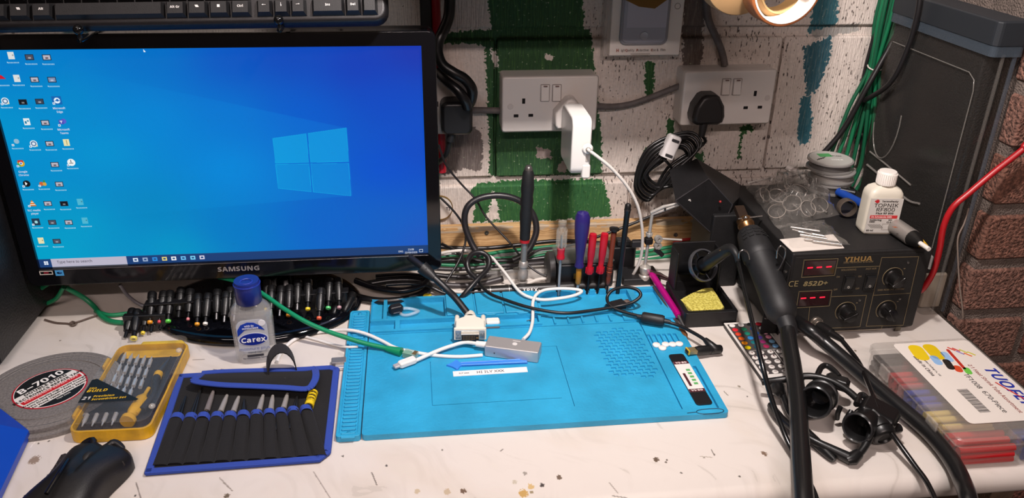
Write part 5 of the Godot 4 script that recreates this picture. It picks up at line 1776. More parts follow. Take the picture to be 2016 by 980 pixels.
	cable("power_lead", path_w([[862, 142, 0.060], [880, 160, 0.080], [900, 176, 0.090], [915, 196, 0.092], [921, 212, 0.088]]), 0.0075, M("101012", 0.3), "thick black lead bending over the black plug")


func build_wall_things() -> void:
	# red and black bars standing behind the monitor
	single("pry_bar", MB.new().tube(path_w([[852, -60, 0.030], [857, 10, 0.030], [864, 180, 0.030], [870, 338, 0.030]]), 0.0072, 8), M("9c1626", 0.35), "narrow red metal bar leaning on the wall behind the monitor", "bar")
	single("black_bar", MB.new().box(Transform3D(Basis.IDENTITY, W(838, 20, 0.030)), Vector3(0.016, 0.12, 0.016), 0.002), M("121214", 0.5), "black square bar beside the red bar above the monitor", "bar")
	# round sticker half behind the monitor
	var sc := W(866, 408, 0.0035)
	var s := thing("round_badge", "round white badge with a gold rim on the wall beside the monitor", "badge", at(sc))
	wpart(s, "disc", MB.new().lathe(along(sc, Vector3.BACK, Vector3.UP), prof([[0, 0.003], [0.0195, 0.003], [0.0200, 0]]), 32), M("d9d0c8", 0.4))
	wpart(s, "rim", MB.new().lathe(along(sc, Vector3.BACK, Vector3.UP), prof([[0.0196, 0.0], [0.0198, 0.0036], [0.0208, 0.0036], [0.0210, 0.0]]), 32), M("8a6c2e", 0.4, 0.5))
	wpart(s, "print", MB.new().text(face(W(882, 411, 0.0068), Vector3.RIGHT, Vector3.BACK), "TI", 0.0055, true, false, 1, 1.0, 0.0003), M("4a4448", 0.5))

	# boxed phone case hung on the wall
	var a := W(1199, 110, 0.026)
	var b := W(1337, 108, 0.026)
	var w := (b - a).length()
	var cx := (a.x + b.x) / 2
	var y0 := (a.y + b.y) / 2
	var t := thing("phone_case_pack", "white retail box with a boxed phone case hung on the wall", "box", at(Vector3(cx, y0, 0.002), 0.0))
	part(t, "box", MB.new().box(at(Vector3(0, 0.10, 0.013)), Vector3(w, 0.20, 0.022), 0.001), M("e8e0d8", 0.5))
	part(t, "sleeve", MB.new().box(at(Vector3(-0.004, 0.10, 0.012)), Vector3(w + 0.010, 0.204, 0.018), 0.001), glass("d8d0c8", 0.35, 0.1))
	var flat := Basis(Vector3.RIGHT, Vector3(0, 0, 1), Vector3(0, -1, 0))
	var pm := W(1272, 20, 0.030)
	var px := pm.x - cx
	var base := W(1272, 88, 0.028).y - y0
	var ph := part(t, "phone_print", MB.new().prism(Transform3D(flat, Vector3(px, base + 0.075, 0.0245)), rrect(0.0735, 0.15, 0.010, 4), 0.0, 0.004, 0.0015), M("8f9096", 0.3))
	part(ph, "phone_front", MB.new().prism(Transform3D(flat, Vector3(px, base + 0.075, 0.0250)), rrect(0.066, 0.143, 0.008, 4), 0.0, 0.0045, 0.0008), M("a7a9b4", 0.25))
	part(ph, "screen_print", MB.new().box(at(Vector3(px + 0.002, base + 0.085, 0.0298)), Vector3(0.060, 0.118, 0.0008)), M("b9bac6", 0.2))
	part(ph, "home_button", MB.new().lathe(along(Vector3(px, base + 0.0135, 0.0292), Vector3.BACK, Vector3.UP), prof([[0, 0.0006], [0.0055, 0.0006], [0.0062, 0.0012], [0.0068, 0]]), 24), M("b4b6be", 0.25))
	var words := MB.new()
	words.text(face(Vector3(px + 0.002, base - 0.0085, 0.0243), Vector3.RIGHT, Vector3.BACK), "igh  uality   rotective   ase &  film", 0.0034, false, false, 1, 1.0, 0.0003)
	part(t, "print", words, M("5a4a44", 0.5))
	part(t, "initials", MB.new().text(face(Vector3(px - 0.0375, base - 0.0085, 0.0243), Vector3.RIGHT, Vector3.BACK), "H", 0.0046, true, false, 1, 1.0, 0.0003).text(face(Vector3(px - 0.024, base - 0.0085, 0.0243), Vector3.RIGHT, Vector3.BACK), "Q", 0.0036, true, false, 1, 1.0, 0.0003).text(face(Vector3(px - 0.0075, base - 0.0085, 0.0243), Vector3.RIGHT, Vector3.BACK), "P", 0.0036, true, false, 1, 1.0, 0.0003).text(face(Vector3(px + 0.015, base - 0.0085, 0.0243), Vector3.RIGHT, Vector3.BACK), "C", 0.0036, true, false, 1, 1.0, 0.0003), M("a04a30", 0.5))
	for k in 3:
		part(t, "rule", MB.new().box(at(Vector3(px - 0.002, base - 0.014 - k * 0.0022, 0.0243)), Vector3(0.030 - 0.005 * (k % 2), 0.0006, 0.0004)), M("6a5c54", 0.5))
	part(t, "gold_seal", MB.new().prism(Transform3D(flat, Vector3(px, W(1275, 4, 0.030).y - y0, 0.0302)), poly([[-0.034, -0.004], [-0.012, 0.006], [0.012, 0.009], [0.033, -0.006], [0.02, -0.014], [-0.02, -0.014]]), 0.0, 0.0008), M("8d6c3a", 0.3, 0.6))
	part(t, "mark", MB.new().ring(Transform3D(flat, Vector3(w / 2 - 0.010, W(1333, 12, 0.026).y - y0, 0.0241)), circle(0.0045, 20), circle(0.0038, 20), 0.0, 0.0003), M("8a7c74", 0.5))

	# rolls of tape hanging on pegs in the cupboard's lower edge
	roll_on_peg(W(1540, -29, 0.330), 0.0425, 0.0372, 0.026, M("a8643a", 0.35), M("f1e9e0", 0.5), "amber tape roll with a bright white core hanging on the peg")
	roll_on_peg(W(1534, -28, 0.298), 0.0350, 0.0270, 0.026, M("c49a66", 0.5), M("d9b880", 0.6), "beige masking tape roll hanging behind the amber one")
	roll_on_peg(W(1452, -52, 0.292), 0.0440, 0.0130, 0.026, M("a8875e", 0.5), M("b99868", 0.6), "beige tape roll hanging alone beside the amber one")
	for q in [[1540, -29, 0.0372], [1452, -52, 0.0130]]:
		var c := W(q[0], q[1], 0.298)
		c.y += q[2] - 0.0035 if q[2] < 0.02 else 0.0235
		single("peg", MB.new().tube([Vector3(c.x, c.y, 0.264), Vector3(c.x, c.y, 0.350), Vector3(c.x, c.y + 0.004, 0.354)], 0.0028, 8), M("77777a", 0.35, 0.9), "steel peg under the two nested tape rolls" if q[0] > 1500 else "steel peg under the single beige tape roll", "peg")

func roll_on_peg(c: Vector3, ro: float, ri: float, wdt: float, m: Material, core: Material, label: String) -> void:
	var t := thing("tape_roll", label, "tape roll", at(c), "tape rolls hanging at the top of the wall")
	var f := along(Vector3.ZERO, Vector3(0.10, -0.05, 1.0), Vector3.UP)
	part(t, "wound_tape", MB.new().lathe(f, prof([[ri + 0.002, -wdt / 2], [ro - 0.001, -wdt / 2], [ro, -wdt / 2 + 0.001], [ro, wdt / 2 - 0.001], [ro - 0.001, wdt / 2], [ri + 0.002, wdt / 2]]), 48), m)
	part(t, "core", MB.new().lathe(f, prof([[ri + 0.002, wdt / 2 + 0.0004], [ri, wdt / 2 + 0.0004], [ri, -wdt / 2 - 0.0004], [ri + 0.002, -wdt / 2 - 0.0004]]), 48), core)


# ------------------------------------------------------------------ blue repair mat
const MX0 := -0.2545
const MX1 := 0.1985
const MZ0 := 0.1845
const MZ1 := 0.4880
const MTOP := 0.0075

func cut(parent: Node, lo: Vector3, hi: Vector3) -> void:
	var b := CSGBox3D.new()
	b.name = "cut"
	b.operation = CSGShape3D.OPERATION_SUBTRACTION
	b.size = hi - lo
	b.position = (lo + hi) / 2
	parent.add_child(b, true)

func build_mat() -> void:
	var sil := StandardMaterial3D.new()
	sil.albedo_color = Color("30a8d8")
	sil.roughness = 0.42
	sil.albedo_texture = noise_tex(0.008, 256, false, 1.0, 4, 61, 0.88, 1.0)
	sil.normal_enabled = true
	sil.normal_texture = grain_nrm
	sil.normal_scale = 0.10
	sil.uv1_triplanar = true
	sil.uv1_world_triplanar = true
	sil.uv1_scale = Vector3.ONE * 6.0
	sil.resource_name = "blue_silicone"
	var t := thing("repair_mat", "bright blue silicone repair mat with trays, slots and a pocket grid", "mat", at(Vector3((MX0 + MX1) / 2, 0, (MZ0 + MZ1) / 2)))
	var og := Vector3((MX0 + MX1) / 2, 0, (MZ0 + MZ1) / 2)
	var xs := D(711, 870, MTOP).x          # right edge of the slotted strip
	var cs := CSGCombiner3D.new()
	cs.name = "sheet"
	t.add_child(cs)
	var body := CSGPolygon3D.new()
	body.name = "slab"
	body.polygon = rrect(MX1 - xs, MZ1 - MZ0, 0.005, 4)
	body.depth = MTOP
	body.rotation = Vector3(PI / 2, 0, 0)
	body.position = Vector3((xs + MX1) / 2, 0.0004, (MZ0 + MZ1) / 2) - og
	cs.add_child(body)
	cs.material_override = sil
	# a slightly higher back part carries the trays
	var zr := D(900, 650, MTOP).z
	var rim := CSGBox3D.new()
	rim.name = "tray_block"
	rim.size = Vector3(MX1 - xs - 0.002, 0.006, zr - MZ0 - 0.002)
	rim.position = Vector3((xs + MX1) / 2, MTOP + 0.0005, (MZ0 + zr) / 2) - og
	cs.add_child(rim)
	var lo := func(a: Vector2, y: float) -> Vector3:
		return Vector3(a.x, y, a.y) - og
	# trays in the back row and the second row: [px left, px right, py back, py front, px row]
	var g := func(x0: float, x1: float, z0: float, z1: float, floor_y: float) -> void:
		cut(cs, Vector3(x0, floor_y, z0) - og, Vector3(x1, 0.05, z1) - og)
	var X := func(px: float, py: float) -> float:
		return D(px, py, 0.010).x
	var z0 := MZ0 + 0.006
	var z1: float = D(900, 622, 0.010).z
	var z2 := z1 + 0.005
	var z3 := zr - 0.006
	g.call(X.call(731, 612), X.call(755, 612), z0, z1, 0.003)
	g.call(X.call(762, 612), X.call(876, 606), z0, z1, 0.003)
	g.call(X.call(1064, 600), X.call(1244, 592), z0, z1 + 0.004, 0.003)
	g.call(X.call(1257, 592), X.call(1300, 592), z0 + 0.003, z1 - 0.004, 0.005)
	g.call(X.call(728, 645), X.call(778, 645), z2, z3, 0.004)
	g.call(X.call(787, 645), X.call(1062, 635), z2, z3, 0.004)
	# row of finger slots below the long tray
	for px in [1072, 1100, 1128, 1156, 1184, 1212]:
		var x: float = X.call(px + 6, 632)
		g.call(x - 0.0085, x + 0.0085, z2 + 0.010, zr + 0.001, 0.0078)
	g.call(X.call(1066, 628), X.call(1248, 620), z2 + 0.004, z2 + 0.012, 0.0085)
	# work field: drawn groove lines
	var gv := func(a: Array, b: Array, wd: float) -> void:
		var p := D(a[0], a[1], MTOP)
		var q := D(b[0], b[1], MTOP)
		cut(cs, Vector3(minf(p.x, q.x) - wd, MTOP - 0.0018, minf(p.z, q.z) - wd) - og, Vector3(maxf(p.x, q.x) + wd, 0.05, maxf(p.z, q.z) + wd) - og)
	var xa: float = D(849, 755, MTOP).x
	var zb: float = D(960, 792, MTOP).z
	var xd: float = D(1113, 740, MTOP).x
	var za: float = D(849, 712, MTOP).z
	var zt: float = D(1080, 682, MTOP).z
	var ze: float = D(1132, 800, MTOP).z
	cut(cs, Vector3(xa - 0.0004, MTOP - 0.0015, za) - og, Vector3(xa + 0.0004, 0.05, zb) - og)
	cut(cs, Vector3(xa - 0.0004, MTOP - 0.0015, zb - 0.0004) - og, Vector3(xd - 0.012, 0.05, zb + 0.0004) - og)
	cut(cs, Vector3(xd - 0.0004, MTOP - 0.0015, zt) - og, Vector3(xd + 0.0004, 0.05, ze) - og)
	cut(cs, Vector3(xd - 0.030, MTOP - 0.0015, zt - 0.0004) - og, Vector3(xd + 0.0004, 0.05, zt + 0.0004) - og)
	# step at the foot of the tray block, the dividing groove and the right hand groove
	cut(cs, Vector3(xs + 0.008, MTOP - 0.0015, zr + 0.0005) - og, Vector3(X.call(1258, 640), 0.05, zr + 0.0022) - og)
	var xg: float = D(1308, 735, MTOP).x
	cut(cs, Vector3(xg - 0.0010, MTOP - 0.0025, zr + 0.0005) - og, Vector3(xg + 0.0010, 0.05, MZ1 - 0.012) - og)
	var xr: float = MX1 - 0.011
	cut(cs, Vector3(xr - 0.0022, MTOP - 0.004, D(1378, 720, MTOP).z) - og, Vector3(xr + 0.0022, 0.05, MZ1 - 0.010) - og)
	for k in 6:
		var x := D(1280 + k * 10.6, 668, MTOP).x
		var zc := D(1300, 668, MTOP).z
		cut(cs, Vector3(x - 0.0023, MTOP - 0.003, zc - 0.013) - og, Vector3(x + 0.0023, 0.05, zc + 0.014) - og)
	# pocket grid
	var gx := D(1168, 662, MTOP).x
	var gz := D(1168, 650, MTOP).z
	for r in 17:
		for c in 9:
			if (r == 0 and (c < 3 or c > 4)) or (r == 16 and (c < 4 or c > 5)):
				continue
			var x := gx + 0.004 + c * 0.0094 + (0.0047 if r % 2 else 0.0) + r * 0.0001
			var z := gz + r * 0.0071
			if x > xg - 0.006:
				continue
			cut(cs, Vector3(x - 0.0031, MTOP - 0.0014, z - 0.0024) - og, Vector3(x + 0.0031, 0.05, z + 0.0024) - og)
	# holes at the back edge
	for px in [1102, 1140, 1160, 1180, 1201, 1221]:
		var h := CSGCylinder3D.new()
		h.name = "hole"
		h.operation = CSGShape3D.OPERATION_SUBTRACTION
		h.radius = 0.0042
		h.height = 0.05
		h.sides = 12
		h.position = Vector3(tool_x(px), 0.003 + 0.025, MZ0 + 0.003) - og
		cs.add_child(h, true)

	# slotted magnetic strip on the left
	var sw := xs - MX0
	var zs0 := D(690, 612, MTOP).z
	wpart(t, "strip", MB.new().prism(Transform3D(Basis.IDENTITY, Vector3((MX0 + xs) / 2 - 0.0006, 0, (zs0 + MZ1) / 2)), rrect(sw - 0.0012, MZ1 - zs0, 0.004, 4), 0.0005, 0.0062, 0.0008), sil)
	wpart(t, "strip_wall", MB.new().ring(Transform3D(Basis.IDENTITY, Vector3((MX0 + xs) / 2 - 0.0006, 0, (zs0 + MZ1) / 2)), rrect(sw - 0.0014, MZ1 - zs0 - 0.0004, 0.004, 4), rrect(sw - 0.0085, MZ1 - zs0 - 0.008, 0.003, 4), 0.005, 0.0080, 0.0008), sil)
	var rib := MB.new().box(Transform3D.IDENTITY, Vector3(sw - 0.013, 0.0022, 0.0030), 0.0008).mesh()
	for k in 38:
		var z := zs0 + 0.014 + k * 0.0071
		if k in [11]:
			continue
		var o := MeshInstance3D.new()
		o.name = "rib"
		o.mesh = rib
		o.material_override = sil
		t.add_child(o, true)
		o.position = Vector3((MX0 + xs) / 2 - 0.0006, 0.0070, z) - og
	for z in [zs0 + 0.0075, MZ1 - 0.0075]:
		wpart(t, "stud", MB.new().ball(at(Vector3((MX0 + xs) / 2 - 0.0006, 0.0062, z)), Vector3(0.0030, 0.0014, 0.0030), 12), sil)
	# three tray lids
	for q in [[879, 935, 614], [938, 991, 611], [994, 1060, 607]]:
		var xa2: float = X.call(q[0], q[2])
		var xb2: float = X.call(q[1], q[2])
		var lid := wpart(t, "tray_lid", MB.new().box(at(Vector3((xa2 + xb2) / 2, 0.0122, (MZ0 + z1) / 2 + 0.0015)), Vector3(xb2 - xa2, 0.0030, z1 - MZ0 - 0.001), 0.0010), sil)
		if q[0] > 900:
			wpart(lid, "pull_tab", MB.new().prism(at(Vector3((xa2 + xb2) / 2, 0.0, z1 + 0.0010)), poly([[-0.010, 0], [-0.006, 0.004], [0.006, 0.004], [0.010, 0]]), 0.0110, 0.0134, 0.0008), sil)
	# the SIM pin moulded near the corner
	var pin := []
	var pc := D(1398, 810, MTOP)
	for k in 17:
		var a := TAU * k / 16
		pin.append(pc + Vector3(0.0165 * signf(cos(a)) * pow(absf(cos(a)), 0.6), 0.0004, 0.0045 * sin(a)))
	wpart(t, "moulded_pin", MB.new().tube(pin, 0.0006, 6, false).tube([pc + Vector3(-0.0165, 0.0004, 0), pc + Vector3(-0.028, 0.0004, 0.0008)], 0.0006, 6), M("123a55", 0.5))

func tool_x(px: float) -> float:
	return D(px, 578, 0.012).x


# ------------------------------------------------------------------ things lying on the mat
func build_mat_things() -> void:
	# video plug with its black cable
	var dv := thing("video_plug", "cream video plug on a black cable lying on the blue mat", "plug", at(D(926, 640, 0.012)))
	var h := 0.0125
	var c := D(926, 645, 0.020)
	var yaw := deg_to_rad(-4.0)
	var f := Transform3D(Basis(Vector3.UP, yaw) * Basis(Vector3.RIGHT, -0.06), c + Vector3(0, 0.001, -0.004)).scaled_local(Vector3(1.0, 1.1, 1.3))
	var cream := M("ece5d6", 0.35)
	wpart(dv, "shell", MB.new().prism(f, poly([[-0.0195, 0.016], [0.0195, 0.016], [0.0195, -0.001], [0.014, -0.007], [0.0085, -0.0095], [0.0085, -0.013], [-0.0085, -0.013], [-0.0085, -0.0095], [-0.014, -0.007], [-0.0195, -0.001]]), -0.0075, 0.0075, 0.002), cream)
	wpart(dv, "flange", MB.new().box(f * at(Vector3(0, 0, 0.0172)), Vector3(0.0425, 0.016, 0.003), 0.0008), cream)
	wpart(dv, "metal_face", MB.new().box(f * at(Vector3(0, 0, 0.0190)), Vector3(0.0385, 0.0115, 0.0012), 0.0003), M("a8b4bc", 0.3, 0.8))
	wpart(dv, "skirt", MB.new().box(f * at(Vector3(0, 0, 0.0215)), Vector3(0.0245, 0.0088, 0.006), 0.0008), M("d8d2c4", 0.3, 0.6))
	wpart(dv, "insert", MB.new().box(f * at(Vector3(0, -0.0006, 0.0247)), Vector3(0.0228, 0.0070, 0.0006)), M("17171a", 0.6))
	var pins := MB.new()
	for r in 3:
		for k in 8:
			pins.box(f * at(Vector3(-0.0088 + k * 0.0020, -0.0026 + r * 0.0020, 0.0252)), Vector3(0.0006, 0.0006, 0.0008))
	pins.box(f * at(Vector3(0.0092, -0.0006, 0.0252)), Vector3(0.0028, 0.0006, 0.0008))
	wpart(dv, "pins", pins, M("b08f58", 0.4, 0.7))
	for s in [-1.0, 1.0]:
		wpart(dv, "thumb_screw", MB.new().lathe(f * along(Vector3(s * 0.0178, 0, -0.020), Vector3(0, 0, 1), Vector3.UP), prof([[0, 0], [0.0030, 0.0004], [0.0034, 0.002], [0.0034, 0.019], [0.0030, 0.021], [0, 0.021]]), 14), cream)
		wpart(dv, "screw_tip", MB.new().tube([f * Vector3(s * 0.0162, 0, 0.0195), f * Vector3(s * 0.0162, 0, 0.0215)], 0.0016, 8), M("8f9aa2", 0.3, 0.8))
	wpart(dv, "neck", MB.new().lathe(f * along(Vector3(0, 0, -0.012), Vector3(0, 0, -1), Vector3.UP), prof([[0.0085, 0], [0.0082, 0.006], [0.0072, 0.011], [0.0045, 0.012]]), 18), cream)
	var cab := [f * Vector3(0, 0, -0.020)]
	cab.append_array(path_d([[898, 588, 0.040], [880, 570, 0.052], [862, 553, 0.062], [843, 536, 0.072], [825, 520, 0.082]]))
	cab.append(Vector3(MON.x + 0.18, 0.098, MON.z - 0.06))
	wpart(dv, "cable", MB.new().tube(spline(cab, 8), 0.0048, 10), M("15161a", 0.4))
	wpart(dv, "boot", MB.new().tube(path_d([[855, 547, 0.066], [843, 536, 0.072], [830, 525, 0.079]]), [0.0055, 0.0085, 0.0095], 10), M("15161a", 0.5))

	# small white cap
	var wc := thing("plug_cap", "small white cap with a grey lip lying by the video plug", "cap", at(D(970, 640, 0.0045)))
	wpart(wc, "body", MB.new().box(at(D(970, 634, 0.010)), Vector3(0.020, 0.009, 0.014), 0.0025), M("eeeae4", 0.35))
	wpart(wc, "lip", MB.new().box(at(D(970, 645, 0.0075)), Vector3(0.0195, 0.0050, 0.0045), 0.0008), M("5f5d60", 0.5))

	# black clip with a clear ring in the tray
	var kc := thing("dongle", "black dongle with a clear plastic ring in the tray", "dongle", at(D(780, 612, 0.004)))
	wpart(kc, "body", MB.new().box(Transform3D(Basis(Vector3.UP, 0.35), D(779, 608, 0.012)), Vector3(0.021, 0.014, 0.013), 0.004), M("1c1c22", 0.4))
	wpart(kc, "slot", MB.new().box(Transform3D(Basis(Vector3.UP, 0.35), D(781, 613, 0.0095) + Vector3(0, 0, 0.0035)), Vector3(0.010, 0.002, 0.002), 0.0004), M("6a6a72", 0.3, 0.6))
	var rg := []
	for k in 17:
		var a := TAU * k / 16
		rg.append(D(806, 613, 0.0075) + Vector3(0.013 * cos(a), 0.0015 * sin(a * 2.0), 0.0085 * sin(a)))
	wpart(kc, "ring", MB.new().tube(rg, 0.0022, 8, false), glass("e8f2fa", 0.25, 0.05))

	# green network cable
	var gc := M("118a5c", 0.35)
	var ne := thing("network_cable", "green network cable coming from under the monitor to the mat", "cable", at(D(640, 640, 0.0)))
	wpart(ne, "cord", MB.new().tube(spline(path_d([[430, 545, 0.060], [460, 552, 0.058], [489, 562, 0.056], [520, 580, 0.052], [560, 608, 0.044], [600, 632, 0.036], [640, 650, 0.028], [680, 664, 0.022], [720, 676, 0.016], [755, 684, 0.0125], [775, 690, 0.0115]]), 8), 0.0031, 9), gc)
	var pa := D(766, 687, 0.0125)
	var pb := D(808, 697, 0.0125)
	var pd := (pb - pa).normalized()
	wpart(ne, "boot", MB.new().tube([pa - pd * 0.004, pa + pd * 0.006, pa + pd * 0.018], [0.0036, 0.0048, 0.0062], 10), gc)
	var pf := Transform3D(Basis(pd, Vector3.UP, pd.cross(Vector3.UP)), pb)
	wpart(ne, "plug", MB.new().box(pf, Vector3(0.018, 0.0080, 0.0115), 0.0008), glass("b8d8c8", 0.40, 0.12))
	wpart(ne, "plug_core", MB.new().box(pf * at(Vector3(-0.004, 0, 0)), Vector3(0.010, 0.0055, 0.0085), 0.0008), gc)
	wpart(ne, "contacts", MB.new().box(pf * at(Vector3(0.0065, 0.0036, 0)), Vector3(0.005, 0.0010, 0.0085)), M("b89858", 0.3, 0.8))

	# white lead with the silver adapter
	var ad := thing("silver_adapter", "silver aluminium adapter block with a white plug lead", "adapter", at(D(1005, 690, 0.0075)))
	var a0 := D(956, 672, 0.020)
	var a1 := D(1058, 685, 0.020)
	var dd := (a1 - a0).normalized()
	var af := Transform3D(Basis(dd, Vector3.UP, dd.cross(Vector3.UP)), (a0 + a1) / 2 + Vector3(0.002, -0.0042, 0.004))
	wpart(ad, "block", MB.new().box(af, Vector3((a1 - a0).length() + 0.002, 0.0165, 0.0265), 0.0016), M("c9c6c6", 0.38, 0.6))
	wpart(ad, "emblem", MB.new().lathe(af * at(Vector3(0.002, 0.0083, 0.0)), prof([[0, 0.0002], [0.0032, 0.0002], [0.0033, 0]]), 20), M("d6d4d2", 0.4))
	wpart(ad, "emblem_bar", MB.new().box(af * at(Vector3(0.003, 0.0083, -0.007)), Vector3(0.010, 0.0003, 0.0010)), M("d6d4d2", 0.4))
	wpart(ad, "pin_hole", MB.new().lathe(af * along(Vector3(-0.022, -0.001, 0.0133), Vector3.BACK, Vector3.UP), prof([[0, 0.0001], [0.0010, 0.0001]]), 10), M("3a3a3e", 0.6))
	var white := M("e9e6e2", 0.35)
	var la := af * Vector3(-(a1 - a0).length() / 2 - 0.001, 0.001, 0)
	wpart(ad, "lead_boot", MB.new().tube([la, la - dd * 0.014], [0.0046, 0.0040], 10), white)
	var le := [la - dd * 0.010]
	le.append_array(path_d([[915, 674, 0.015], [885, 682, 0.014], [860, 691, 0.0135], [835, 702, 0.0130], [815, 711, 0.0125]]))
	wpart(ad, "lead", MB.new().tube(spline(le, 8), 0.0026, 8), white)
	var u0 := D(820, 706, 0.0130)
	var u1 := D(776, 722, 0.0120)
	var ud := (u1 - u0).normalized()
	var uf := Transform3D(Basis(ud, Vector3.UP, ud.cross(Vector3.UP)), u0.lerp(u1, 0.42))
	wpart(ad, "plug_grip", MB.new().box(uf, Vector3((u1 - u0).length() * 0.80, 0.0090, 0.0120), 0.003), white)
	wpart(ad, "plug_tip", MB.new().box(uf * at(Vector3((u1 - u0).length() * 0.47, 0, 0)), Vector3(0.0085, 0.0038, 0.0084), 0.0014), M("c8c4c2", 0.4, 0.4))
	# second white lead that runs along from the left under the green one
	cable("white_lead", path_d([[545, 712, 0.0030], [556, 690, 0.003], [580, 668, 0.003], [620, 655, 0.003], [660, 650, 0.006], [690, 650, 0.0115], [720, 657, 0.0120], [750, 670, 0.0110], [780, 685, 0.0100], [820, 694, 0.0100], [862, 700, 0.0100], [905, 702, 0.0100], [950, 699, 0.0100]]), 0.0024, white, "white lead crossing the blue mat under the silver adapter")
	cable("white_lead", path_d([[596, 661, 0.0022], [625, 669, 0.0022], [655, 678, 0.0022], [683, 683, 0.0085], [705, 682, 0.0100]]), 0.0018, white, "thin white lead passing under the mat's slotted strip")
	# white lead standing up from the adapter towards the cables at the back
	cable("white_lead", path_d([[1030, 668, 0.0140], [1042, 655, 0.0130], [1048, 635, 0.0130], [1049, 615, 0.0160], [1049, 595, 0.0180], [1056, 580, 0.0200], [1072, 571, 0.020], [1100, 568, 0.0190], [1130, 569, 0.0190], [1145, 573, 0.018], [1135, 580, 0.017], [1110, 586, 0.0165], [1070, 590, 0.0165], [1040, 584, 0.018], [1022, 573, 0.020], [1008, 556, 0.022], [995, 538, 0.024], [980, 520, 0.026], [965, 505, 0.028], [930, 496, 0.030], [890, 498, 0.030], [850, 505, 0.030]]), 0.0024, white, "white lead rising from the silver adapter to the cable heap")

	# blue pry tool and the paper label
	var pt := thing("pry_tool", "slim light blue plastic pry tool with a winged end", "pry tool", at(D(960, 718, MTOP)))
	var p0 := D(882, 719, 0.0090)
	var p1 := D(1038, 711, 0.0090)
	var pdv := (p1 - p0).normalized()
	var pl := (p1 - p0).length()
	var ptf := Transform3D(Basis(pdv, Vector3.UP, pdv.cross(Vector3.UP)), p0)
	var pb2 := M("3c88e6", 0.32)
	wpart(pt, "shaft", MB.new().prism(ptf, poly([[0.014, -0.0022], [pl, -0.0040], [pl, 0.0040], [0.014, 0.0022]]), -0.0013, 0.0010, 0.0006), pb2)
	wpart(pt, "edge_ridge", MB.new().tube([ptf * Vector3(0.016, 0.0012, -0.0026), ptf * Vector3(pl - 0.001, 0.0012, -0.0036)], 0.0010, 6).tube([ptf * Vector3(0.016, 0.0012, 0.0026), ptf * Vector3(pl - 0.001, 0.0012, 0.0036)], 0.0010, 6), pb2)
	wpart(pt, "winged_end", MB.new().prism(ptf, poly([[-0.002, 0], [0.005, -0.0045], [0.010, -0.010], [0.0125, -0.0098], [0.0150, -0.0045], [0.018, -0.0025], [0.018, 0.0025], [0.0150, 0.0045], [0.0125, 0.0098], [0.010, 0.010], [0.005, 0.0045]]), -0.0013, 0.0014, 0.0006), pb2)
	var tg := thing("paper_label", "white printed paper label strip lying below the blue pry tool", "label", at(D(965, 732, MTOP)))
	var t0 := D(892, 736, 0.0082)
	var t1 := D(1038, 727, 0.0082)
	var td := (t1 - t0).normalized()
	var tf := Transform3D(Basis(td, Vector3.UP, td.cross(Vector3.UP)), (t0 + t1) / 2)
	wpart(tg, "strip", MB.new().box(tf, Vector3((t1 - t0).length(), 0.0006, 0.0108)), M("e6e6e6", 0.6))
	wpart(tg, "small_words", MB.new().text(face(tf * Vector3(-0.0395, 0.0004, 0.0), td, Vector3.UP), "ILY xxx", 0.0024, false, false, 0, 1.25, 0.0003), M("4a4c50", 0.6))
	wpart(tg, "large_words", MB.new().text(face(tf * Vector3(-0.0175, 0.0004, 0.0), td, Vector3.UP), "HI ILY XXX", 0.0044, false, false, 0, 1.25, 0.0003), M("3a3c42", 0.6))

	# long black lead with ferrite and square tip
	var dc := thing("charger_lead", "thin black charger lead with ferrite bead and yellow square tip", "cable", at(D(1290, 635, 0.008)))
	var blk := M("141416", 0.38)
	var run := path_d([[870, 480, 0.040], [905, 500, 0.036], [915, 520, 0.032], [935, 545, 0.028], [960, 575, 0.024], [1000, 592, 0.022], [1050, 607, 0.021], [1110, 616, 0.019], [1165, 611, 0.018], [1215, 603, 0.0195], [1245, 595, 0.026], [1261, 582, 0.034], [1254, 570, 0.040], [1232, 565, 0.040], [1208, 570, 0.034], [1196, 583, 0.026], [1198, 597, 0.021], [1212, 608, 0.018], [1235, 616, 0.017], [1258, 622, 0.017]])
	wpart(dc, "lead", MB.new().tube(spline(run, 8), 0.0024, 8), blk)
	var f0 := D(1263, 624, 0.0175)
	var f1 := D(1310, 632, 0.0175)
	var fdv := (f1 - f0).normalized()
	wpart(dc, "ferrite", MB.new().lathe(along(f0, fdv, Vector3.UP), prof([[0.003, -0.006], [0.0036, 0], [0.0068, 0.0005], [0.0078, 0.003], [0.0078, 0.028], [0.0068, 0.031], [0.0036, 0.0315], [0.003, 0.040]]), 18), M("1a1a1d", 0.5))
	wpart(dc, "tail", MB.new().tube(spline(path_d([[1314, 634, 0.0165], [1335, 640, 0.0160], [1360, 652, 0.0165], [1382, 665, 0.0165], [1392, 674, 0.0150], [1402, 683, 0.0130]]), 8), 0.0024, 8), blk)
	wpart(dc, "elbow", MB.new().tube(spline(path_d([[1388, 668, 0.0160], [1398, 678, 0.0140], [1408, 686, 0.0110], [1418, 687, 0.0090]]), 5), [0.0034, 0.0038, 0.0042, 0.0046, 0.005, 0.0053, 0.0055, 0.0056, 0.0057, 0.0058, 0.0058, 0.0058, 0.0058, 0.0058, 0.0058, 0.0058], 10), blk)
	var g0 := D(1416, 687, 0.0080)
	var g1 := D(1352, 691, 0.0135)
	var gd := (g1 - g0).normalized()
	wpart(dc, "socket_body", MB.new().lathe(along(g0, gd, Vector3.UP), prof([[0, -0.002], [0.0060, 0], [0.0062, 0.014], [0.0056, 0.0145], [0.0056, 0.017], [0.0062, 0.0175], [0.0062, 0.030], [0.0050, 0.036], [0, 0.036]]), 16), blk)
	var gf := Transform3D(Basis(gd, Vector3.UP, gd.cross(Vector3.UP)).orthonormalized(), g0 + gd * 0.041)
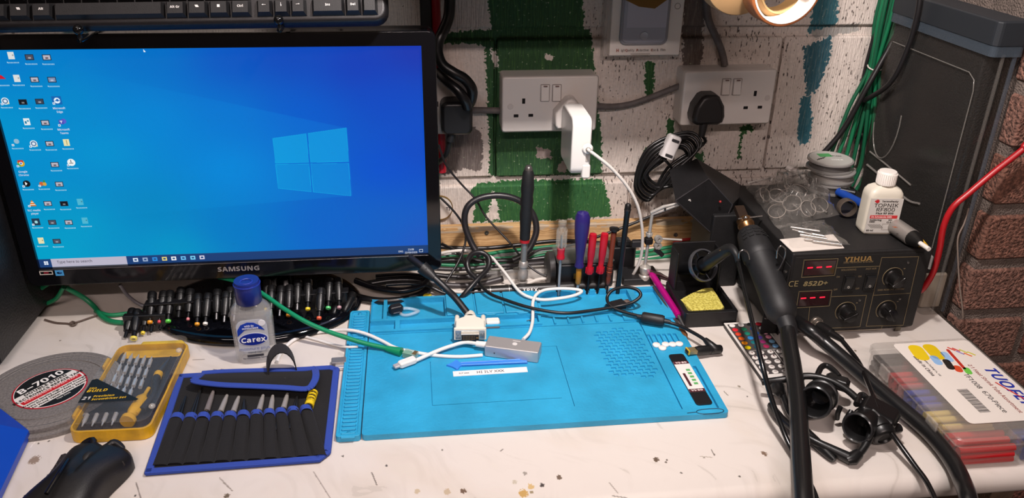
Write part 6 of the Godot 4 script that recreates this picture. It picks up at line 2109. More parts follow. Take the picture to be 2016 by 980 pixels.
	wpart(dc, "square_tip", MB.new().box(gf, Vector3(0.012, 0.0055, 0.0105), 0.0006), M("9d8d6a", 0.35, 0.5))
	wpart(dc, "tip_frame", MB.new().box(gf * at(Vector3(0.0065, 0, 0)), Vector3(0.0018, 0.0060, 0.0110), 0.0004), M("e0b828", 0.4))
	wpart(dc, "tip_hole", MB.new().box(gf * at(Vector3(0.0071, 0, 0)), Vector3(0.0012, 0.0038, 0.0080)), M("241c10", 0.7))

	# black plug under the loop
	var vp := thing("computer_plug", "black plug with a flat metal end in the mat's long tray", "plug", at(D(1218, 602, 0.003)))
	var vd := (D(1240, 592, 0.010) - D(1198, 602, 0.010)).normalized()
	var vf := Transform3D(Basis(vd, Vector3.UP, vd.cross(Vector3.UP)), D(1216, 601, 0.0105))
	wpart(vp, "body", MB.new().box(vf, Vector3(0.024, 0.013, 0.016), 0.003), M("19191b", 0.45))
	for k in 3:
		wpart(vp, "rib", MB.new().box(vf * at(Vector3(-0.011 - k * 0.003, 0, 0)), Vector3(0.0016, 0.011 - k * 0.001, 0.014 - k * 0.002), 0.0006), M("19191b", 0.5))
	wpart(vp, "metal_end", MB.new().box(vf * at(Vector3(0.016, 0.001, 0)), Vector3(0.010, 0.0045, 0.012), 0.0008), M("c0aaa0", 0.3, 0.8))

	# five white buttons
	var k2 := 0
	for q in [[1292, 681], [1310, 680], [1324, 680], [1337, 679], [1304, 687]]:
		var where := D(q[0], q[1], MTOP)
		var says: String = ["white round pill button nearest the mat's dividing groove", "white round pill button, second in the row of four", "white round pill button, third in the row of four", "white round pill button nearest the black ended card", "white round pill button lying below the row of four"][k2]
		single("white_button", MB.new().lathe(at(where), prof([[0, 0.0], [0.0044, 0.0], [0.0052, 0.0008], [0.0052, 0.0026], [0.0044, 0.0034], [0, 0.0036]]), 20), M("ece8e4", 0.35), says, "button", "white buttons on the mat")
		k2 += 1

	# flat black ended card with a white label
	var cd := thing("tool_card", "flat black ended card with a white printed label on the mat", "card", at(D(1362, 748, MTOP)))
	var c0 := D(1330, 697, 0.0090)
	var c1 := D(1388, 796, 0.0090)
	var cdv := (c1 - c0).normalized()
	var cl := (c1 - c0).length()
	var cf := Transform3D(Basis(cdv.cross(Vector3.UP) * -1.0, Vector3.UP, cdv), (c0 + c1) / 2)
	wpart(cd, "blade", MB.new().prism(cf, rrect(0.0205, cl, 0.004, 3), -0.0014, 0.0006, 0.0004), M("19191c", 0.35))
	wpart(cd, "label", MB.new().box(cf * at(Vector3(0, 0.0008, -0.003)), Vector3(0.0200, 0.0005, cl * 0.60)), M("e2deda", 0.45))
	for s in [-1.0, 1.0]:
		wpart(cd, "title_band", MB.new().box(cf * at(Vector3(0, 0.0011, -0.003 + s * cl * 0.275)), Vector3(0.0200, 0.0003, cl * 0.055)), M("50202a", 0.45))
		wpart(cd, "title", MB.new().text(face(cf * Vector3(0, 0.0014, -0.003 + s * cl * 0.275), cf.basis.x * -1.0, Vector3.UP), "GB-5A", 0.0032, true, false, 1, 1.15, 0.0002), M("e8d8d4", 0.5))
	wpart(cd, "maroon_panel", MB.new().box(cf * at(Vector3(-0.0045, 0.0011, 0.004)), Vector3(0.0032, 0.0003, cl * 0.25)), M("4a1e28", 0.45))
	for k in 5:
		wpart(cd, "green_glyph", MB.new().box(cf * at(Vector3(0.0035, 0.0011, -0.016 + k * 0.0072)), Vector3(0.0052, 0.0003, 0.0042), 0.0001), M("5aa860", 0.45))
	# loose screws in the trays
	for q in [[1037, 631, 0.0045, "tiny silver screw lying in the tray beside the white lead"], [1250, 588, 0.004, "tiny silver screw lying beside the black plug in the tray"]]:
		var sp := D(q[0], q[1], q[2] + 0.0012)
		single("loose_screw", MB.new().tube([sp, sp + Vector3(0.004, 0, -0.001), sp + Vector3(0.0041, 0, -0.001), sp + Vector3(0.0055, 0, -0.0013)], [0.0006, 0.0006, 0.0012, 0.0012], 8), M("9a9894", 0.3, 0.9), q[3], "screw")


# ------------------------------------------------------------------ soldering station with its hot air gun
const SX0 := 0.326
const SX1 := 0.522
const SZ1 := 0.328
const SZ0 := 0.088
const STOP := 0.130

# line of print on the station's front panel, through photo pixels
func rule(mb: MB, pts: Array, z: float, w: float, closed := false) -> void:
	var n := pts.size()
	for i in (n if closed else n - 1):
		var a := W(pts[i][0], pts[i][1], z)
		var b := W(pts[(i + 1) % n][0], pts[(i + 1) % n][1], z)
		var d := (b - a)
		mb.box(Transform3D(Basis(d.normalized(), Vector3.BACK.cross(d.normalized()), Vector3.BACK), (a + b) / 2), Vector3(d.length() + w, w, 0.0003))

func build_station() -> void:
	var t := thing("soldering_station", "black soldering station with red displays and three knobs", "soldering station", at(Vector3((SX0 + SX1) / 2, 0, (SZ0 + SZ1) / 2)))
	var blk := G("181616", 0.62, 0.35, 40.0)
	var cx := (SX0 + SX1) / 2
	wpart(t, "case", MB.new().box(at(Vector3(cx, 0.069, (SZ0 + SZ1) / 2)), Vector3(SX1 - SX0, STOP - 0.008, SZ1 - SZ0), 0.003), blk)
	var z := SZ1 + 0.0006
	var panel := wpart(t, "front_panel", MB.new().box(at(Vector3(cx, 0.069, SZ1 + 0.0002)), Vector3(SX1 - SX0 - 0.008, STOP - 0.018, 0.0012), 0.0004), G("141211", 0.7, 0.2, 40.0))
	for s in [[SX0 + 0.02, SZ1 - 0.03], [SX1 - 0.02, SZ1 - 0.03], [SX0 + 0.02, SZ0 + 0.03], [SX1 - 0.02, SZ0 + 0.03]]:
		wpart(t, "foot", MB.new().lathe(at(Vector3(s[0], 0, s[1])), prof([[0, 0.0003], [0.009, 0.0003], [0.0085, 0.0082], [0, 0.0082]]), 16), M("0d0d0d", 0.8))
	var gold := M("75664a", 0.5)
	var pr := MB.new()
	rule(pr, [[1583, 512], [1650, 509], [1643, 542], [1578, 546]], z + 0.0004, 0.0007, true)
	rule(pr, [[1573, 574], [1638, 571], [1633, 602], [1568, 606]], z + 0.0004, 0.0007, true)
	rule(pr, [[1736, 507], [1809, 505], [1778, 640], [1705, 642]], z + 0.0004, 0.0006, true)
	rule(pr, [[1720, 581], [1791, 577]], z + 0.0004, 0.0005)
	rule(pr, [[1648, 527], [1731, 524]], z + 0.0004, 0.0006)
	rule(pr, [[1636, 584], [1706, 581], [1693, 643], [1590, 648], [1594, 604]], z + 0.0004, 0.0006)
	rule(pr, [[1594, 654], [1735, 648], [1737, 641]], z + 0.0004, 0.0005)
	wpart(panel, "gold_lines", pr, gold)
	var tx := func(px: float, py: float) -> Transform3D:
		return face(W(px, py, z + 0.0004), Vector3.RIGHT, Vector3.BACK)
	wpart(panel, "brand", MB.new().text(tx.call(1690, 510), "YIHUA", 0.0070, true, false, 1, 1.3, 0.0004), M("8f7140", 0.45))
	wpart(panel, "model", MB.new().text(tx.call(1606, 558), "852D+", 0.0068, true, false, 1, 1.25, 0.0004, 0.2).text(tx.call(1562, 559), "CE", 0.0078, false, false, 1, 1.2, 0.0004), M("877854", 0.45))
	var sm := MB.new()
	sm.text(tx.call(1690, 516), "SMD REWORK SYSTEM", 0.0016, false, false, 1, 1.3, 0.0003)
	sm.text(tx.call(1671, 531), "SOLDERING", 0.0024, false, false, 1, 1.2, 0.0003)
	sm.text(tx.call(1715, 529), "HOT AIR", 0.0024, false, false, 1, 1.2, 0.0003)
	sm.text(tx.call(1754, 570), "SMD REWORK SYSTEM", 0.0022, false, false, 1, 1.2, 0.0003)
	sm.text(tx.call(1650, 545), "ON", 0.0018, false, false, 1, 1.0, 0.0003).text(tx.call(1645, 570), "OFF", 0.0018, false, false, 1, 1.0, 0.0003).text(tx.call(1693, 544), "ON", 0.0018, false, false, 1, 1.0, 0.0003).text(tx.call(1688, 568), "OFF", 0.0018, false, false, 1, 1.0, 0.0003)
	wpart(panel, "small_print", sm, M("6f6048", 0.5))
	for q in [[[1614, 527], [[1595, 527], [1613, 526], [1632, 525]]], [[1603, 588], [[1582, 587], [1600, 586], [1619, 585]]]]:
		var c := W(q[0][0], q[0][1], z + 0.0003)
		var d := wpart(t, "display", MB.new().box(at(c), Vector3(0.042, 0.021, 0.0014), 0.0004), M("2a1416", 0.12))
		for s in q[1]:
			wpart(d, "segment", MB.new().box(Transform3D(Basis(Vector3.BACK, 0.03), W(s[0], s[1], z + 0.0012)), Vector3(0.0075, 0.0019, 0.0006), 0.0003), glow("ff1838", 1.6))
	for q in [[1670, 556], [1712, 554]]:
		var c := W(q[0], q[1], z)
		var hs := wpart(t, "switch_frame", MB.new().ring(Transform3D(Basis(Vector3.RIGHT, Vector3(0, 0, 1), Vector3(0, -1, 0)), c), rrect(0.0165, 0.0245, 0.001, 2), rrect(0.0130, 0.0205, 0.0008, 2), 0.0, 0.0020, 0.0005), M("121212", 0.4))
		wpart(hs, "rocker", MB.new().box(Transform3D(Basis(Vector3.RIGHT, 0.20), c + Vector3(0, 0, 0.0012)), Vector3(0.0128, 0.0200, 0.005), 0.0008), M("1b1b1c", 0.28))
		wpart(hs, "mark", MB.new().ring(Transform3D(Basis(Vector3.RIGHT, Vector3(0, 0, 1), Vector3(0, -1, 0)), c + Vector3(0, -0.0055, 0.0030)), circle(0.0017, 12), circle(0.0011, 12), 0.0, 0.0004), M("a8a29a", 0.5))
	for q in [[1757, 545, -0.9], [1664, 612, -1.1], [1744, 609, 0.6]]:
		var c := W(q[0], q[1], z)
		var f := along(c, Vector3.BACK, Vector3.UP)
		var kb := wpart(t, "knob", MB.new().lathe(f, prof([[0.0118, 0.0], [0.0118, 0.0025], [0.0105, 0.0035], [0.0095, 0.004], [0.0085, 0.016], [0.0080, 0.0175], [0, 0.0178]]), 28), M("151414", 0.25))
		wpart(kb, "pointer", MB.new().box(Transform3D(Basis(Vector3.BACK, q[2]), c + Vector3(0, 0, 0.012)), Vector3(0.0045, 0.021, 0.0125), 0.0012), M("171616", 0.22))
		var arc := []
		for k in 19:
			var a := deg_to_rad(-50.0 + 280.0 * k / 18)
			arc.append(c + Vector3(cos(a), sin(a), 0) * 0.0142 + Vector3(0, 0, 0.0005))
		wpart(panel, "dial_arc", MB.new().tube(arc, 0.0005, 5), gold)
		wpart(panel, "dial_mark", MB.new().box(at(c + Vector3(0.014, 0.012, 0.0004)), Vector3(0.0022, 0.0012, 0.0004)), M("6f6048", 0.5))
	for q in [[1788, 516], [1771, 587], [1692, 590], [1546, 534], [1508, 626]]:
		var c := W(q[0], q[1], z if q[0] > 1600 else z + 0.001)
		wpart(t, "screw", MB.new().lathe(along(c, Vector3.BACK, Vector3.UP), prof([[0.0023, 0], [0.0021, 0.0010], [0.0008, 0.0014], [0, 0.0008]]), 10), M("6c6a68", 0.25, 0.9))
	wpart(panel, "stamp", MB.new().box(at(W(1768, 647, z + 0.0003)), Vector3(0.008, 0.006, 0.0003)), M("4c4436", 0.6))
	# bracket on the left that carries the gun
	var bk := wpart(t, "gun_bracket", MB.new().box(at(Vector3(SX0 - 0.0012, 0.060, 0.255)), Vector3(0.0018, 0.105, 0.15), 0.0005), blk)
	wpart(bk, "bracket_flange", MB.new().box(at(Vector3(SX0 - 0.012, 0.050, SZ1 - 0.004)), Vector3(0.024, 0.085, 0.002), 0.0005), blk)

	# silver socket with the iron's black plug and lead
	var c := W(1606, 634, z)
	var fwd := (W(1656, 668, 0.378) - (c + Vector3(0, 0, 0.0108))).normalized()
	wpart(t, "socket_ring", MB.new().lathe(along(c, Vector3.BACK, Vector3.UP), prof([[0.0088, 0], [0.0088, 0.003], [0.0080, 0.0036], [0.0076, 0.010], [0.0070, 0.0105], [0, 0.0105]]), 24), M("b8aca0", 0.25, 0.9))
	var pl := thing("iron_lead", "black plug and lead from the station's silver socket past the glasses", "cable", at(c + Vector3(0, -c.y, 0.05)))
	var p0 := c + Vector3(0, 0, 0.0108)
	wpart(pl, "plug", MB.new().tube([p0, p0 + fwd * 0.012, p0 + fwd * 0.022, p0 + fwd * 0.0225, p0 + fwd * 0.030, p0 + fwd * 0.042], [0.0072, 0.0072, 0.0066, 0.0050, 0.0046, 0.0036], 14), M("171616", 0.35))
	var le := [p0 + fwd * 0.040]
	le.append_array(path_d([[1690, 712, 0.022], [1708, 752, 0.030], [1722, 788, 0.040], [1738, 826, 0.034], [1765, 866, 0.022], [1800, 915, 0.012], [1828, 955, 0.008], [1850, 1015, 0.006]]))
	le.append(le[le.size() - 1] + Vector3(0.004, -0.05, 0.025))
	le.append(le[le.size() - 1] + Vector3(0.006, -0.40, 0.010))
	wpart(pl, "lead", MB.new().tube(spline(le, 8), 0.0030, 8), M("121112", 0.25))

	# hot air gun resting in its cradle
	var gn := thing("hot_air_gun", "black hot air gun with brass nozzle resting beside the station", "hot air gun", at(Vector3(0.302, 0.03, 0.30)))
	var a := W(1461, 414, 0.20) + Vector3(-0.003, 0, 0)
	var b := W(1545, 628, 0.372)
	var ax := (b - a).normalized()
	var f := along(a, ax, Vector3.UP)
	var rub := G("1d1d1f", 0.55, 0.2, 40.0)
	wpart(gn, "nozzle", MB.new().box(f * at(Vector3(0, 0.008, 0)), Vector3(0.0145, 0.030, 0.008), 0.001), M("4b3d34", 0.35, 0.8))
	var br := wpart(gn, "brass_tube", MB.new().lathe(f, prof([[0.0, 0.016], [0.0085, 0.0165], [0.0112, 0.019], [0.0112, 0.026], [0.0120, 0.027], [0.0120, 0.030], [0.0112, 0.031], [0.0112, 0.044]]), 24), M("84603e", 0.3, 0.9))
	wpart(br, "clamp_screw", MB.new().tube([a + ax * 0.021 + Vector3(-0.012, 0.006, 0.004), a + ax * 0.021 + Vector3(0.022, 0.010, 0.006)], 0.0014, 8).ball(at(a + ax * 0.021 + Vector3(-0.002, 0.0085, 0.006)), Vector3.ONE * 0.003, 8), M("b8b4b0", 0.2, 0.95))
	var shroud := wpart(gn, "vent_shroud", MB.new().lathe(f, prof([[0.0115, 0.040], [0.0160, 0.041], [0.0180, 0.046], [0.0212, 0.066], [0.0225, 0.080], [0.0225, 0.086], [0.0208, 0.090]]), 28), rub)
	for k in 3:
		for s in 5:
			var ang := -0.9 + s * 0.45
			var r := 0.0186 + 0.0014 * k
			var q := f * Vector3(r * sin(ang), 0.049 + k * 0.0065, r * cos(ang))
			wpart(shroud, "vent", MB.new().box(Transform3D(f.basis * Basis(Vector3.UP, ang), q), Vector3(0.0070, 0.0026, 0.0014), 0.0006), M("0a0a0b", 0.8))
	var L := (b - a).length()
	wpart(gn, "handle", MB.new().lathe(f, prof([[0.0208, 0.088], [0.0205, 0.092], [0.0200, 0.094], [0.0196, 0.12], [0.0200, L - 0.045], [0.0210, L - 0.03], [0.0204, L - 0.012], [0.0160, L - 0.002], [0.0108, L + 0.002]]), 28), rub)
	wpart(gn, "boot", MB.new().tube([b - ax * 0.004, b + ax * 0.010, b + ax * 0.022 + Vector3(0, -0.004, 0)], [0.0120, 0.0118, 0.0104], 16), rub)
	var hz := [b + ax * 0.012]
	hz.append_array(path_d([[1553, 672, 0.046], [1562, 725, 0.040], [1570, 790, 0.038], [1574, 850, 0.036], [1578, 920, 0.034], [1584, 1000, 0.030], [1592, 1090, 0.016]]))
	hz.append(hz[hz.size() - 1] + Vector3(0.004, -0.07, 0.035))
	hz.append(hz[hz.size() - 1] + Vector3(0.006, -0.40, 0.020))
	wpart(gn, "hose", MB.new().tube(spline(hz, 8), 0.0102, 14), M("161617", 0.3))
	# chrome cradle wires
	for q in [[[1455, 508], [1456, 497], [1464, 492], [1472, 497], [1476, 510]], [[1529, 508], [1531, 492], [1538, 484], [1546, 492], [1545, 506], [1538, 522], [1531, 534]]]:
		var w := []
		for p in q:
			w.append(W(p[0], p[1], 0.298 if q.size() == 5 else 0.318))
		wpart(t, "cradle_wire", MB.new().tube(spline(w, 5), 0.0012, 7), M("9c9a98", 0.2, 0.95))

	# return hose leaving the station's front
	var h2 := [W(1566, 632, SZ1 + 0.002)]
	h2.append_array(path_d([[1592, 648, 0.040], [1625, 675, 0.030], [1668, 712, 0.022], [1720, 757, 0.018], [1775, 804, 0.016], [1828, 850, 0.015], [1868, 898, 0.014], [1895, 948, 0.014], [1912, 1010, 0.012]]))
	h2.append(h2[h2.size() - 1] + Vector3(0.004, -0.07, 0.035))
	h2.append(h2[h2.size() - 1] + Vector3(0.006, -0.40, 0.020))
	cable("air_hose", h2, 0.0090, M("161617", 0.3), "thick black air hose running from the station past the tube box", "hose", "", 14)


# ------------------------------------------------------------------ things lying on top of the station
func crumple(c: Array, h: float, nu := 14, nv := 14, sd := 1) -> Array:
	# pillow between four corner points, with folds
	var f := FastNoiseLite.new()
	f.seed = sd
	f.frequency = 0.9
	f.fractal_octaves = 3
	var P := []
	for i in nu + 1:
		var row := []
		for j in nv + 1:
			var u := float(i) / nu
			var v := float(j) / nv
			var p: Vector3 = (c[0] as Vector3).lerp(c[1], v).lerp((c[3] as Vector3).lerp(c[2], v), u)
			var e := pow(sin(PI * u) * sin(PI * v), 0.5)
			var nz := f.get_noise_2d(u * 6.0, v * 6.0)
			row.append(p + Vector3(0, h * e * (0.8 + 0.9 * nz) + 0.002, 0) + Vector3(f.get_noise_2d(u * 5.0 + 9.0, v * 5.0), 0, f.get_noise_2d(u * 5.0, v * 5.0 + 9.0)) * 0.004)
		P.append(row)
	return P

func build_on_station() -> void:
	var y := STOP + 0.0006
	var film := StandardMaterial3D.new()
	film.transparency = BaseMaterial3D.TRANSPARENCY_ALPHA
	film.albedo_color = Color(Color("e4ddd4"), 0.07)
	film.roughness = 0.05
	film.resource_name = "clear_film"
	# bag of clear caps
	var bg := thing("plastic_bag", "crumpled clear zip bag of round clear caps on the station", "bag", at(D(1560, 395, y)))
	var cs := [D(1464, 366, y), D(1592, 344, y), D(1655, 425, y), D(1532, 452, y)]
	wpart(bg, "film", MB.new().sheet(crumple(cs, 0.034, 18, 18, 4)), film)
	wpart(bg, "zip_strip", MB.new().tube(spline([cs[0] + Vector3(0.004, 0.006, 0.004), cs[0].lerp(cs[1], 0.5) + Vector3(0, 0.012, 0.010), cs[1] + Vector3(-0.004, 0.006, 0.006)], 6), 0.0014, 6), glass("f0ece6", 0.5, 0.15))
	var capm := glass("efe8e0", 0.03, 0.06)
	for q in [[1530, 388, 0.013], [1530, 418, 0.012], [1572, 376, 0.012], [1612, 405, 0.012], [1588, 412, 0.012], [1502, 384, 0.011], [1560, 402, 0.013], [1545, 366, 0.010]]:
		var p := D(q[0], q[1], y + q[2])
		var ca := Vector3(rng.randf_range(-0.6, 0.6), 0.7, rng.randf_range(0.1, 0.9)).normalized()
		var cap := wpart(bg, "clear_cap", MB.new().lathe(along(p, ca), prof([[q[2], 0.004], [q[2], 0.0], [q[2] * 0.92, -q[2] * 0.45], [q[2] * 0.6, -q[2] * 0.85], [0.002, -q[2]]]), 18), capm)
		wpart(cap, "cap_rim", MB.new().lathe(along(p, ca), prof([[q[2] * 0.96, 0.0035], [q[2] * 1.03, 0.0042], [q[2] * 0.97, 0.0050]]), 18), M("948c84", 0.25))
		wpart(bg, "cap_pin", MB.new().tube([p, p + Vector3(rng.randf_range(-0.010, 0.010), -0.004, 0.016)], 0.0016, 6), M("c9c5c0", 0.2, 0.9))
	# small bag of steel pins on a white card
	var cd := thing("paper_card", "white paper card under the small bag on the station's edge", "card", at(D(1600, 480, y)))
	var cp := [D(1535, 472, y), D(1640, 462, y), D(1662, 489, y), D(1560, 496, y)]
	var cpl := PackedVector2Array()
	for p in cp:
		cpl.append(Vector2(p.x, p.z))
	wpart(cd, "sheet", MB.new().prism(Transform3D.IDENTITY, cpl, y, y + 0.0008), M("d8cfc6", 0.6))
	var sb := thing("pin_bag", "small clear bag of steel pins lying on the white card", "bag", at(D(1600, 465, y)))
	var sc := [D(1526, 446, y + 0.001), D(1622, 436, y + 0.001), D(1672, 484, y + 0.001), D(1560, 490, y + 0.001)]
	wpart(sb, "film", MB.new().sheet(crumple(sc, 0.010, 12, 12, 9)), film)
	for q in [[1556, 447, 1612, 455], [1572, 456, 1622, 465], [1575, 462, 1626, 470], [1584, 470, 1650, 478], [1560, 452, 1598, 462], [1600, 474, 1655, 481]]:
		wpart(sb, "pin", MB.new().tube([D(q[0], q[1], y + 0.004), D(q[2], q[3], y + 0.004), D(q[2] + 3, q[3] + 1, y + 0.004)], [0.0021, 0.0021, 0.0008], 8), M("c6c2be", 0.2, 0.95))
	# reels of wick stacked up
	var ce := D(1645, 386, y)
	var k := 0
	for q in [[0.0, 0.0, 0.0, "flat grey reel at the bottom of the reel stack"], [0.002, 0.017, 0.001, "silver rimmed reel in the middle of the stack"], [-0.003, 0.033, -0.001, "silver reel with a green striped label on top of the stack"]]:
		var o := ce + Vector3(q[0] + 0.002, q[1], q[2] - 0.032)
		var rl := thing("wick_reel", q[3], "reel", at(o), "reels stacked on the station")
		var r := 0.034
		part(rl, "flange", MB.new().lathe(Transform3D.IDENTITY, prof([[0, 0], [r, 0.0], [r, 0.0022], [r * 0.88, 0.003]]), 40), M("a5a29e", 0.3, 0.5))
		part(rl, "hub", MB.new().lathe(Transform3D.IDENTITY, prof([[r * 0.88, 0.003], [r * 0.88, 0.0115]]), 40), M("5b5856" if k != 1 else "8d8984", 0.4))
		part(rl, "flange", MB.new().lathe(Transform3D.IDENTITY, prof([[r * 0.88, 0.0115], [r, 0.0125], [r, 0.0150], [r * 0.97, 0.0158], [0, 0.0158]]), 40), M("bcb9b5", 0.28, 0.5))
		if k == 2:
			var lb := part(rl, "label", MB.new().prism(at(Vector3(0, 0.0158, 0)), circle(r * 0.92, 40), 0.0, 0.0003), M("b5b4ae", 0.3))
			part(lb, "green_patch", MB.new().prism(at(Vector3(-0.004, 0.0161, -0.013)), rrect(0.020, 0.014, 0.001, 2), 0.0, 0.0003), M("2f9a4c", 0.4))
			for s in 4:
				part(lb, "stripe", MB.new().box(Transform3D(Basis(Vector3.UP, 0.8), Vector3(-0.022 + s * 0.004, 0.0162, 0.004 - s * 0.002)), Vector3(0.010, 0.0003, 0.0016)), M("3c3a38", 0.5))
			part(lb, "print", MB.new().text(face(Vector3(0.012, 0.0163, -0.008), Vector3(1, 0, 0.25), Vector3.UP), "SOLDER", 0.0030, true, false, 1, 1.1, 0.0002), M("4a4846", 0.5))
			part(lb, "print", MB.new().text(face(Vector3(0.006, 0.0163, 0.008), Vector3(1, 0, 0.12), Vector3.UP), "WICK", 0.0042, true, false, 1, 1.2, 0.0002), M("dfe0da", 0.5))
		k += 1
	# white tube behind the bag
	single("white_tube", MB.new().tube([D(1548, 328, y + 0.022), D(1566, 338, y + 0.016)], 0.0050, 12), M("d8d2cc", 0.4), "little white tube poking out behind the clear bag", "tube")
	# blue pen and the steel ring
	var bp := thing("blue_tube", "short blue plastic tube lying beside the reels", "tube", at(D(1672, 392, y)))
	wpart(bp, "tube", MB.new().tube([D(1650, 377, y + 0.0085), D(1700, 402, y + 0.0065)], 0.0062, 14), M("17429a", 0.35))
	wpart(bp, "end_cap", MB.new().tube([D(1655, 374, y + 0.012), D(1684, 380, y + 0.012)], 0.0045, 12), M("17171a", 0.4))
	var rg := thing("steel_ring", "dull steel ring standing on edge by the flux bottle", "ring", at(D(1665, 430, y)))
	var rc := D(1665, 411, y + 0.0125)
	wpart(rg, "ring", MB.new().lathe(along(rc - Vector3(-0.004, 0, 0.009), Vector3(-0.2, 0.18, 1.0), Vector3.UP), prof([[0.0105, 0.0], [0.0125, 0.0], [0.0125, 0.014], [0.0118, 0.0148], [0.0108, 0.0148], [0.0105, 0.014], [0.0105, 0.0]]), 28), M("74695f", 0.4, 0.7))

	# flux bottle
	var fl := thing("flux_bottle", "white flux bottle with ribbed white cap and red banded label", "bottle", at(D(1722, 452, y), deg_to_rad(-6.0)))
	var pe := M("d6cfbf", 0.4)
	pe = pe.duplicate()
	pe.backlight_enabled = true
	pe.backlight = Color(0.25, 0.23, 0.18)
	var rows := []
	for p in [[0.0, 0.90], [0.002, 0.985], [0.006, 1.0], [0.052, 1.0], [0.058, 0.96], [0.063, 0.82], [0.066, 0.58], [0.067, 0.42], [0.070, 0.41]]:
		var row := []
		for j in 32:
			var a := TAU * j / 32
			var cc := cos(a)
			var s := sin(a)
			row.append(Vector3(signf(cc) * pow(absf(cc), 0.40) * 0.0240 * p[1], p[0], signf(s) * pow(absf(s), 0.40) * 0.0155 * lerpf(1.0, p[1], 0.8)))
		rows.append(row)
	part(fl, "bottle", MB.new().sheet(rows, true).prism(Transform3D.IDENTITY, rrect(0.042, 0.026, 0.003, 3), 0.0, 0.001), pe)
	var cap := part(fl, "cap", MB.new().lathe(at(Vector3(0, 0.0685, 0)), prof([[0, 0], [0.0122, 0], [0.0124, 0.001], [0.0120, 0.0165], [0.0110, 0.0180], [0, 0.0182]]), 30), M("e8e2da", 0.4))
	var ribs := MB.new()
	for j in 30:
		var a := TAU * j / 30
		ribs.box(Transform3D(Basis(Vector3.UP, -a), Vector3(cos(a) * 0.0123, 0.0770, sin(a) * 0.0123)), Vector3(0.0010, 0.015, 0.0011), 0.0003)
	part(cap, "ribs", ribs, M("e8e2da", 0.4))
	var z := 0.0157
	var lb := part(fl, "label", MB.new().box(at(Vector3(0, 0.028, z)), Vector3(0.0435, 0.050, 0.0005)), M("c6c1ba", 0.35))
	var lt := func(x: float, yy: float) -> Transform3D:
		return face(Vector3(x, yy, z + 0.0004), Vector3.RIGHT, Vector3.BACK)
	part(lb, "maker_mark", MB.new().lathe(along(Vector3(-0.013, 0.0490, z + 0.0002), Vector3.BACK, Vector3.UP), prof([[0, 0.0003], [0.0026, 0.0003]]), 14).box(at(Vector3(-0.014, 0.049, z + 0.0003)), Vector3(0.005, 0.002, 0.0003)), M("b82228", 0.4))
	part(lb, "maker", MB.new().text(lt.call(0.004, 0.0490), "TermoPasty", 0.0020, true, false, 1, 1.2, 0.0003), M("2a2624", 0.5))
	part(lb, "title", MB.new().text(lt.call(0.0, 0.0430), "TOPNIK", 0.0050, false, false, 1, 1.35, 0.0003).text(lt.call(0.0, 0.0368), "RF800", 0.0050, false, false, 1, 1.35, 0.0003).text(lt.call(0.0, 0.0315), "Flux RF 800", 0.0027, true, false, 1, 1.2, 0.0003), M("2a2624", 0.5))
	var rb := part(lb, "red_band", MB.new().box(at(Vector3(0, 0.0263, z + 0.0003)), Vector3(0.037, 0.0046, 0.0004)), M("c0282c", 0.4))
	part(rb, "band_print", MB.new().text(lt.call(-0.003, 0.0263), "Do lutowania SMD", 0.0023, true, false, 1, 1.0, 0.0004), M("eedcd6", 0.5))
	part(lb, "notes", MB.new().text(lt.call(-0.018, 0.0218), "Soldering", 0.0020, true, false, 0, 1.1, 0.0003).text(lt.call(-0.018, 0.0190), "SMD", 0.0020, true, false, 0, 1.1, 0.0003).text(lt.call(0.010, 0.0218), "NO", 0.0022, true, false, 1, 1.1, 0.0003).text(lt.call(0.011, 0.0185), "CLEAN", 0.0022, true, false, 1, 1.1, 0.0003).text(lt.call(-0.015, 0.0062), "60 ml", 0.0024, true, false, 1, 1.1, 0.0003), M("2a2624", 0.5))
	for j in 8:
		part(lb, "hatch", MB.new().box(Transform3D(Basis(Vector3.BACK, -0.75), Vector3(-0.016 + j * 0.0022, 0.0125, z + 0.0003)), Vector3(0.0085, 0.0005, 0.0003)), M("4a4542", 0.5))
	part(lb, "boxed_note", MB.new().ring(Transform3D(Basis(Vector3.RIGHT, Vector3(0, 0, 1), Vector3(0, -1, 0)), Vector3(0.0095, 0.0118, z + 0.0002)), rrect(0.018, 0.009, 0.0004, 1), rrect(0.0172, 0.0082, 0.0003, 1), 0.0, 0.0003), M("8a847e", 0.5))

	# grey pen iron with its white tip on a yellow tag
	var pn := thing("grey_pen", "thick grey metal pen with black collar and white tip", "pen", at(D(1785, 470, y)))
	var a0 := D(1752, 438, y + 0.0120)
	var a1 := D(1796, 468, y + 0.0115)
	var dv := (a1 - a0).normalized()
	wpart(pn, "barrel", MB.new().tube([a0, a1], 0.0112, 18), M("a09a94", 0.35, 0.5))
	wpart(pn, "collar", MB.new().tube([a1, a1 + dv * 0.003, a1 + dv * 0.010, a1 + dv * 0.016], [0.0108, 0.0108, 0.0085, 0.0050], 16), M("171615", 0.4))
	wpart(pn, "tip", MB.new().tube([a1 + dv * 0.014, a1 + dv * 0.034], 0.0030, 12), M("e6e0d8", 0.4))
	wpart(pn, "print", MB.new().text(face(D(1762, 447, y + 0.0236), dv, Vector3(0.2, 1, 0.3)), "5", 0.006, true, false, 1, 1.0, 0.0003), M("a8582c", 0.5))
	var yt := PackedVector2Array()
	for q in [[1800, 478], [1816, 470], [1828, 485], [1808, 486]]:
		var p := D(q[0], q[1], y)
		yt.append(Vector2(p.x, p.z))
	single("yellow_tag", MB.new().prism(Transform3D.IDENTITY, yt, y, y + 0.0006), M("d0a028", 0.5), "small yellow tag under the tip of the grey pen", "tag")


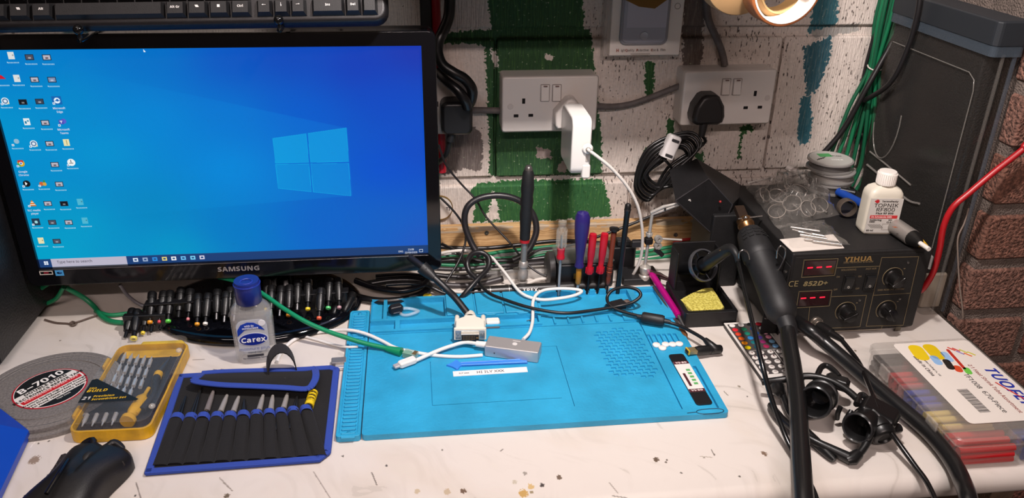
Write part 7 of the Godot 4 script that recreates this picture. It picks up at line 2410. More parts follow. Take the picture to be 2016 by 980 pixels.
# ------------------------------------------------------------------ iron stand with sponge, remote, glasses, tube box
func build_iron_stand() -> void:
	var blk := G("171618", 0.45, 0.25, 30.0)
	var x0 := 0.2065
	var x1 := 0.2835
	var z0 := 0.192
	var z1 := 0.2885
	var t := thing("iron_stand", "black soldering iron stand with a sponge tray and ring holder", "iron stand", at(Vector3((x0 + x1) / 2, 0, (z0 + z1) / 2)))
	var bt := rrect(x1 - x0, z1 - z0, 0.004, 3)
	wpart(t, "tray", MB.new().ring(at(Vector3((x0 + x1) / 2, 0, (z0 + z1) / 2)), bt, rrect(x1 - x0 - 0.012, z1 - z0 - 0.012, 0.003, 3), 0.0005, 0.0235, 0.0015).prism(at(Vector3((x0 + x1) / 2, 0, (z0 + z1) / 2)), rrect(x1 - x0 - 0.002, z1 - z0 - 0.002, 0.003, 3), 0.0006, 0.008), blk)
	# upright sheet behind, with folded sides
	var ux := (x0 + x1) / 2 - 0.002
	var uz := 0.200
	wpart(t, "upright", MB.new().box(at(Vector3(ux, 0.052, uz - 0.006)), Vector3(0.064, 0.070, 0.003), 0.001).box(at(Vector3(ux - 0.032, 0.050, uz + 0.008)), Vector3(0.003, 0.066, 0.030), 0.001).box(at(Vector3(ux + 0.032, 0.050, uz + 0.008)), Vector3(0.003, 0.066, 0.030), 0.001), blk)
	var sp := spongey()
	var pl := PackedVector2Array()
	for q in [[1339, 589], [1358, 578], [1385, 567], [1403, 566], [1415, 584], [1426, 603], [1421, 608], [1395, 609], [1362, 611], [1353, 603]]:
		var p := D(q[0], q[1], 0.024)
		pl.append(Vector2(p.x, p.z))
	single("sponge", MB.new().prism(Transform3D.IDENTITY, pl, 0.0085, 0.0250, 0.002), sp, "yellow scorched sponge in the black stand's tray", "sponge")
	# ring holder
	var rc := W(1384, 522, 0.232)
	var ra := Vector3(0.30, 0.50, 0.75).normalized()
	var f := along(rc, ra, Vector3.UP)
	wpart(t, "ring_holder", MB.new().lathe(f, prof([[0.0215, -0.003], [0.0235, -0.003], [0.0240, 0.0], [0.0235, 0.003], [0.0215, 0.003], [0.0210, 0.0], [0.0215, -0.003]]), 36), M("66666a", 0.3, 0.6))
	for k in 6:
		var a := TAU * k / 6 + 0.3
		wpart(t, "ring_spoke", MB.new().tube([f * Vector3(cos(a) * 0.012, -0.002, sin(a) * 0.012), f * Vector3(cos(a) * 0.0215, 0, sin(a) * 0.0215)], 0.0016, 6), M("2a2a2e", 0.3, 0.6))
	wpart(t, "funnel", MB.new().lathe(f, prof([[0.0125, -0.004], [0.0135, 0.0], [0.0125, 0.002], [0.0120, -0.004], [0.008, -0.055], [0.0072, -0.055], [0.0112, -0.004]]), 24), M("121214", 0.4))
	# the iron itself
	var ir := thing("soldering_iron", "black soldering iron with gold stripes parked in the ring holder", "soldering iron", at(rc + Vector3(0, -0.02, 0)))
	var h0 := rc - ra * 0.045
	var e1 := W(1428, 494, 0.262)
	var mid := W(1400, 512, 0.246)
	wpart(ir, "handle", MB.new().tube(spline([h0, rc, mid, e1], 6), [0.003, 0.004, 0.005, 0.006, 0.0075, 0.0085, 0.0095, 0.0098, 0.0098, 0.0098, 0.0098, 0.0098, 0.0098, 0.0096, 0.0094, 0.0092, 0.009, 0.0088, 0.0086], 14), M("18181a", 0.4))
	for s in [-0.003, 0.003]:
		wpart(ir, "gold_stripe", MB.new().tube([mid.lerp(rc, 0.1) + Vector3(s - 0.001, 0.0088, 0.006), e1.lerp(mid, 0.25) + Vector3(s - 0.001, 0.0085, 0.006)], 0.0009, 6), M("a8854a", 0.35, 0.6))
	wpart(ir, "strain_relief", MB.new().tube(spline([e1, W(1440, 490, 0.272), W(1449, 500, 0.282), W(1453, 516, 0.286)], 5), [0.0088, 0.0088, 0.0086, 0.0082, 0.0078, 0.0070, 0.0062, 0.0056, 0.0052, 0.0048, 0.0045, 0.0042, 0.0040, 0.0038, 0.0036, 0.0034], 12), M("1b1b1c", 0.5))
	var lead := [W(1453, 514, 0.286)]
	lead.append_array(path_d([[1462, 555, 0.094], [1474, 605, 0.090], [1486, 655, 0.083], [1500, 715, 0.068], [1516, 775, 0.046], [1535, 830, 0.026], [1556, 880, 0.012], [1580, 925, 0.006], [1605, 975, 0.005], [1620, 1040, 0.006]]))
	lead.append(lead[lead.size() - 1] + Vector3(0.004, -0.05, 0.025))
	lead.append(lead[lead.size() - 1] + Vector3(0.006, -0.40, 0.010))
	wpart(ir, "lead", MB.new().tube(spline(lead, 8), 0.0031, 8), M("131314", 0.2))

	# magenta tweezers and the slim tool lying by the mat
	var mg := thing("magenta_tweezers", "magenta anodised tweezers lying beside the iron stand", "tweezers", at(D(1310, 590, 0.0)))
	var m0 := D(1281, 536, 0.018)
	var m1 := D(1336, 622, 0.010)
	var mm := M("c8128a", 0.3, 0.4)
	wpart(mg, "body", MB.new().tube([m0, m0.lerp(m1, 0.1), m0.lerp(m1, 0.8), m1], [0.0040, 0.0050, 0.0052, 0.0040], 12), mm)
	for k in 4:
		wpart(mg, "grip_ring", MB.new().tube([m0.lerp(m1, 0.86 + 0.035 * k), m0.lerp(m1, 0.872 + 0.035 * k)], 0.0052, 12), mm)
	wpart(mg, "tip", MB.new().tube([m1, D(1349, 646, 0.004)], [0.0026, 0.0008], 8), M("b8b4b4", 0.25, 0.9))
	var st := thing("slim_tool", "slim steel tool with a brown end along the mat's edge", "tool", at(D(1320, 620, 0.0)))
	wpart(st, "shaft", MB.new().tube([D(1287, 565, 0.012), D(1343, 652, 0.006)], 0.0022, 8), M("77706e", 0.3, 0.8))
	wpart(st, "brown_end", MB.new().tube([D(1340, 647, 0.006), D(1348, 660, 0.0055), D(1351, 668, 0.005)], [0.0038, 0.0044, 0.0020], 10), M("6a4426", 0.5))


func spongey() -> StandardMaterial3D:
	var f := FastNoiseLite.new()
	f.seed = 91
	f.frequency = 0.05
	f.noise_type = FastNoiseLite.TYPE_CELLULAR
	f.cellular_return_type = FastNoiseLite.RETURN_DISTANCE
	var t := NoiseTexture2D.new()
	t.width = 256
	t.height = 256
	t.seamless = true
	t.noise = f
	var g := Gradient.new()
	g.offsets = PackedFloat32Array([0.0, 0.35, 0.8, 1.0])
	g.colors = PackedColorArray([Color("6a5a20"), Color("c8ba50"), Color("e6dc78"), Color("ece288")])
	t.color_ramp = g
	var m := StandardMaterial3D.new()
	m.albedo_texture = t
	m.roughness = 0.95
	m.uv1_triplanar = true
	m.uv1_world_triplanar = true
	m.uv1_scale = Vector3.ONE * 22.0
	m.normal_enabled = true
	m.normal_texture = grain_nrm
	m.normal_scale = 1.0
	m.resource_name = "cellulose_sponge"
	return m


func build_front_right() -> void:
	# infrared remote for a light strip
	var c := Vector3(0.2915, 0.0, 0.358)
	var t := thing("remote_control", "flat white remote with coloured round buttons on a dark panel", "remote", at(c, deg_to_rad(1.0)))
	var w := 0.0555
	var l := 0.1345
	part(t, "body", MB.new().box(at(Vector3(0, 0.0035, 0)), Vector3(w, 0.0055, l), 0.0008), M("2a2626", 0.45))
	part(t, "face", MB.new().box(at(Vector3(0, 0.0064, 0)), Vector3(w, 0.0012, l), 0.0004), M("ded8d2", 0.4))
	part(t, "upper_panel", MB.new().box(at(Vector3(0, 0.0071, -0.0290)), Vector3(w - 0.006, 0.0006, 0.0660)), M("45403f", 0.5))
	part(t, "lower_panel", MB.new().box(at(Vector3(0, 0.0071, 0.0315)), Vector3(w - 0.006, 0.0006, 0.0530)), M("45403f", 0.5))
	var cols := [["e8e4e0", "e8e4e0", "141414", "c82838"], ["cc2834", "1f6a4c", "1c2c62", "e6e2de"], ["d8442c", "1e7a66", "20407a", "e8a8bc"], ["dc6420", "2a7ab8", "3a2a6a", "e890a8"], ["e08a18", "1a6c72", "7a2456", "8cc0e4"], ["e8d010", "14545c", "9c2450", "7cb4e6"]]
	var shp := MB.new().lathe(Transform3D.IDENTITY, prof([[0.0041, 0.0], [0.0040, 0.0009], [0.0034, 0.0013], [0, 0.0014]]), 16).mesh()
	var legend := MB.new()
	for r in 11:
		for k in 4:
			var o := MeshInstance3D.new()
			o.name = "button"
			o.mesh = shp
			o.material_override = M(cols[r][k] if r < 6 else "dcd6d0", 0.35)
			t.add_child(o, true)
			o.position = Vector3(-0.0192 + k * 0.0128, 0.0073, -0.0580 + r * 0.0111 + (0.002 if r >= 6 else 0.0))
			if r in [6, 7] and k < 3:
				var up := Vector3(0, 0, -0.0016 if r == 6 else 0.0016)
				legend.tube([o.position + Vector3(0, 0.0015, 0) - up, o.position + Vector3(0, 0.0015, 0) + up], [0.0010, 0.0002], 5)
			elif r >= 6:
				legend.box(at(o.position + Vector3(0, 0.0014, 0)), Vector3(0.0036, 0.0002, 0.0008))
	part(t, "legends", legend, M("6a4446", 0.5))
	part(t, "white_line", MB.new().box(at(Vector3(0.0125, 0.0075, 0.023)), Vector3(0.0006, 0.0003, 0.032)), M("ded8d2", 0.4))

	magnifier_glasses()
	tube_box()


func magnifier_glasses() -> void:
	var blk := M("131314", 0.35)
	var t := thing("magnifier_glasses", "black magnifying glasses with two loupe barrels lying folded", "glasses", at(D(1640, 850, 0.0)))
	# brow bar and rims
	wpart(t, "frame", MB.new().tube(spline(path_d([[1500, 752, 0.022], [1540, 747, 0.030], [1590, 740, 0.036], [1632, 748, 0.038], [1668, 768, 0.037], [1696, 795, 0.034], [1712, 825, 0.030], [1712, 858, 0.022], [1696, 888, 0.013], [1676, 903, 0.008]]), 7), 0.0042, 10), blk)
	wpart(t, "hinge_block", MB.new().tube(spline(path_d([[1530, 752, 0.028], [1532, 766, 0.020], [1541, 780, 0.010]]), 5), [0.006, 0.0075, 0.0085, 0.009, 0.009, 0.0085, 0.008, 0.007, 0.006, 0.005, 0.004], 10), blk)
	wpart(t, "hinge_block", MB.new().tube(path_d([[1668, 906, 0.007], [1678, 903, 0.009], [1690, 893, 0.011]]), [0.0055, 0.0075, 0.0060], 10), blk)
	# temples folded in front
	wpart(t, "temple", MB.new().tube(spline(path_d([[1675, 903, 0.008], [1640, 886, 0.010], [1600, 866, 0.012], [1560, 842, 0.012], [1530, 815, 0.010], [1516, 796, 0.006]]), 6), [0.0068, 0.0066, 0.0064, 0.0062, 0.006, 0.0058, 0.0056, 0.0054, 0.0052, 0.005, 0.0048, 0.0046, 0.0044, 0.0042, 0.004, 0.004, 0.004, 0.004, 0.004, 0.004, 0.0042, 0.0044, 0.0046, 0.0048, 0.005, 0.005, 0.005, 0.0048, 0.0046, 0.0042, 0.003], 10), blk)
	wpart(t, "temple", MB.new().tube(spline(path_d([[1540, 772, 0.014], [1550, 800, 0.012], [1566, 826, 0.011], [1592, 856, 0.009], [1618, 882, 0.007], [1643, 906, 0.005]]), 6), [0.0045, 0.0045, 0.0044, 0.0044, 0.0043, 0.0042, 0.0042, 0.0042, 0.0042, 0.0042, 0.0043, 0.0044, 0.0046, 0.0048, 0.005, 0.0052, 0.0054, 0.0056, 0.0058, 0.006, 0.0062, 0.0062, 0.0062, 0.006, 0.0058, 0.0056, 0.0054, 0.005, 0.0046, 0.004, 0.003], 10), blk)
	# two loupe barrels: tapered eyepieces with a glass at the back
	for q in [[1604, 792, 0.036, 0.0195, Vector3(-0.62, 0.30, 0.72), 0.040], [1688, 842, 0.030, 0.0175, Vector3(-0.78, 0.20, 0.58), 0.036]]:
		var ax := (q[4] as Vector3).normalized()
		var c := D(q[0], q[1], q[2])
		var f := along(c - ax * q[5], ax, Vector3.UP)
		var r: float = q[3]
		var b := wpart(t, "loupe_barrel", MB.new().lathe(f, prof([[r * 0.70, 0], [r * 0.95, 0.001], [r * 1.0, 0.004], [r * 1.0, 0.010], [r * 0.92, 0.011], [r * 0.86, 0.020], [r * 0.96, q[5] - 0.004], [r * 1.0, q[5]], [r * 0.93, q[5] + 0.0015], [r * 0.84, q[5]], [r * 0.60, q[5] - 0.020], [r * 0.52, 0.006]]), 32), blk)
		wpart(b, "lens", MB.new().lathe(f, prof([[0, 0.0065], [r * 0.55, 0.0065]]), 24), M("1c2026", 0.05))
		wpart(b, "rim_ring", MB.new().lathe(f, prof([[r * 0.84, q[5] + 0.0008], [r * 0.90, q[5] + 0.0020], [r * 0.97, q[5] + 0.0010]]), 32), M("2c2c2e", 0.2))
	# lens carriers that clip to the brow bar
	for q in [[[1606, 748], [1616, 724], [1628, 720], [1642, 730], [1652, 742]], [[1686, 796], [1692, 780], [1700, 778], [1712, 792], [1720, 806]]]:
		var w := []
		for p in q:
			w.append(D(p[0], p[1], 0.036))
		wpart(t, "clip_arm", MB.new().tube(spline(w, 5), 0.0036, 8), blk)
	wpart(t, "clip_body", MB.new().box(Transform3D(Basis(Vector3.UP, -0.7), D(1648, 752, 0.030)), Vector3(0.028, 0.016, 0.016), 0.004), blk)
	# battery and lamp head at the right side
	var hd := wpart(t, "lamp_head", MB.new().box(Transform3D(Basis(Vector3.UP, -0.75) * Basis(Vector3.BACK, -0.2), D(1726, 820, 0.026)), Vector3(0.042, 0.030, 0.034), 0.006), blk)
	wpart(hd, "lamp_barrel", MB.new().lathe(along(D(1730, 842, 0.022), Vector3(0.10, -0.28, 0.95), Vector3.UP), prof([[0, -0.006], [0.0150, -0.006], [0.0155, -0.004], [0.0155, 0.004], [0.0140, 0.005], [0.0140, 0.012], [0.0120, 0.014], [0.009, 0.0145], [0.008, 0.012], [0, 0.011]]), 24), blk)
	wpart(hd, "switch_knob", MB.new().tube([D(1752, 848, 0.020), D(1770, 842, 0.020)], 0.0055, 12), blk)
	wpart(t, "nose_pad", MB.new().tube(spline(path_d([[1676, 808, 0.030], [1668, 828, 0.022], [1668, 846, 0.012]]), 5), [0.003, 0.003, 0.0035, 0.004, 0.0045, 0.005, 0.005, 0.005, 0.0045, 0.004, 0.003], 8), blk)
	wpart(t, "nose_pad", MB.new().tube(spline(path_d([[1655, 800, 0.028], [1650, 812, 0.020], [1648, 824, 0.010]]), 5), 0.003, 8), blk)


func tube_box() -> void:
	var x0 := 0.4065
	var x1 := 0.541
	var z0 := 0.4065
	var z1 := 0.600
	var cx := (x0 + x1) / 2
	var cz := (z0 + z1) / 2
	var w := x1 - x0
	var l := z1 - z0
	var t := thing("tube_box", "clear compartment box of heat shrink tubing with a printed lid", "box", at(Vector3(cx, 0, cz)))
	var cl := glass("e6dfd6", 0.10, 0.10)
	part(t, "box", MB.new().ring(Transform3D.IDENTITY, rrect(w - 0.004, l - 0.004, 0.008, 4), rrect(w - 0.0065, l - 0.0065, 0.007, 4), 0.0008, 0.029).prism(Transform3D.IDENTITY, rrect(w - 0.005, l - 0.005, 0.008, 4), 0.0008, 0.0022), cl)
	part(t, "lid", MB.new().ring(Transform3D.IDENTITY, rrect(w, l, 0.009, 4), rrect(w - 0.003, l - 0.003, 0.008, 4), 0.030, 0.039, 0.001).prism(Transform3D.IDENTITY, rrect(w - 0.002, l - 0.002, 0.009, 4), 0.0385, 0.0400, 0.0008), glass("e2dbd2", 0.12, 0.12))
	for s in [-1.0, 1.0]:
		part(t, "clasp", MB.new().box(at(Vector3(-w / 2 - 0.0008, 0.0260, s * 0.05)), Vector3(0.0026, 0.016, 0.020), 0.0008), glass("e8e2da", 0.18, 0.12))
	part(t, "divider", MB.new().box(at(Vector3(0.012, 0.0155, 0)), Vector3(0.0014, 0.027, l - 0.008)), cl)
	for k in 4:
		part(t, "divider", MB.new().box(at(Vector3(-0.004, 0.0155, -l / 2 + (k + 1) * l / 5)), Vector3(w - 0.008, 0.027, 0.0014)), cl)
	# tube bundles, one for each compartment
	var cols := [["2b2a2e", "3a4fb0"], ["b8242c", "b82a30"], ["2a3ea0", "202024"], ["d6c070", "1d1d20"], ["c41a22", "173f8c"]]
	var says := ["black", "red", "blue", "yellow", "crimson"]
	for r in 5:
		for k in 2:
			var bx := MB.new()
			var xa := -w / 2 + 0.006 if k == 0 else 0.016
			var xb := 0.009 if k == 0 else w / 2 - 0.006
			var zc := -l / 2 + (r + 0.5) * l / 5
			for j in 9:
				var yy := 0.006 + 0.0075 * (j / 3)
				var zz: float = zc - 0.012 + 0.012 * (j % 3) + rng.randf_range(-0.001, 0.001)
				var a := rng.randf_range(-0.002, 0.002)
				bx.tube([Vector3(xa + rng.randf_range(0, 0.006), yy, zz), Vector3(xb - rng.randf_range(0, 0.006), yy + a, zz + a)], 0.0042, 8)
			part(t, "tubing", bx, M(cols[r][k], 0.5))
	# printed card under the lid
	var y := 0.0403
	var lb := part(t, "label", MB.new().prism(at(Vector3(0.012, 0, -0.010)), rrect(0.102, 0.160, 0.006, 4), 0.0400, 0.0403), M("e4dcd4", 0.4))
	var tx := func(x: float, z: float) -> Transform3D:
		return face(Vector3(x, y + 0.0002, z), Vector3.BACK, Vector3.UP)
	part(lb, "brand", MB.new().text(tx.call(0.050, 0.020), "TUOFENG", 0.0145, true, false, 1, 1.05, 0.0002, 0.2), M("20339c", 0.45))
	part(lb, "brand_slash", MB.new().box(Transform3D(Basis(Vector3.UP, 0.35), Vector3(0.047, y + 0.0004, 0.022)), Vector3(0.0016, 0.0002, 0.046)), M("c8281e", 0.45))
	part(lb, "tagline", MB.new().text(tx.call(0.031, 0.010), "2:1 Heat Shrink Tube Assortment", 0.0046, false, false, 1, 1.0, 0.0002), M("8a3a34", 0.5))
	part(lb, "code", MB.new().text(tx.call(0.014, 0.018), "TF1008  670-Piece", 0.0058, false, false, 1, 1.15, 0.0002), M("2a2626", 0.5))
	part(lb, "origin", MB.new().text(tx.call(-0.026, -0.040), "Made in China", 0.0044, true, false, 1, 1.0, 0.0002).text(tx.call(-0.018, -0.038), "Shenzhen Tuofeng Co., Ltd", 0.0024, false, false, 1, 1.0, 0.0002), M("5a5250", 0.5))
	var bars := MB.new()
	for k in 22:
		bars.box(at(Vector3(-0.009, y + 0.0002, 0.010 + k * 0.0020)), Vector3(0.013, 0.0003, 0.0006 + 0.0005 * (k * 7 % 3) / 2.0))
	part(lb, "barcode", bars, M("3a3634", 0.5))
	# picture of cut tubes
	for q in [[-0.016, -0.068, 0.034, 0.018, 0.15, "e2c418"], [0.004, -0.068, 0.034, 0.017, 0.05, "dcbc10"], [-0.004, -0.050, 0.020, 0.010, 0.1, "8fb6e0"], [0.014, -0.056, 0.022, 0.009, 0.1, "9abce0"], [0.006, -0.040, 0.022, 0.009, 0.2, "26221f"], [0.022, -0.050, 0.044, 0.004, 0.1, "b83020"], [0.012, -0.030, 0.014, 0.009, 0.25, "cc4a28"], [0.021, -0.025, 0.014, 0.008, 0.2, "6ac048"]]:
		part(lb, "printed_tube", MB.new().prism(Transform3D(Basis(Vector3.UP, -q[4]), Vector3(q[0], y, q[1])), rrect(q[3], q[2], q[3] * 0.45, 4), 0.0, 0.0004), M(q[5], 0.45))
	for q in [[0.030, -0.072, "c83a2c"], [0.035, -0.070, "c83a2c"], [0.036, -0.063, "8a7ab8"], [0.042, -0.066, "b8c040"], [0.043, -0.058, "dc6a20"], [0.049, -0.060, "c8c038"]]:
		part(lb, "printed_sprig", MB.new().box(Transform3D(Basis(Vector3.UP, 0.6), Vector3(q[0], y + 0.0002, q[1])), Vector3(0.002, 0.0003, 0.010)), M(q[2], 0.45))


# ------------------------------------------------------------------ screwdrivers standing in the mat's back edge, helping hand, tool case
func build_tools() -> void:
	var z := MZ0 + 0.003
	var foot := func(px: float) -> Vector3:
		return Vector3(tool_x(px), 0.0035, z)
	# clear handled driver with red collar
	var b: Vector3 = foot.call(1102)
	var top := W(1108, 432, z)
	var d := (top - b).normalized()
	var L := (top - b).length()
	var clear := StandardMaterial3D.new()
	clear.transparency = BaseMaterial3D.TRANSPARENCY_ALPHA
	clear.albedo_color = Color(Color("e6dccb"), 0.14)
	clear.roughness = 0.1
	clear.resource_name = "clear_acrylic"
	var t := thing("screwdriver", "screwdriver with a clear ribbed handle and red collar", "screwdriver", at(b), "screwdrivers standing in the mat's back edge")
	var f := along(b, d)
	wpart(t, "shaft", MB.new().lathe(f, prof([[0, 0], [0.0018, 0.0005], [0.0020, L * 0.52]]), 10), M("a4aab0", 0.40, 0.5))
	wpart(t, "red_collar", MB.new().lathe(f, prof([[0.002, L * 0.49], [0.0058, L * 0.50], [0.0062, L * 0.53], [0.0050, L * 0.55], [0.0060, L * 0.63], [0.0040, L * 0.64]]), 16), M("b8182c", 0.25))
	var hd := wpart(t, "handle", MB.new().lathe(f, prof([[0.0055, L * 0.62], [0.0072, L * 0.65], [0.0074, L * 0.88], [0.0050, L * 0.915], [0.0062, L * 0.94], [0.0060, L * 0.98], [0, L]]), 16), clear)
	for k in 8:
		var a := TAU * k / 8
		wpart(hd, "rib", MB.new().tube([f * Vector3(cos(a) * 0.0070, L * 0.66, sin(a) * 0.0070), f * Vector3(cos(a) * 0.0072, L * 0.87, sin(a) * 0.0072)], 0.0010, 6), clear)
	wpart(hd, "tang", MB.new().lathe(f, prof([[0.0018, L * 0.6], [0.0018, L * 0.80], [0, L * 0.81]]), 8), M("a8a4a0", 0.3, 0.9))
	# purple bulb handled driver with an amber bit holder
	b = foot.call(1140)
	top = W(1148, 416, z)
	d = (top - b).normalized()
	L = (top - b).length()
	f = along(b, d)
	t = thing("screwdriver", "screwdriver with a large smooth purple handle and amber neck", "screwdriver", at(b), "screwdrivers standing in the mat's back edge")
	wpart(t, "shaft", MB.new().lathe(f, prof([[0, 0], [0.0022, 0.0005], [0.0022, L * 0.16]]), 10), M("a4a6a8", 0.40, 0.5))
	wpart(t, "amber_neck", MB.new().lathe(f, prof([[0.0025, L * 0.13], [0.0042, L * 0.15], [0.0042, L * 0.33], [0.003, L * 0.35]]), 12), M("a8741c", 0.3))
	wpart(t, "handle", MB.new().lathe(f, prof([[0.0030, L * 0.33], [0.0068, L * 0.345], [0.0074, L * 0.36], [0.0058, L * 0.39], [0.0058, L * 0.46], [0.0080, L * 0.62], [0.0104, L * 0.76], [0.0110, L * 0.88], [0.0106, L * 0.94], [0.0080, L * 0.985], [0, L]]), 24), M("2b2168", 0.3))
	# two red ones
	var k2 := 0
	for q in [[1160, 1168, 459], [1181, 1191, 458]]:
		b = foot.call(q[0])
		top = W(q[1], q[2], z)
		d = (top - b).normalized()
		L = (top - b).length()
		f = along(b, d)
		t = thing("screwdriver", ["small screwdriver with translucent red handle next to the purple one", "small screwdriver with translucent red handle next to the copper one"][k2], "screwdriver", at(b), "screwdrivers standing in the mat's back edge")
		k2 += 1
		wpart(t, "shaft", MB.new().lathe(f, prof([[0, 0], [0.0014, 0.0005], [0.0014, L * 0.42]]), 8), M("2c2a2c", 0.3, 0.8))
		var red := M("b01428", 0.2)
		var rh := wpart(t, "handle", MB.new().lathe(f, prof([[0.0016, L * 0.34], [0.0050, L * 0.35], [0.0056, L * 0.38], [0.0056, L * 0.44], [0.0038, L * 0.47], [0.0046, L * 0.58], [0.0056, L * 0.66], [0.0058, L * 0.96], [0.0050, L * 0.99], [0, L]]), 12), red)
		for j in 6:
			var a := TAU * j / 6
			wpart(rh, "flute", MB.new().tube([f * Vector3(cos(a) * 0.0052, L * 0.36, sin(a) * 0.0052), f * Vector3(cos(a) * 0.0050, L * 0.45, sin(a) * 0.0050)], 0.0011, 6), red)
	# copper coloured precision driver with a black swivel cap
	b = foot.call(1200)
	top = W(1210, 447, z)
	d = (top - b).normalized()
	L = (top - b).length()
	f = along(b, d)
	t = thing("screwdriver", "copper coloured precision screwdriver with a black swivel cap", "screwdriver", at(b), "screwdrivers standing in the mat's back edge")
	var cop := M("8a3f2a", 0.35, 0.4)
	wpart(t, "blade", MB.new().lathe(f, prof([[0, 0], [0.0014, 0.0005], [0.0014, L * 0.16]]), 8), M("2c2a2c", 0.3, 0.8))
	wpart(t, "body", MB.new().lathe(f, prof([[0.0014, L * 0.13], [0.0030, L * 0.16], [0.0038, L * 0.24], [0.0032, L * 0.28], [0.0044, L * 0.30], [0.0044, L * 0.34], [0.0036, L * 0.345], [0.0036, L * 0.36], [0.0044, L * 0.365], [0.0044, L * 0.40], [0.0036, L * 0.405], [0.0036, L * 0.42], [0.0044, L * 0.425], [0.0034, L * 0.50], [0.0038, L * 0.70], [0.0042, L * 0.92], [0.003, L * 0.93]]), 12), cop)
	wpart(t, "swivel_cap", MB.new().lathe(f, prof([[0.0030, L * 0.92], [0.0040, L * 0.925], [0.0048, L * 0.945], [0.0072, L * 0.96], [0.0072, L * 0.985], [0, L]]), 18), M("141313", 0.3))
	# black rod
	b = foot.call(1222)
	top = W(1237, 401, z)
	f = along(b, top - b)
	L = (top - b).length()
	t = thing("probe_rod", "long plain black rod standing upright beside the screwdrivers", "rod", at(b))
	wpart(t, "rod", MB.new().lathe(f, prof([[0, 0], [0.0040, 0.0005], [0.0042, L * 0.90], [0.0046, L * 0.905], [0.0046, L * 0.985], [0.0030, L], [0, L]]), 12), M("141314", 0.35))
	wpart(t, "collar", MB.new().lathe(f, prof([[0.0047, L * 0.925], [0.0050, L * 0.93], [0.0050, L * 0.94], [0.0047, L * 0.945]]), 12), M("3a383a", 0.3, 0.6))

	# tall nut driver with a rubber grip, standing on the bench behind the mat
	b = D(1028, 566, 0.0005)
	top = W(1041, 325, b.z + 0.004)
	f = along(b, top - b)
	L = (top - b).length()
	t = thing("nut_driver", "tall tool with a black wavy grip and knurled steel foot", "tool", at(b))
	wpart(t, "steel_foot", MB.new().lathe(f, prof([[0, 0], [0.0072, 0.0003], [0.0076, 0.003], [0.0076, 0.012], [0.0066, 0.0125], [0.0066, 0.0165], [0.0080, 0.017], [0.0080, 0.028], [0.0064, 0.030], [0.0060, 0.036], [0.0072, 0.037], [0.0066, 0.044], [0.0046, 0.046]]), 20), M("b4b0ac", 0.38, 0.6))
	wpart(t, "shaft", MB.new().lathe(f, prof([[0.0048, 0.044], [0.0048, L * 0.42]]), 14), M("98948f", 0.38, 0.6))
	wpart(t, "red_band", MB.new().lathe(f, prof([[0.0048, L * 0.392], [0.0074, L * 0.393], [0.0074, L * 0.415], [0.006, L * 0.416]]), 18), M("b01a22", 0.4))
	wpart(t, "grip", MB.new().lathe(f, prof([[0.0060, L * 0.415], [0.0076, L * 0.42], [0.0078, L * 0.50], [0.0086, L * 0.56], [0.0094, L * 0.62], [0.0084, L * 0.67], [0.0096, L * 0.72], [0.0085, L * 0.77], [0.0096, L * 0.82], [0.0088, L * 0.88], [0.0080, L * 0.94], [0.0060, L * 0.965]]), 20), G("19191b", 0.6, 0.3, 40.0))
	wpart(t, "end_plug", MB.new().lathe(f, prof([[0.0060, L * 0.96], [0.0052, L * 0.985], [0.003, L * 0.998], [0, L]]), 16), M("6a6664", 0.3, 0.7))

	# flat black tool case with a clear lid behind the screwdrivers
	var c0 := D(1094, 578, 0.0)
	var c1 := D(1206, 572, 0.0)
	var cw := c1.x - c0.x
	var cz := 0.135
	t = thing("tool_case", "black box with clear plastic lid behind the screwdrivers", "case", at(Vector3((c0.x + c1.x) / 2 + 0.003, 0, cz)))
	part(t, "box", MB.new().box(at(Vector3(0, 0.0205, 0)), Vector3(cw, 0.040, 0.056), 0.003), M("18171a", 0.4))
	part(t, "clear_lid", MB.new().box(at(Vector3(0, 0.0450, 0)), Vector3(cw, 0.0075, 0.058), 0.003), glass("a8a4a0", 0.12, 0.12))
	part(t, "gold_sticker", MB.new().box(at(Vector3(-0.012, 0.0215, 0.0283)), Vector3(0.012, 0.009, 0.0004)), M("8a6c2c", 0.4, 0.4))
	part(t, "side_cap", MB.new().lathe(along(Vector3(-cw / 2 - 0.001, 0.022, 0.0), Vector3.LEFT, Vector3.UP), prof([[0.026, 0.0], [0.026, 0.008], [0.022, 0.011], [0, 0.011]]), 28), M("3a3838", 0.4))

	# helping hand
	helping_hand()

	var bb := thing("black_charger", "black charger block standing behind the helping hand", "charger", at(Vector3(0.160, 0, 0.098)))
	part(bb, "block", MB.new().box(at(Vector3(0, 0.021, 0)), Vector3(0.044, 0.041, 0.030), 0.004), M("161517", 0.4))
	part(bb, "prong_plate", MB.new().box(at(Vector3(0.002, 0.046, 0.004)), Vector3(0.022, 0.010, 0.018), 0.002), M("1e1d1f", 0.4))
	var bc := D(1286, 616, 0.0080)
	single("blue_chip", MB.new().box(at(bc), Vector3(0.022, 0.003, 0.010), 0.0006), M("1c2f9a", 0.35), "dark blue plastic chip under the ferrite bead on the mat", "chip")

	# black marker tube lying across the back
	t = thing("black_tube", "long black tube with white lettering lying behind the mat", "tube", at(D(1060, 572, 0.0)))
	var p0 := D(948, 574, 0.0090)
	var p1 := D(1192, 566, 0.0090)
	p1.z = p0.z - 0.004
	var pd := (p1 - p0).normalized()
	wpart(t, "barrel", MB.new().tube([p0, p1], 0.0082, 16), M("1c1a1a", 0.35))
	wpart(t, "end_cap", MB.new().tube([p0 - pd * 0.018, p0 - pd * 0.004, p0], [0.0062, 0.0072, 0.0082], 14), M("121213", 0.3))
	for k in 2:
		wpart(t, "band", MB.new().tube([p0 + pd * (0.012 + 0.028 * k), p0 + pd * (0.013 + 0.028 * k)], 0.0085, 16), M("8c8884", 0.3, 0.7))
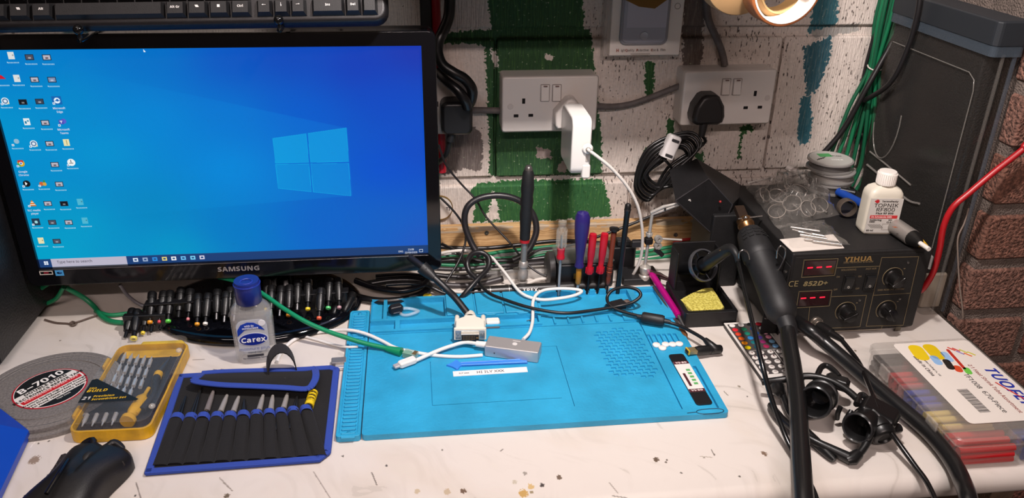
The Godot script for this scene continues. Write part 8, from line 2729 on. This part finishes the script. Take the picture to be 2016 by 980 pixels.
	wpart(t, "lettering", MB.new().text(face(W(1046, 571, p0.z + 0.0070), pd, Vector3(0, 0.55, 0.84)), "TREX-", 0.0058, true, false, 1, 1.2, 0.0006), M("d8d4ce", 0.5))
	wpart(t, "small_lettering", MB.new().text(face(W(1100, 572, p0.z + 0.0070), pd, Vector3(0, 0.55, 0.84)), "Ballistic", 0.0030, false, false, 0, 1.1, 0.0006), M("8c8884", 0.5))

	# clear plastic blister behind the tube
	t = thing("clear_tray", "empty clear plastic tray behind the black tube", "tray", at(D(1020, 555, 0.0)))
	var tc := D(1025, 552, 0.0)
	part(t, "tray", MB.new().ring(at(Vector3(0.0, 0, -0.03)), rrect(0.105, 0.060, 0.008, 4), rrect(0.102, 0.057, 0.007, 4), 0.0006, 0.016).prism(at(Vector3(0, 0, -0.03)), rrect(0.103, 0.058, 0.008, 4), 0.0005, 0.0012), glass("d8d6d2", 0.22, 0.08))
	t.position = Vector3(tc.x, 0, tc.z - 0.004)


func helping_hand() -> void:
	var ch := M("c4bfb8", 0.38, 0.55)
	var dk := M("2a2829", 0.35, 0.6)
	var b := D(1263, 556, 0.0)
	b.x += 0.002
	var zc := b.z
	var t := thing("helping_hand", "chrome helping hand stand with crocodile clips", "tool stand", at(b))
	var top := W(1284, 421, zc)
	wpart(t, "base", MB.new().box(at(Vector3(b.x - 0.004, 0.006, zc - 0.012)), Vector3(0.060, 0.012, 0.044), 0.003), M("1a1a1c", 0.5))
	wpart(t, "post", MB.new().tube([Vector3(b.x, 0.010, zc), top], 0.0026, 12), ch)
	var j := Vector3(b.x, 0, zc).lerp(top, 0.62)
	wpart(t, "clamp", MB.new().box(at(j), Vector3(0.012, 0.011, 0.011), 0.002), dk)
	wpart(t, "clamp_band", MB.new().lathe(at(j + Vector3(0, 0.008, 0)), prof([[0.0034, 0], [0.0052, 0.0005], [0.0052, 0.005], [0.0034, 0.0055]]), 14), ch)
	for s in [0.0, -0.011]:
		wpart(t, "eye_bolt", MB.new().lathe(along(j + Vector3(0.0135, 0.004 + s, 0.004), Vector3(0.2, 0.1, 1), Vector3.UP), prof([[0.0022, -0.003], [0.0058, -0.003], [0.0062, 0], [0.0058, 0.003], [0.0022, 0.003], [0.0018, 0], [0.0022, -0.003]]), 16), ch)
	wpart(t, "wing_nut", MB.new().tube([j + Vector3(0.010, -0.012, 0.004), j + Vector3(0.022, -0.022, 0.008)], [0.0042, 0.0034], 10), dk)
	wpart(t, "cross_rod", MB.new().tube([j + Vector3(0.012, 0.004, 0.002), j + Vector3(0.050, 0.001, 0.004)], 0.0018, 8), ch)
	wpart(t, "knob", MB.new().box(at(j + Vector3(-0.018, -0.004, 0)), Vector3(0.018, 0.012, 0.010), 0.003), M("232122", 0.4))
	# upper clip
	croc(t, top + Vector3(-0.002, 0.002, 0.0), W(1360, 394, zc + 0.016), ch, dk)
	# lower clip by the mat
	var lj := Vector3(b.x + 0.001, 0.020, zc + 0.002)
	wpart(t, "lower_clamp", MB.new().lathe(at(lj - Vector3(0, 0.012, 0)), prof([[0, 0], [0.0085, 0], [0.0088, 0.006], [0.006, 0.008], [0.0085, 0.012], [0.0085, 0.020], [0.005, 0.023], [0, 0.023]]), 16), ch)
	croc(t, lj + Vector3(0.008, 0.000, 0.003), W(1331, 556, zc + 0.034), M("5c4d4a", 0.3, 0.8), dk)

func croc(t: Node3D, a: Vector3, b: Vector3, m: Material, dk: Material) -> void:
	var d := (b - a).normalized()
	var L := (b - a).length()
	var up := (Vector3.UP - d * d.y).normalized()
	var c := wpart(t, "crocodile_clip", MB.new().tube([a, a + d * L * 0.35 + up * 0.003, a + d * L * 0.5 + up * 0.0022, b + up * 0.0008], [0.0028, 0.0030, 0.0023, 0.0009], 8), m)
	wpart(c, "lower_jaw", MB.new().tube([a - up * 0.003, a + d * L * 0.35 - up * 0.002, b - up * 0.0010], [0.0022, 0.0025, 0.0009], 8), m)
	wpart(c, "pivot", MB.new().tube([a + d * L * 0.36 - d.cross(up) * 0.006, a + d * L * 0.36 + d.cross(up) * 0.006], 0.0016, 8), dk)
	for k in 5:
		wpart(c, "tooth", MB.new().box(Transform3D(Basis(d, up, d.cross(up)), a + d * L * (0.55 + 0.08 * k)), Vector3(0.0012, 0.0030, 0.0020)), dk)


# ------------------------------------------------------------------ cables along the back of the bench
func build_back_cables() -> void:
	var blk := M("1c1a1c", 0.35)
	var dgr := M("3a3638", 0.4)
	var grn := M("157a50", 0.4)
	var wht := M("d8d2ca", 0.4)
	# heavy hoop
	cable("hoop_cable", path_w([[945, 505, 0.120], [928, 478, 0.110], [915, 440, 0.100], [920, 408, 0.095], [945, 390, 0.090], [985, 385, 0.088], [1022, 395, 0.090], [1048, 420, 0.096], [1056, 452, 0.104], [1046, 482, 0.112], [1030, 502, 0.118], [1010, 512, 0.120]]), 0.0050, M("232124", 0.35), "heavy black cable standing up in a big hoop behind the tall tool")
	# small loops in front of it
	cable("loop_cable", path_d([[900, 596, 0.004], [918, 575, 0.020], [940, 550, 0.032], [960, 528, 0.040], [962, 508, 0.050], [948, 497, 0.056], [930, 500, 0.056], [920, 516, 0.050], [924, 534, 0.040], [938, 548, 0.034]]), 0.0042, blk, "black cable curled in a small loop beside the monitor")
	# thin leads that hang in front of the wall
	cable("thin_lead", path_w([[864, 285, 0.060], [868, 298, 0.060], [880, 328, 0.060], [908, 362, 0.062], [936, 392, 0.070], [958, 428, 0.080], [1004, 478, 0.100], [1034, 516, 0.125], [1062, 538, 0.140], [1086, 545, 0.145]]), 0.0016, blk, "thin black lead slanting across the green painted wall")
	cable("thin_lead", path_w([[866, 388, 0.080], [892, 414, 0.085], [910, 440, 0.090], [917, 470, 0.100], [906, 508, 0.115], [880, 552, 0.140], [868, 568, 0.150]]), 0.0018, blk, "thin black lead curving down beside the monitor")
	cable("thin_lead", path_w([[1100, 488, 0.060], [1130, 480, 0.055], [1170, 468, 0.050], [1215, 452, 0.045], [1270, 430, 0.045], [1330, 405, 0.050], [1345, 400, 0.050]]), 0.0024, blk, "black lead running behind the screwdrivers to the crocodile clips")
	cable("thin_lead", path_w([[1085, 488, 0.075], [1060, 492, 0.080], [1040, 505, 0.090], [1018, 520, 0.100], [985, 535, 0.115], [950, 545, 0.130], [900, 545, 0.135]]), 0.0022, dgr, "dark grey lead lying across the cable heap")
	# flat runs along the batten
	var runs := [
		[[845, 484, 0.055], [900, 488, 0.052], [960, 488, 0.050], [1020, 482, 0.048], [1100, 474, 0.046], [1180, 478, 0.046], [1260, 480, 0.046]],
		[[845, 496, 0.070], [910, 505, 0.066], [980, 500, 0.062], [1040, 497, 0.060], [1110, 492, 0.060], [1180, 492, 0.060]],
		[[845, 514, 0.090], [900, 512, 0.088], [960, 514, 0.084], [1030, 512, 0.080], [1095, 505, 0.078]],
		[[848, 528, 0.110], [900, 530, 0.108], [970, 524, 0.104], [1030, 520, 0.100], [1095, 516, 0.096]],
		[[848, 540, 0.128], [900, 545, 0.126], [960, 540, 0.122], [1010, 532, 0.118]],
		[[846, 556, 0.145], [890, 562, 0.145], [940, 560, 0.142], [990, 548, 0.135]],
	]
	var rw := ["black flat cable tight against the pine batten", "black cable second from the pine batten", "dark grey cable in the middle of the heap", "black cable under the small loop", "dark grey cable nearest the clear tray", "black cable nearest the blue mat's tray lids"]
	for i in runs.size():
		cable("bench_cable", path_w(runs[i]), 0.0034 + 0.0006 * (i % 3), blk if i % 2 == 0 else dgr, rw[i], "cable", "black cables along the back of the bench", 7, 6)
	var greens := [
		[[842, 503, 0.075], [900, 506, 0.072], [960, 510, 0.070], [1020, 505, 0.066], [1095, 494, 0.062]],
		[[842, 518, 0.092], [895, 522, 0.090], [960, 519, 0.086], [1030, 510, 0.080], [1098, 498, 0.072]],
		[[842, 512, 0.084], [930, 504, 0.074], [1000, 494, 0.062], [1098, 484, 0.054]],
		[[1195, 512, 0.070], [1260, 504, 0.066], [1330, 492, 0.062], [1410, 476, 0.058], [1470, 470, 0.055]],
		[[1195, 500, 0.060], [1260, 496, 0.056], [1330, 484, 0.054], [1410, 468, 0.050], [1470, 462, 0.048]],
		[[1200, 520, 0.080], [1270, 512, 0.076], [1340, 500, 0.072], [1420, 486, 0.068], [1470, 480, 0.064]],
	]
	var gw := ["green cable in the heap beside the nut driver, nearest the wall", "green cable in the heap beside the nut driver, nearest the mat", "green cable rising towards the batten behind the nut driver", "green cable behind the iron stand, middle of three", "green cable behind the iron stand, nearest the batten", "green cable behind the iron stand, nearest the stand"]
	for i in greens.size():
		cable("green_cable", path_w(greens[i]), 0.0030, grn, gw[i], "cable", "green cables along the back of the bench", 7, 6)
	cable("white_lead", path_w([[846, 505, 0.100], [880, 496, 0.100], [920, 493, 0.100], [950, 500, 0.105]]), 0.0026, wht, "white lead arching over the black cables beside the monitor")
	cable("white_lead", path_d([[858, 546, 0.030], [875, 565, 0.018], [905, 575, 0.010], [940, 569, 0.006], [985, 563, 0.005], [1030, 560, 0.005], [1060, 550, 0.008], [1095, 545, 0.008]]), 0.0026, wht, "white lead lying along the front of the cable heap")
	single("red_sleeve", MB.new().tube(path_w([[1325, 478, 0.047], [1345, 472, 0.047], [1362, 470, 0.047]]), 0.0026, 8), M("a81c20", 0.4), "short red sleeve on the batten behind the iron stand", "sleeve")
	# dark tangle under the monitor's right end
	var tang := ["thick black cable coiled under the monitor's right end, outer turn", "thick black cable coiled under the monitor's right end, inner turn", "black cable trailing out of the coil towards the mat"]
	cable("coil_cable", path_d([[640, 560, 0.010], [690, 580, 0.008], [740, 592, 0.007], [790, 590, 0.007], [830, 578, 0.008], [845, 562, 0.012], [820, 552, 0.016], [770, 552, 0.016], [720, 560, 0.012]]), 0.0055, M("111114", 0.3), tang[0], "cable", "cables under the monitor")
	cable("coil_cable", path_d([[700, 552, 0.020], [740, 566, 0.018], [790, 572, 0.018], [830, 562, 0.020], [838, 548, 0.024], [800, 542, 0.026], [740, 546, 0.024]]), 0.0048, M("15151a", 0.25), tang[1], "cable", "cables under the monitor")
	cable("coil_cable", path_d([[760, 560, 0.026], [800, 558, 0.026], [830, 560, 0.022], [850, 566, 0.014], [880, 578, 0.006], [925, 580, 0.004]]), 0.0030, M("17171a", 0.3), tang[2], "cable", "cables under the monitor")
	# yellow plug end
	var y := thing("yellow_plug", "small yellow cable plug lying behind the mat's corner", "plug", at(D(842, 586, 0.0)))
	wpart(y, "body", MB.new().box(Transform3D(Basis(Vector3.UP, -0.3), D(841, 584, 0.005)), Vector3(0.013, 0.008, 0.009), 0.002), M("d8c024", 0.4))
	wpart(y, "stub", MB.new().tube([D(834, 582, 0.006), D(826, 578, 0.006)], 0.0026, 8), M("c8b020", 0.4))
	# left: green cables and a grey lead under the monitor
	cable("green_cable", path_d([[130, 566, 0.040], [165, 586, 0.020], [186, 604, 0.008], [200, 622, 0.0045], [218, 632, 0.004], [245, 635, 0.004], [268, 630, 0.004]]), 0.0036, grn, "green cable bending out from under the monitor's left end")
	cable("green_cable", path_d([[188, 612, 0.004], [215, 620, 0.004], [250, 617, 0.004], [290, 612, 0.006]]), 0.0030, grn, "thin green cable straightening behind the short rail of tips")
	cable("green_cable", path_d([[70, 575, 0.030], [100, 555, 0.055], [112, 552, 0.060]]), 0.0030, grn, "green cable in the shade between tower and monitor")
	cable("green_cable", path_d([[85, 600, 0.010], [110, 588, 0.022], [125, 565, 0.045]]), 0.0030, grn, "green cable rising beside the computer tower's foot")
	cable("grey_lead", path_d([[236, 560, 0.050], [250, 580, 0.032], [270, 596, 0.018], [292, 606, 0.012]]), 0.0024, M("6c686c", 0.4), "grey lead dropping behind the charger tips")
	cable("knotted_cord", path_d([[88, 629, 0.002], [110, 635, 0.002], [135, 637, 0.002], [142, 641, 0.002], [150, 637, 0.003], [143, 633, 0.003], [138, 637, 0.002], [155, 633, 0.002], [178, 625, 0.002], [200, 618, 0.002]]), 0.0013, M("5a4c44", 0.7), "thin brown knotted cord on the bench under the monitor")
	# black hopper leaning behind the iron stand
	var h := thing("black_hood", "angular black plastic hood leaning between wall and station", "hood", at(Vector3(0.27, 0.0, 0.11)))
	var P := [W(1318, 335, 0.10), W(1372, 312, 0.07), W(1472, 372, 0.09), W(1455, 470, 0.10)]
	var q := [W(1330, 395, 0.17), W(1395, 352, 0.15), W(1442, 402, 0.17), W(1412, 470, 0.17)]
	var hm := MB.new()
	for i in 4:
		var j := (i + 1) % 4
		hm.quad(P[i], P[j], q[j], q[i], (P[j] - P[i]).cross(q[i] - P[i]).normalized() * (-1.0 if (P[j] - P[i]).cross(q[i] - P[i]).dot(q[i] + q[j] - P[i] - P[j] + ((P[i] + P[j]) / 2 - (P[0] + P[2]) / 2) * 3.0) < 0 else 1.0))
	hm.quad(q[0], q[1], q[2], q[3], Vector3.BACK)
	hm.quad(P[0], P[1], P[2], P[3], Vector3.FORWARD)
	wpart(h, "shell", hm, G("131214", 0.5, 0.15, 20.0))
	wpart(h, "foot", MB.new().box(at(Vector3(0.2985, 0.060, 0.135)), Vector3(0.050, 0.119, 0.085), 0.003), G("121113", 0.6, 0.2, 20.0))
	wpart(h, "rim", MB.new().tube([q[0], q[1], q[2], q[3], q[0]], 0.0014, 6), M("2a282a", 0.25))
	wpart(h, "red_stud", MB.new().ball(at(W(1418, 397, 0.1785)), Vector3.ONE * 0.002, 8), M("9a2020", 0.4))


# ------------------------------------------------------------------ right corner: cable bundle, clear container, red cable
func build_right_corner() -> void:
	# bundle of green cables with a white tie
	var g1 := M("136b45", 0.4)
	var g2 := M("0f5538", 0.4)
	var tie := W(1722, 132, 0.030)
	var bun := thing("cable_bundle", "bundle of green cables tied together coming down the wall", "cable bundle", at(Vector3(0.54, 0.01, 0.04)))
	for k in 9:
		var o := Vector3(0.0055 * ((k % 3) - 1), 0, 0.0055 * (k / 3 - 1))
		var top := W(1762 + (k % 3) * 9, -60, 0.030) + o
		var sp := (k - 4) * 9.0
		var pts := [top, tie.lerp(top, 0.5) + o * 1.2, tie + o, W(1704 + sp * 0.5, 210, 0.032) + o * 1.3, W(1688 + sp * 0.9, 280, 0.036) + o, W(1672 + sp * 1.1, 340, 0.040) + o, Vector3(0.530 + sp * 0.0004, 0.05, 0.040) + o, Vector3(0.50 + o.x, 0.012, 0.050 + o.z), Vector3(0.36, 0.010 + 0.003 * (k % 3), 0.055 + o.z * 2.0)]
		wpart(bun, "cable", MB.new().tube(spline(pts, 5), 0.0032, 7), g1 if k % 2 else g2)
	var ring := []
	for k in 15:
		var a := TAU * k / 14
		ring.append(tie + Vector3(0.0105 * cos(a), -0.003 * sin(a), 0.0105 * sin(a)))
	wpart(bun, "tie", MB.new().tube(ring, 0.0012, 6, false), M("cfc8c0", 0.4))
	var blk := M("191718", 0.4)
	cable("black_cable", path_w([[1745, -50, 0.020], [1722, 60, 0.022], [1700, 150, 0.022], [1690, 230, 0.024], [1700, 300, 0.030], [1708, 330, 0.034]]), 0.0026, blk, "black cable hugging the green bundle down the wall")
	cable("black_cable", path_w([[1826, -50, 0.036], [1786, 30, 0.042], [1750, 95, 0.046], [1705, 175, 0.050], [1660, 255, 0.045], [1618, 305, 0.040]]), 0.0044, blk, "thick black cable crossing in front of the green bundle")
	cable("black_cable", [Vector3(0.545, 0.47, 0.12), Vector3(0.549, 0.40, 0.13), Vector3(0.551, 0.34, 0.12), Vector3(0.549, 0.29, 0.10), Vector3(0.545, 0.25, 0.05)], 0.0040, blk, "black cable hanging beside the clear container")

	# tall clear container with dark stuff inside
	var x0 := 0.560
	var x1 := 0.600
	var z0 := 0.050
	var z1 := 0.2865
	var cx := (x0 + x1) / 2
	var cz := (z0 + z1) / 2
	var t := thing("clear_container", "tall smoky clear plastic container filled with dark things", "container", at(Vector3(cx, 0, cz)))
	var pl := glass("6a625a", 0.04, 0.15, 0.25)
	part(t, "wall", MB.new().ring(Transform3D.IDENTITY, rrect(x1 - x0, z1 - z0, 0.006, 4), rrect(x1 - x0 - 0.004, z1 - z0 - 0.004, 0.005, 4), 0.0005, 0.385).prism(Transform3D.IDENTITY, rrect(x1 - x0 - 0.001, z1 - z0 - 0.001, 0.006, 4), 0.0005, 0.004), pl)
	part(t, "lid", MB.new().prism(Transform3D.IDENTITY, rrect(x1 - x0 + 0.006, z1 - z0 + 0.006, 0.008, 4), 0.386, 0.416, 0.003), M("23272c", 0.55))
	part(t, "rim_band", MB.new().ring(Transform3D.IDENTITY, rrect(x1 - x0 + 0.004, z1 - z0 + 0.004, 0.007, 4), rrect(x1 - x0, z1 - z0, 0.006, 4), 0.372, 0.386), glass("56616c", 0.45, 0.2, 0.25))
	part(t, "dark_contents", MB.new().box(at(Vector3(0.0, 0.2175, -0.006)), Vector3(x1 - x0 - 0.007, 0.325, z1 - z0 - 0.022), 0.004), G("100e0d", 0.8, 0.6, 10.0))
	part(t, "jar_ring", MB.new().tube(spline([Vector3(-0.0185, 0.150, -0.10), Vector3(-0.0185, 0.146, -0.04), Vector3(-0.0185, 0.140, 0.02), Vector3(-0.0185, 0.146, 0.05)], 6), 0.0018, 8), glass("a8a29c", 0.45, 0.15))
	part(t, "jar_ring", MB.new().tube(spline([Vector3(-0.0185, 0.172, -0.10), Vector3(-0.0185, 0.168, -0.04), Vector3(-0.0185, 0.163, 0.02)], 6), 0.0014, 8), glass("a8a29c", 0.45, 0.15))
	part(t, "corner_rib", MB.new().box(at(Vector3(-0.004, 0.19, (z1 - z0) / 2 - 0.001)), Vector3(0.004, 0.37, 0.004), 0.001), glass("8a8680", 0.2, 0.2))
	part(t, "corner_rib", MB.new().box(at(Vector3(0.012, 0.19, (z1 - z0) / 2 - 0.001)), Vector3(0.005, 0.37, 0.004), 0.001), glass("5a6470", 0.3, 0.2))
	part(t, "frosted_foot", MB.new().box(at(Vector3(0, 0.032, 0.100)), Vector3(x1 - x0 - 0.008, 0.056, 0.012), 0.003), glass("c9bba8", 0.45, 0.2))
	part(t, "latch", MB.new().box(at(Vector3(-0.019, 0.080, 0.105)), Vector3(0.004, 0.022, 0.010), 0.002), glass("b8b4b0", 0.5, 0.12))
	# outline of the window moulded on the side
	var wd := []
	for p in [[0.345, -0.10], [0.345, 0.085], [0.338, 0.098], [0.325, 0.102], [0.10, 0.104]]:
		wd.append(Vector3(-0.0205, p[0], p[1]))
	part(t, "moulded_line", MB.new().tube(wd, 0.0008, 6), glass("8a8680", 0.4, 0.2))
	var lp := []
	for k in 13:
		var a := PI * k / 12 + 0.25
		lp.append(Vector3(-0.0205, 0.235 - 0.062 * sin(a) * 1.0, -0.070 - 0.034 * cos(a)))
	part(t, "moulded_loop", MB.new().tube(lp, 0.0011, 6), glass("8a8680", 0.4, 0.2))

	# red cable in front of it and the little hanging wire
	cable("red_cable", [Vector3(0.535, 0.050, 0.300)] + path_w([[1817, 568, 0.305], [1838, 534, 0.312], [1850, 490, 0.318], [1858, 445, 0.320], [1876, 408, 0.320], [1910, 378, 0.320], [1960, 336, 0.320], [2016, 292, 0.320], [2060, 250, 0.320]]) + [Vector3(0.86, 0.52, 0.32), Vector3(1.05, 0.95, 0.32), Vector3(1.15, 1.60, 0.32)], 0.0042, M("a8161e", 0.35), "bright red cable curving up past the clear container")
	cable("hanging_wire", path_w([[1907, 410, 0.312], [1898, 440, 0.312], [1886, 468, 0.312], [1886, 510, 0.312], [1889, 560, 0.312], [1894, 600, 0.312], [1896, 625, 0.312]]), 0.0011, M("8a7c72", 0.5), "thin pale wire hanging before the brick pier")
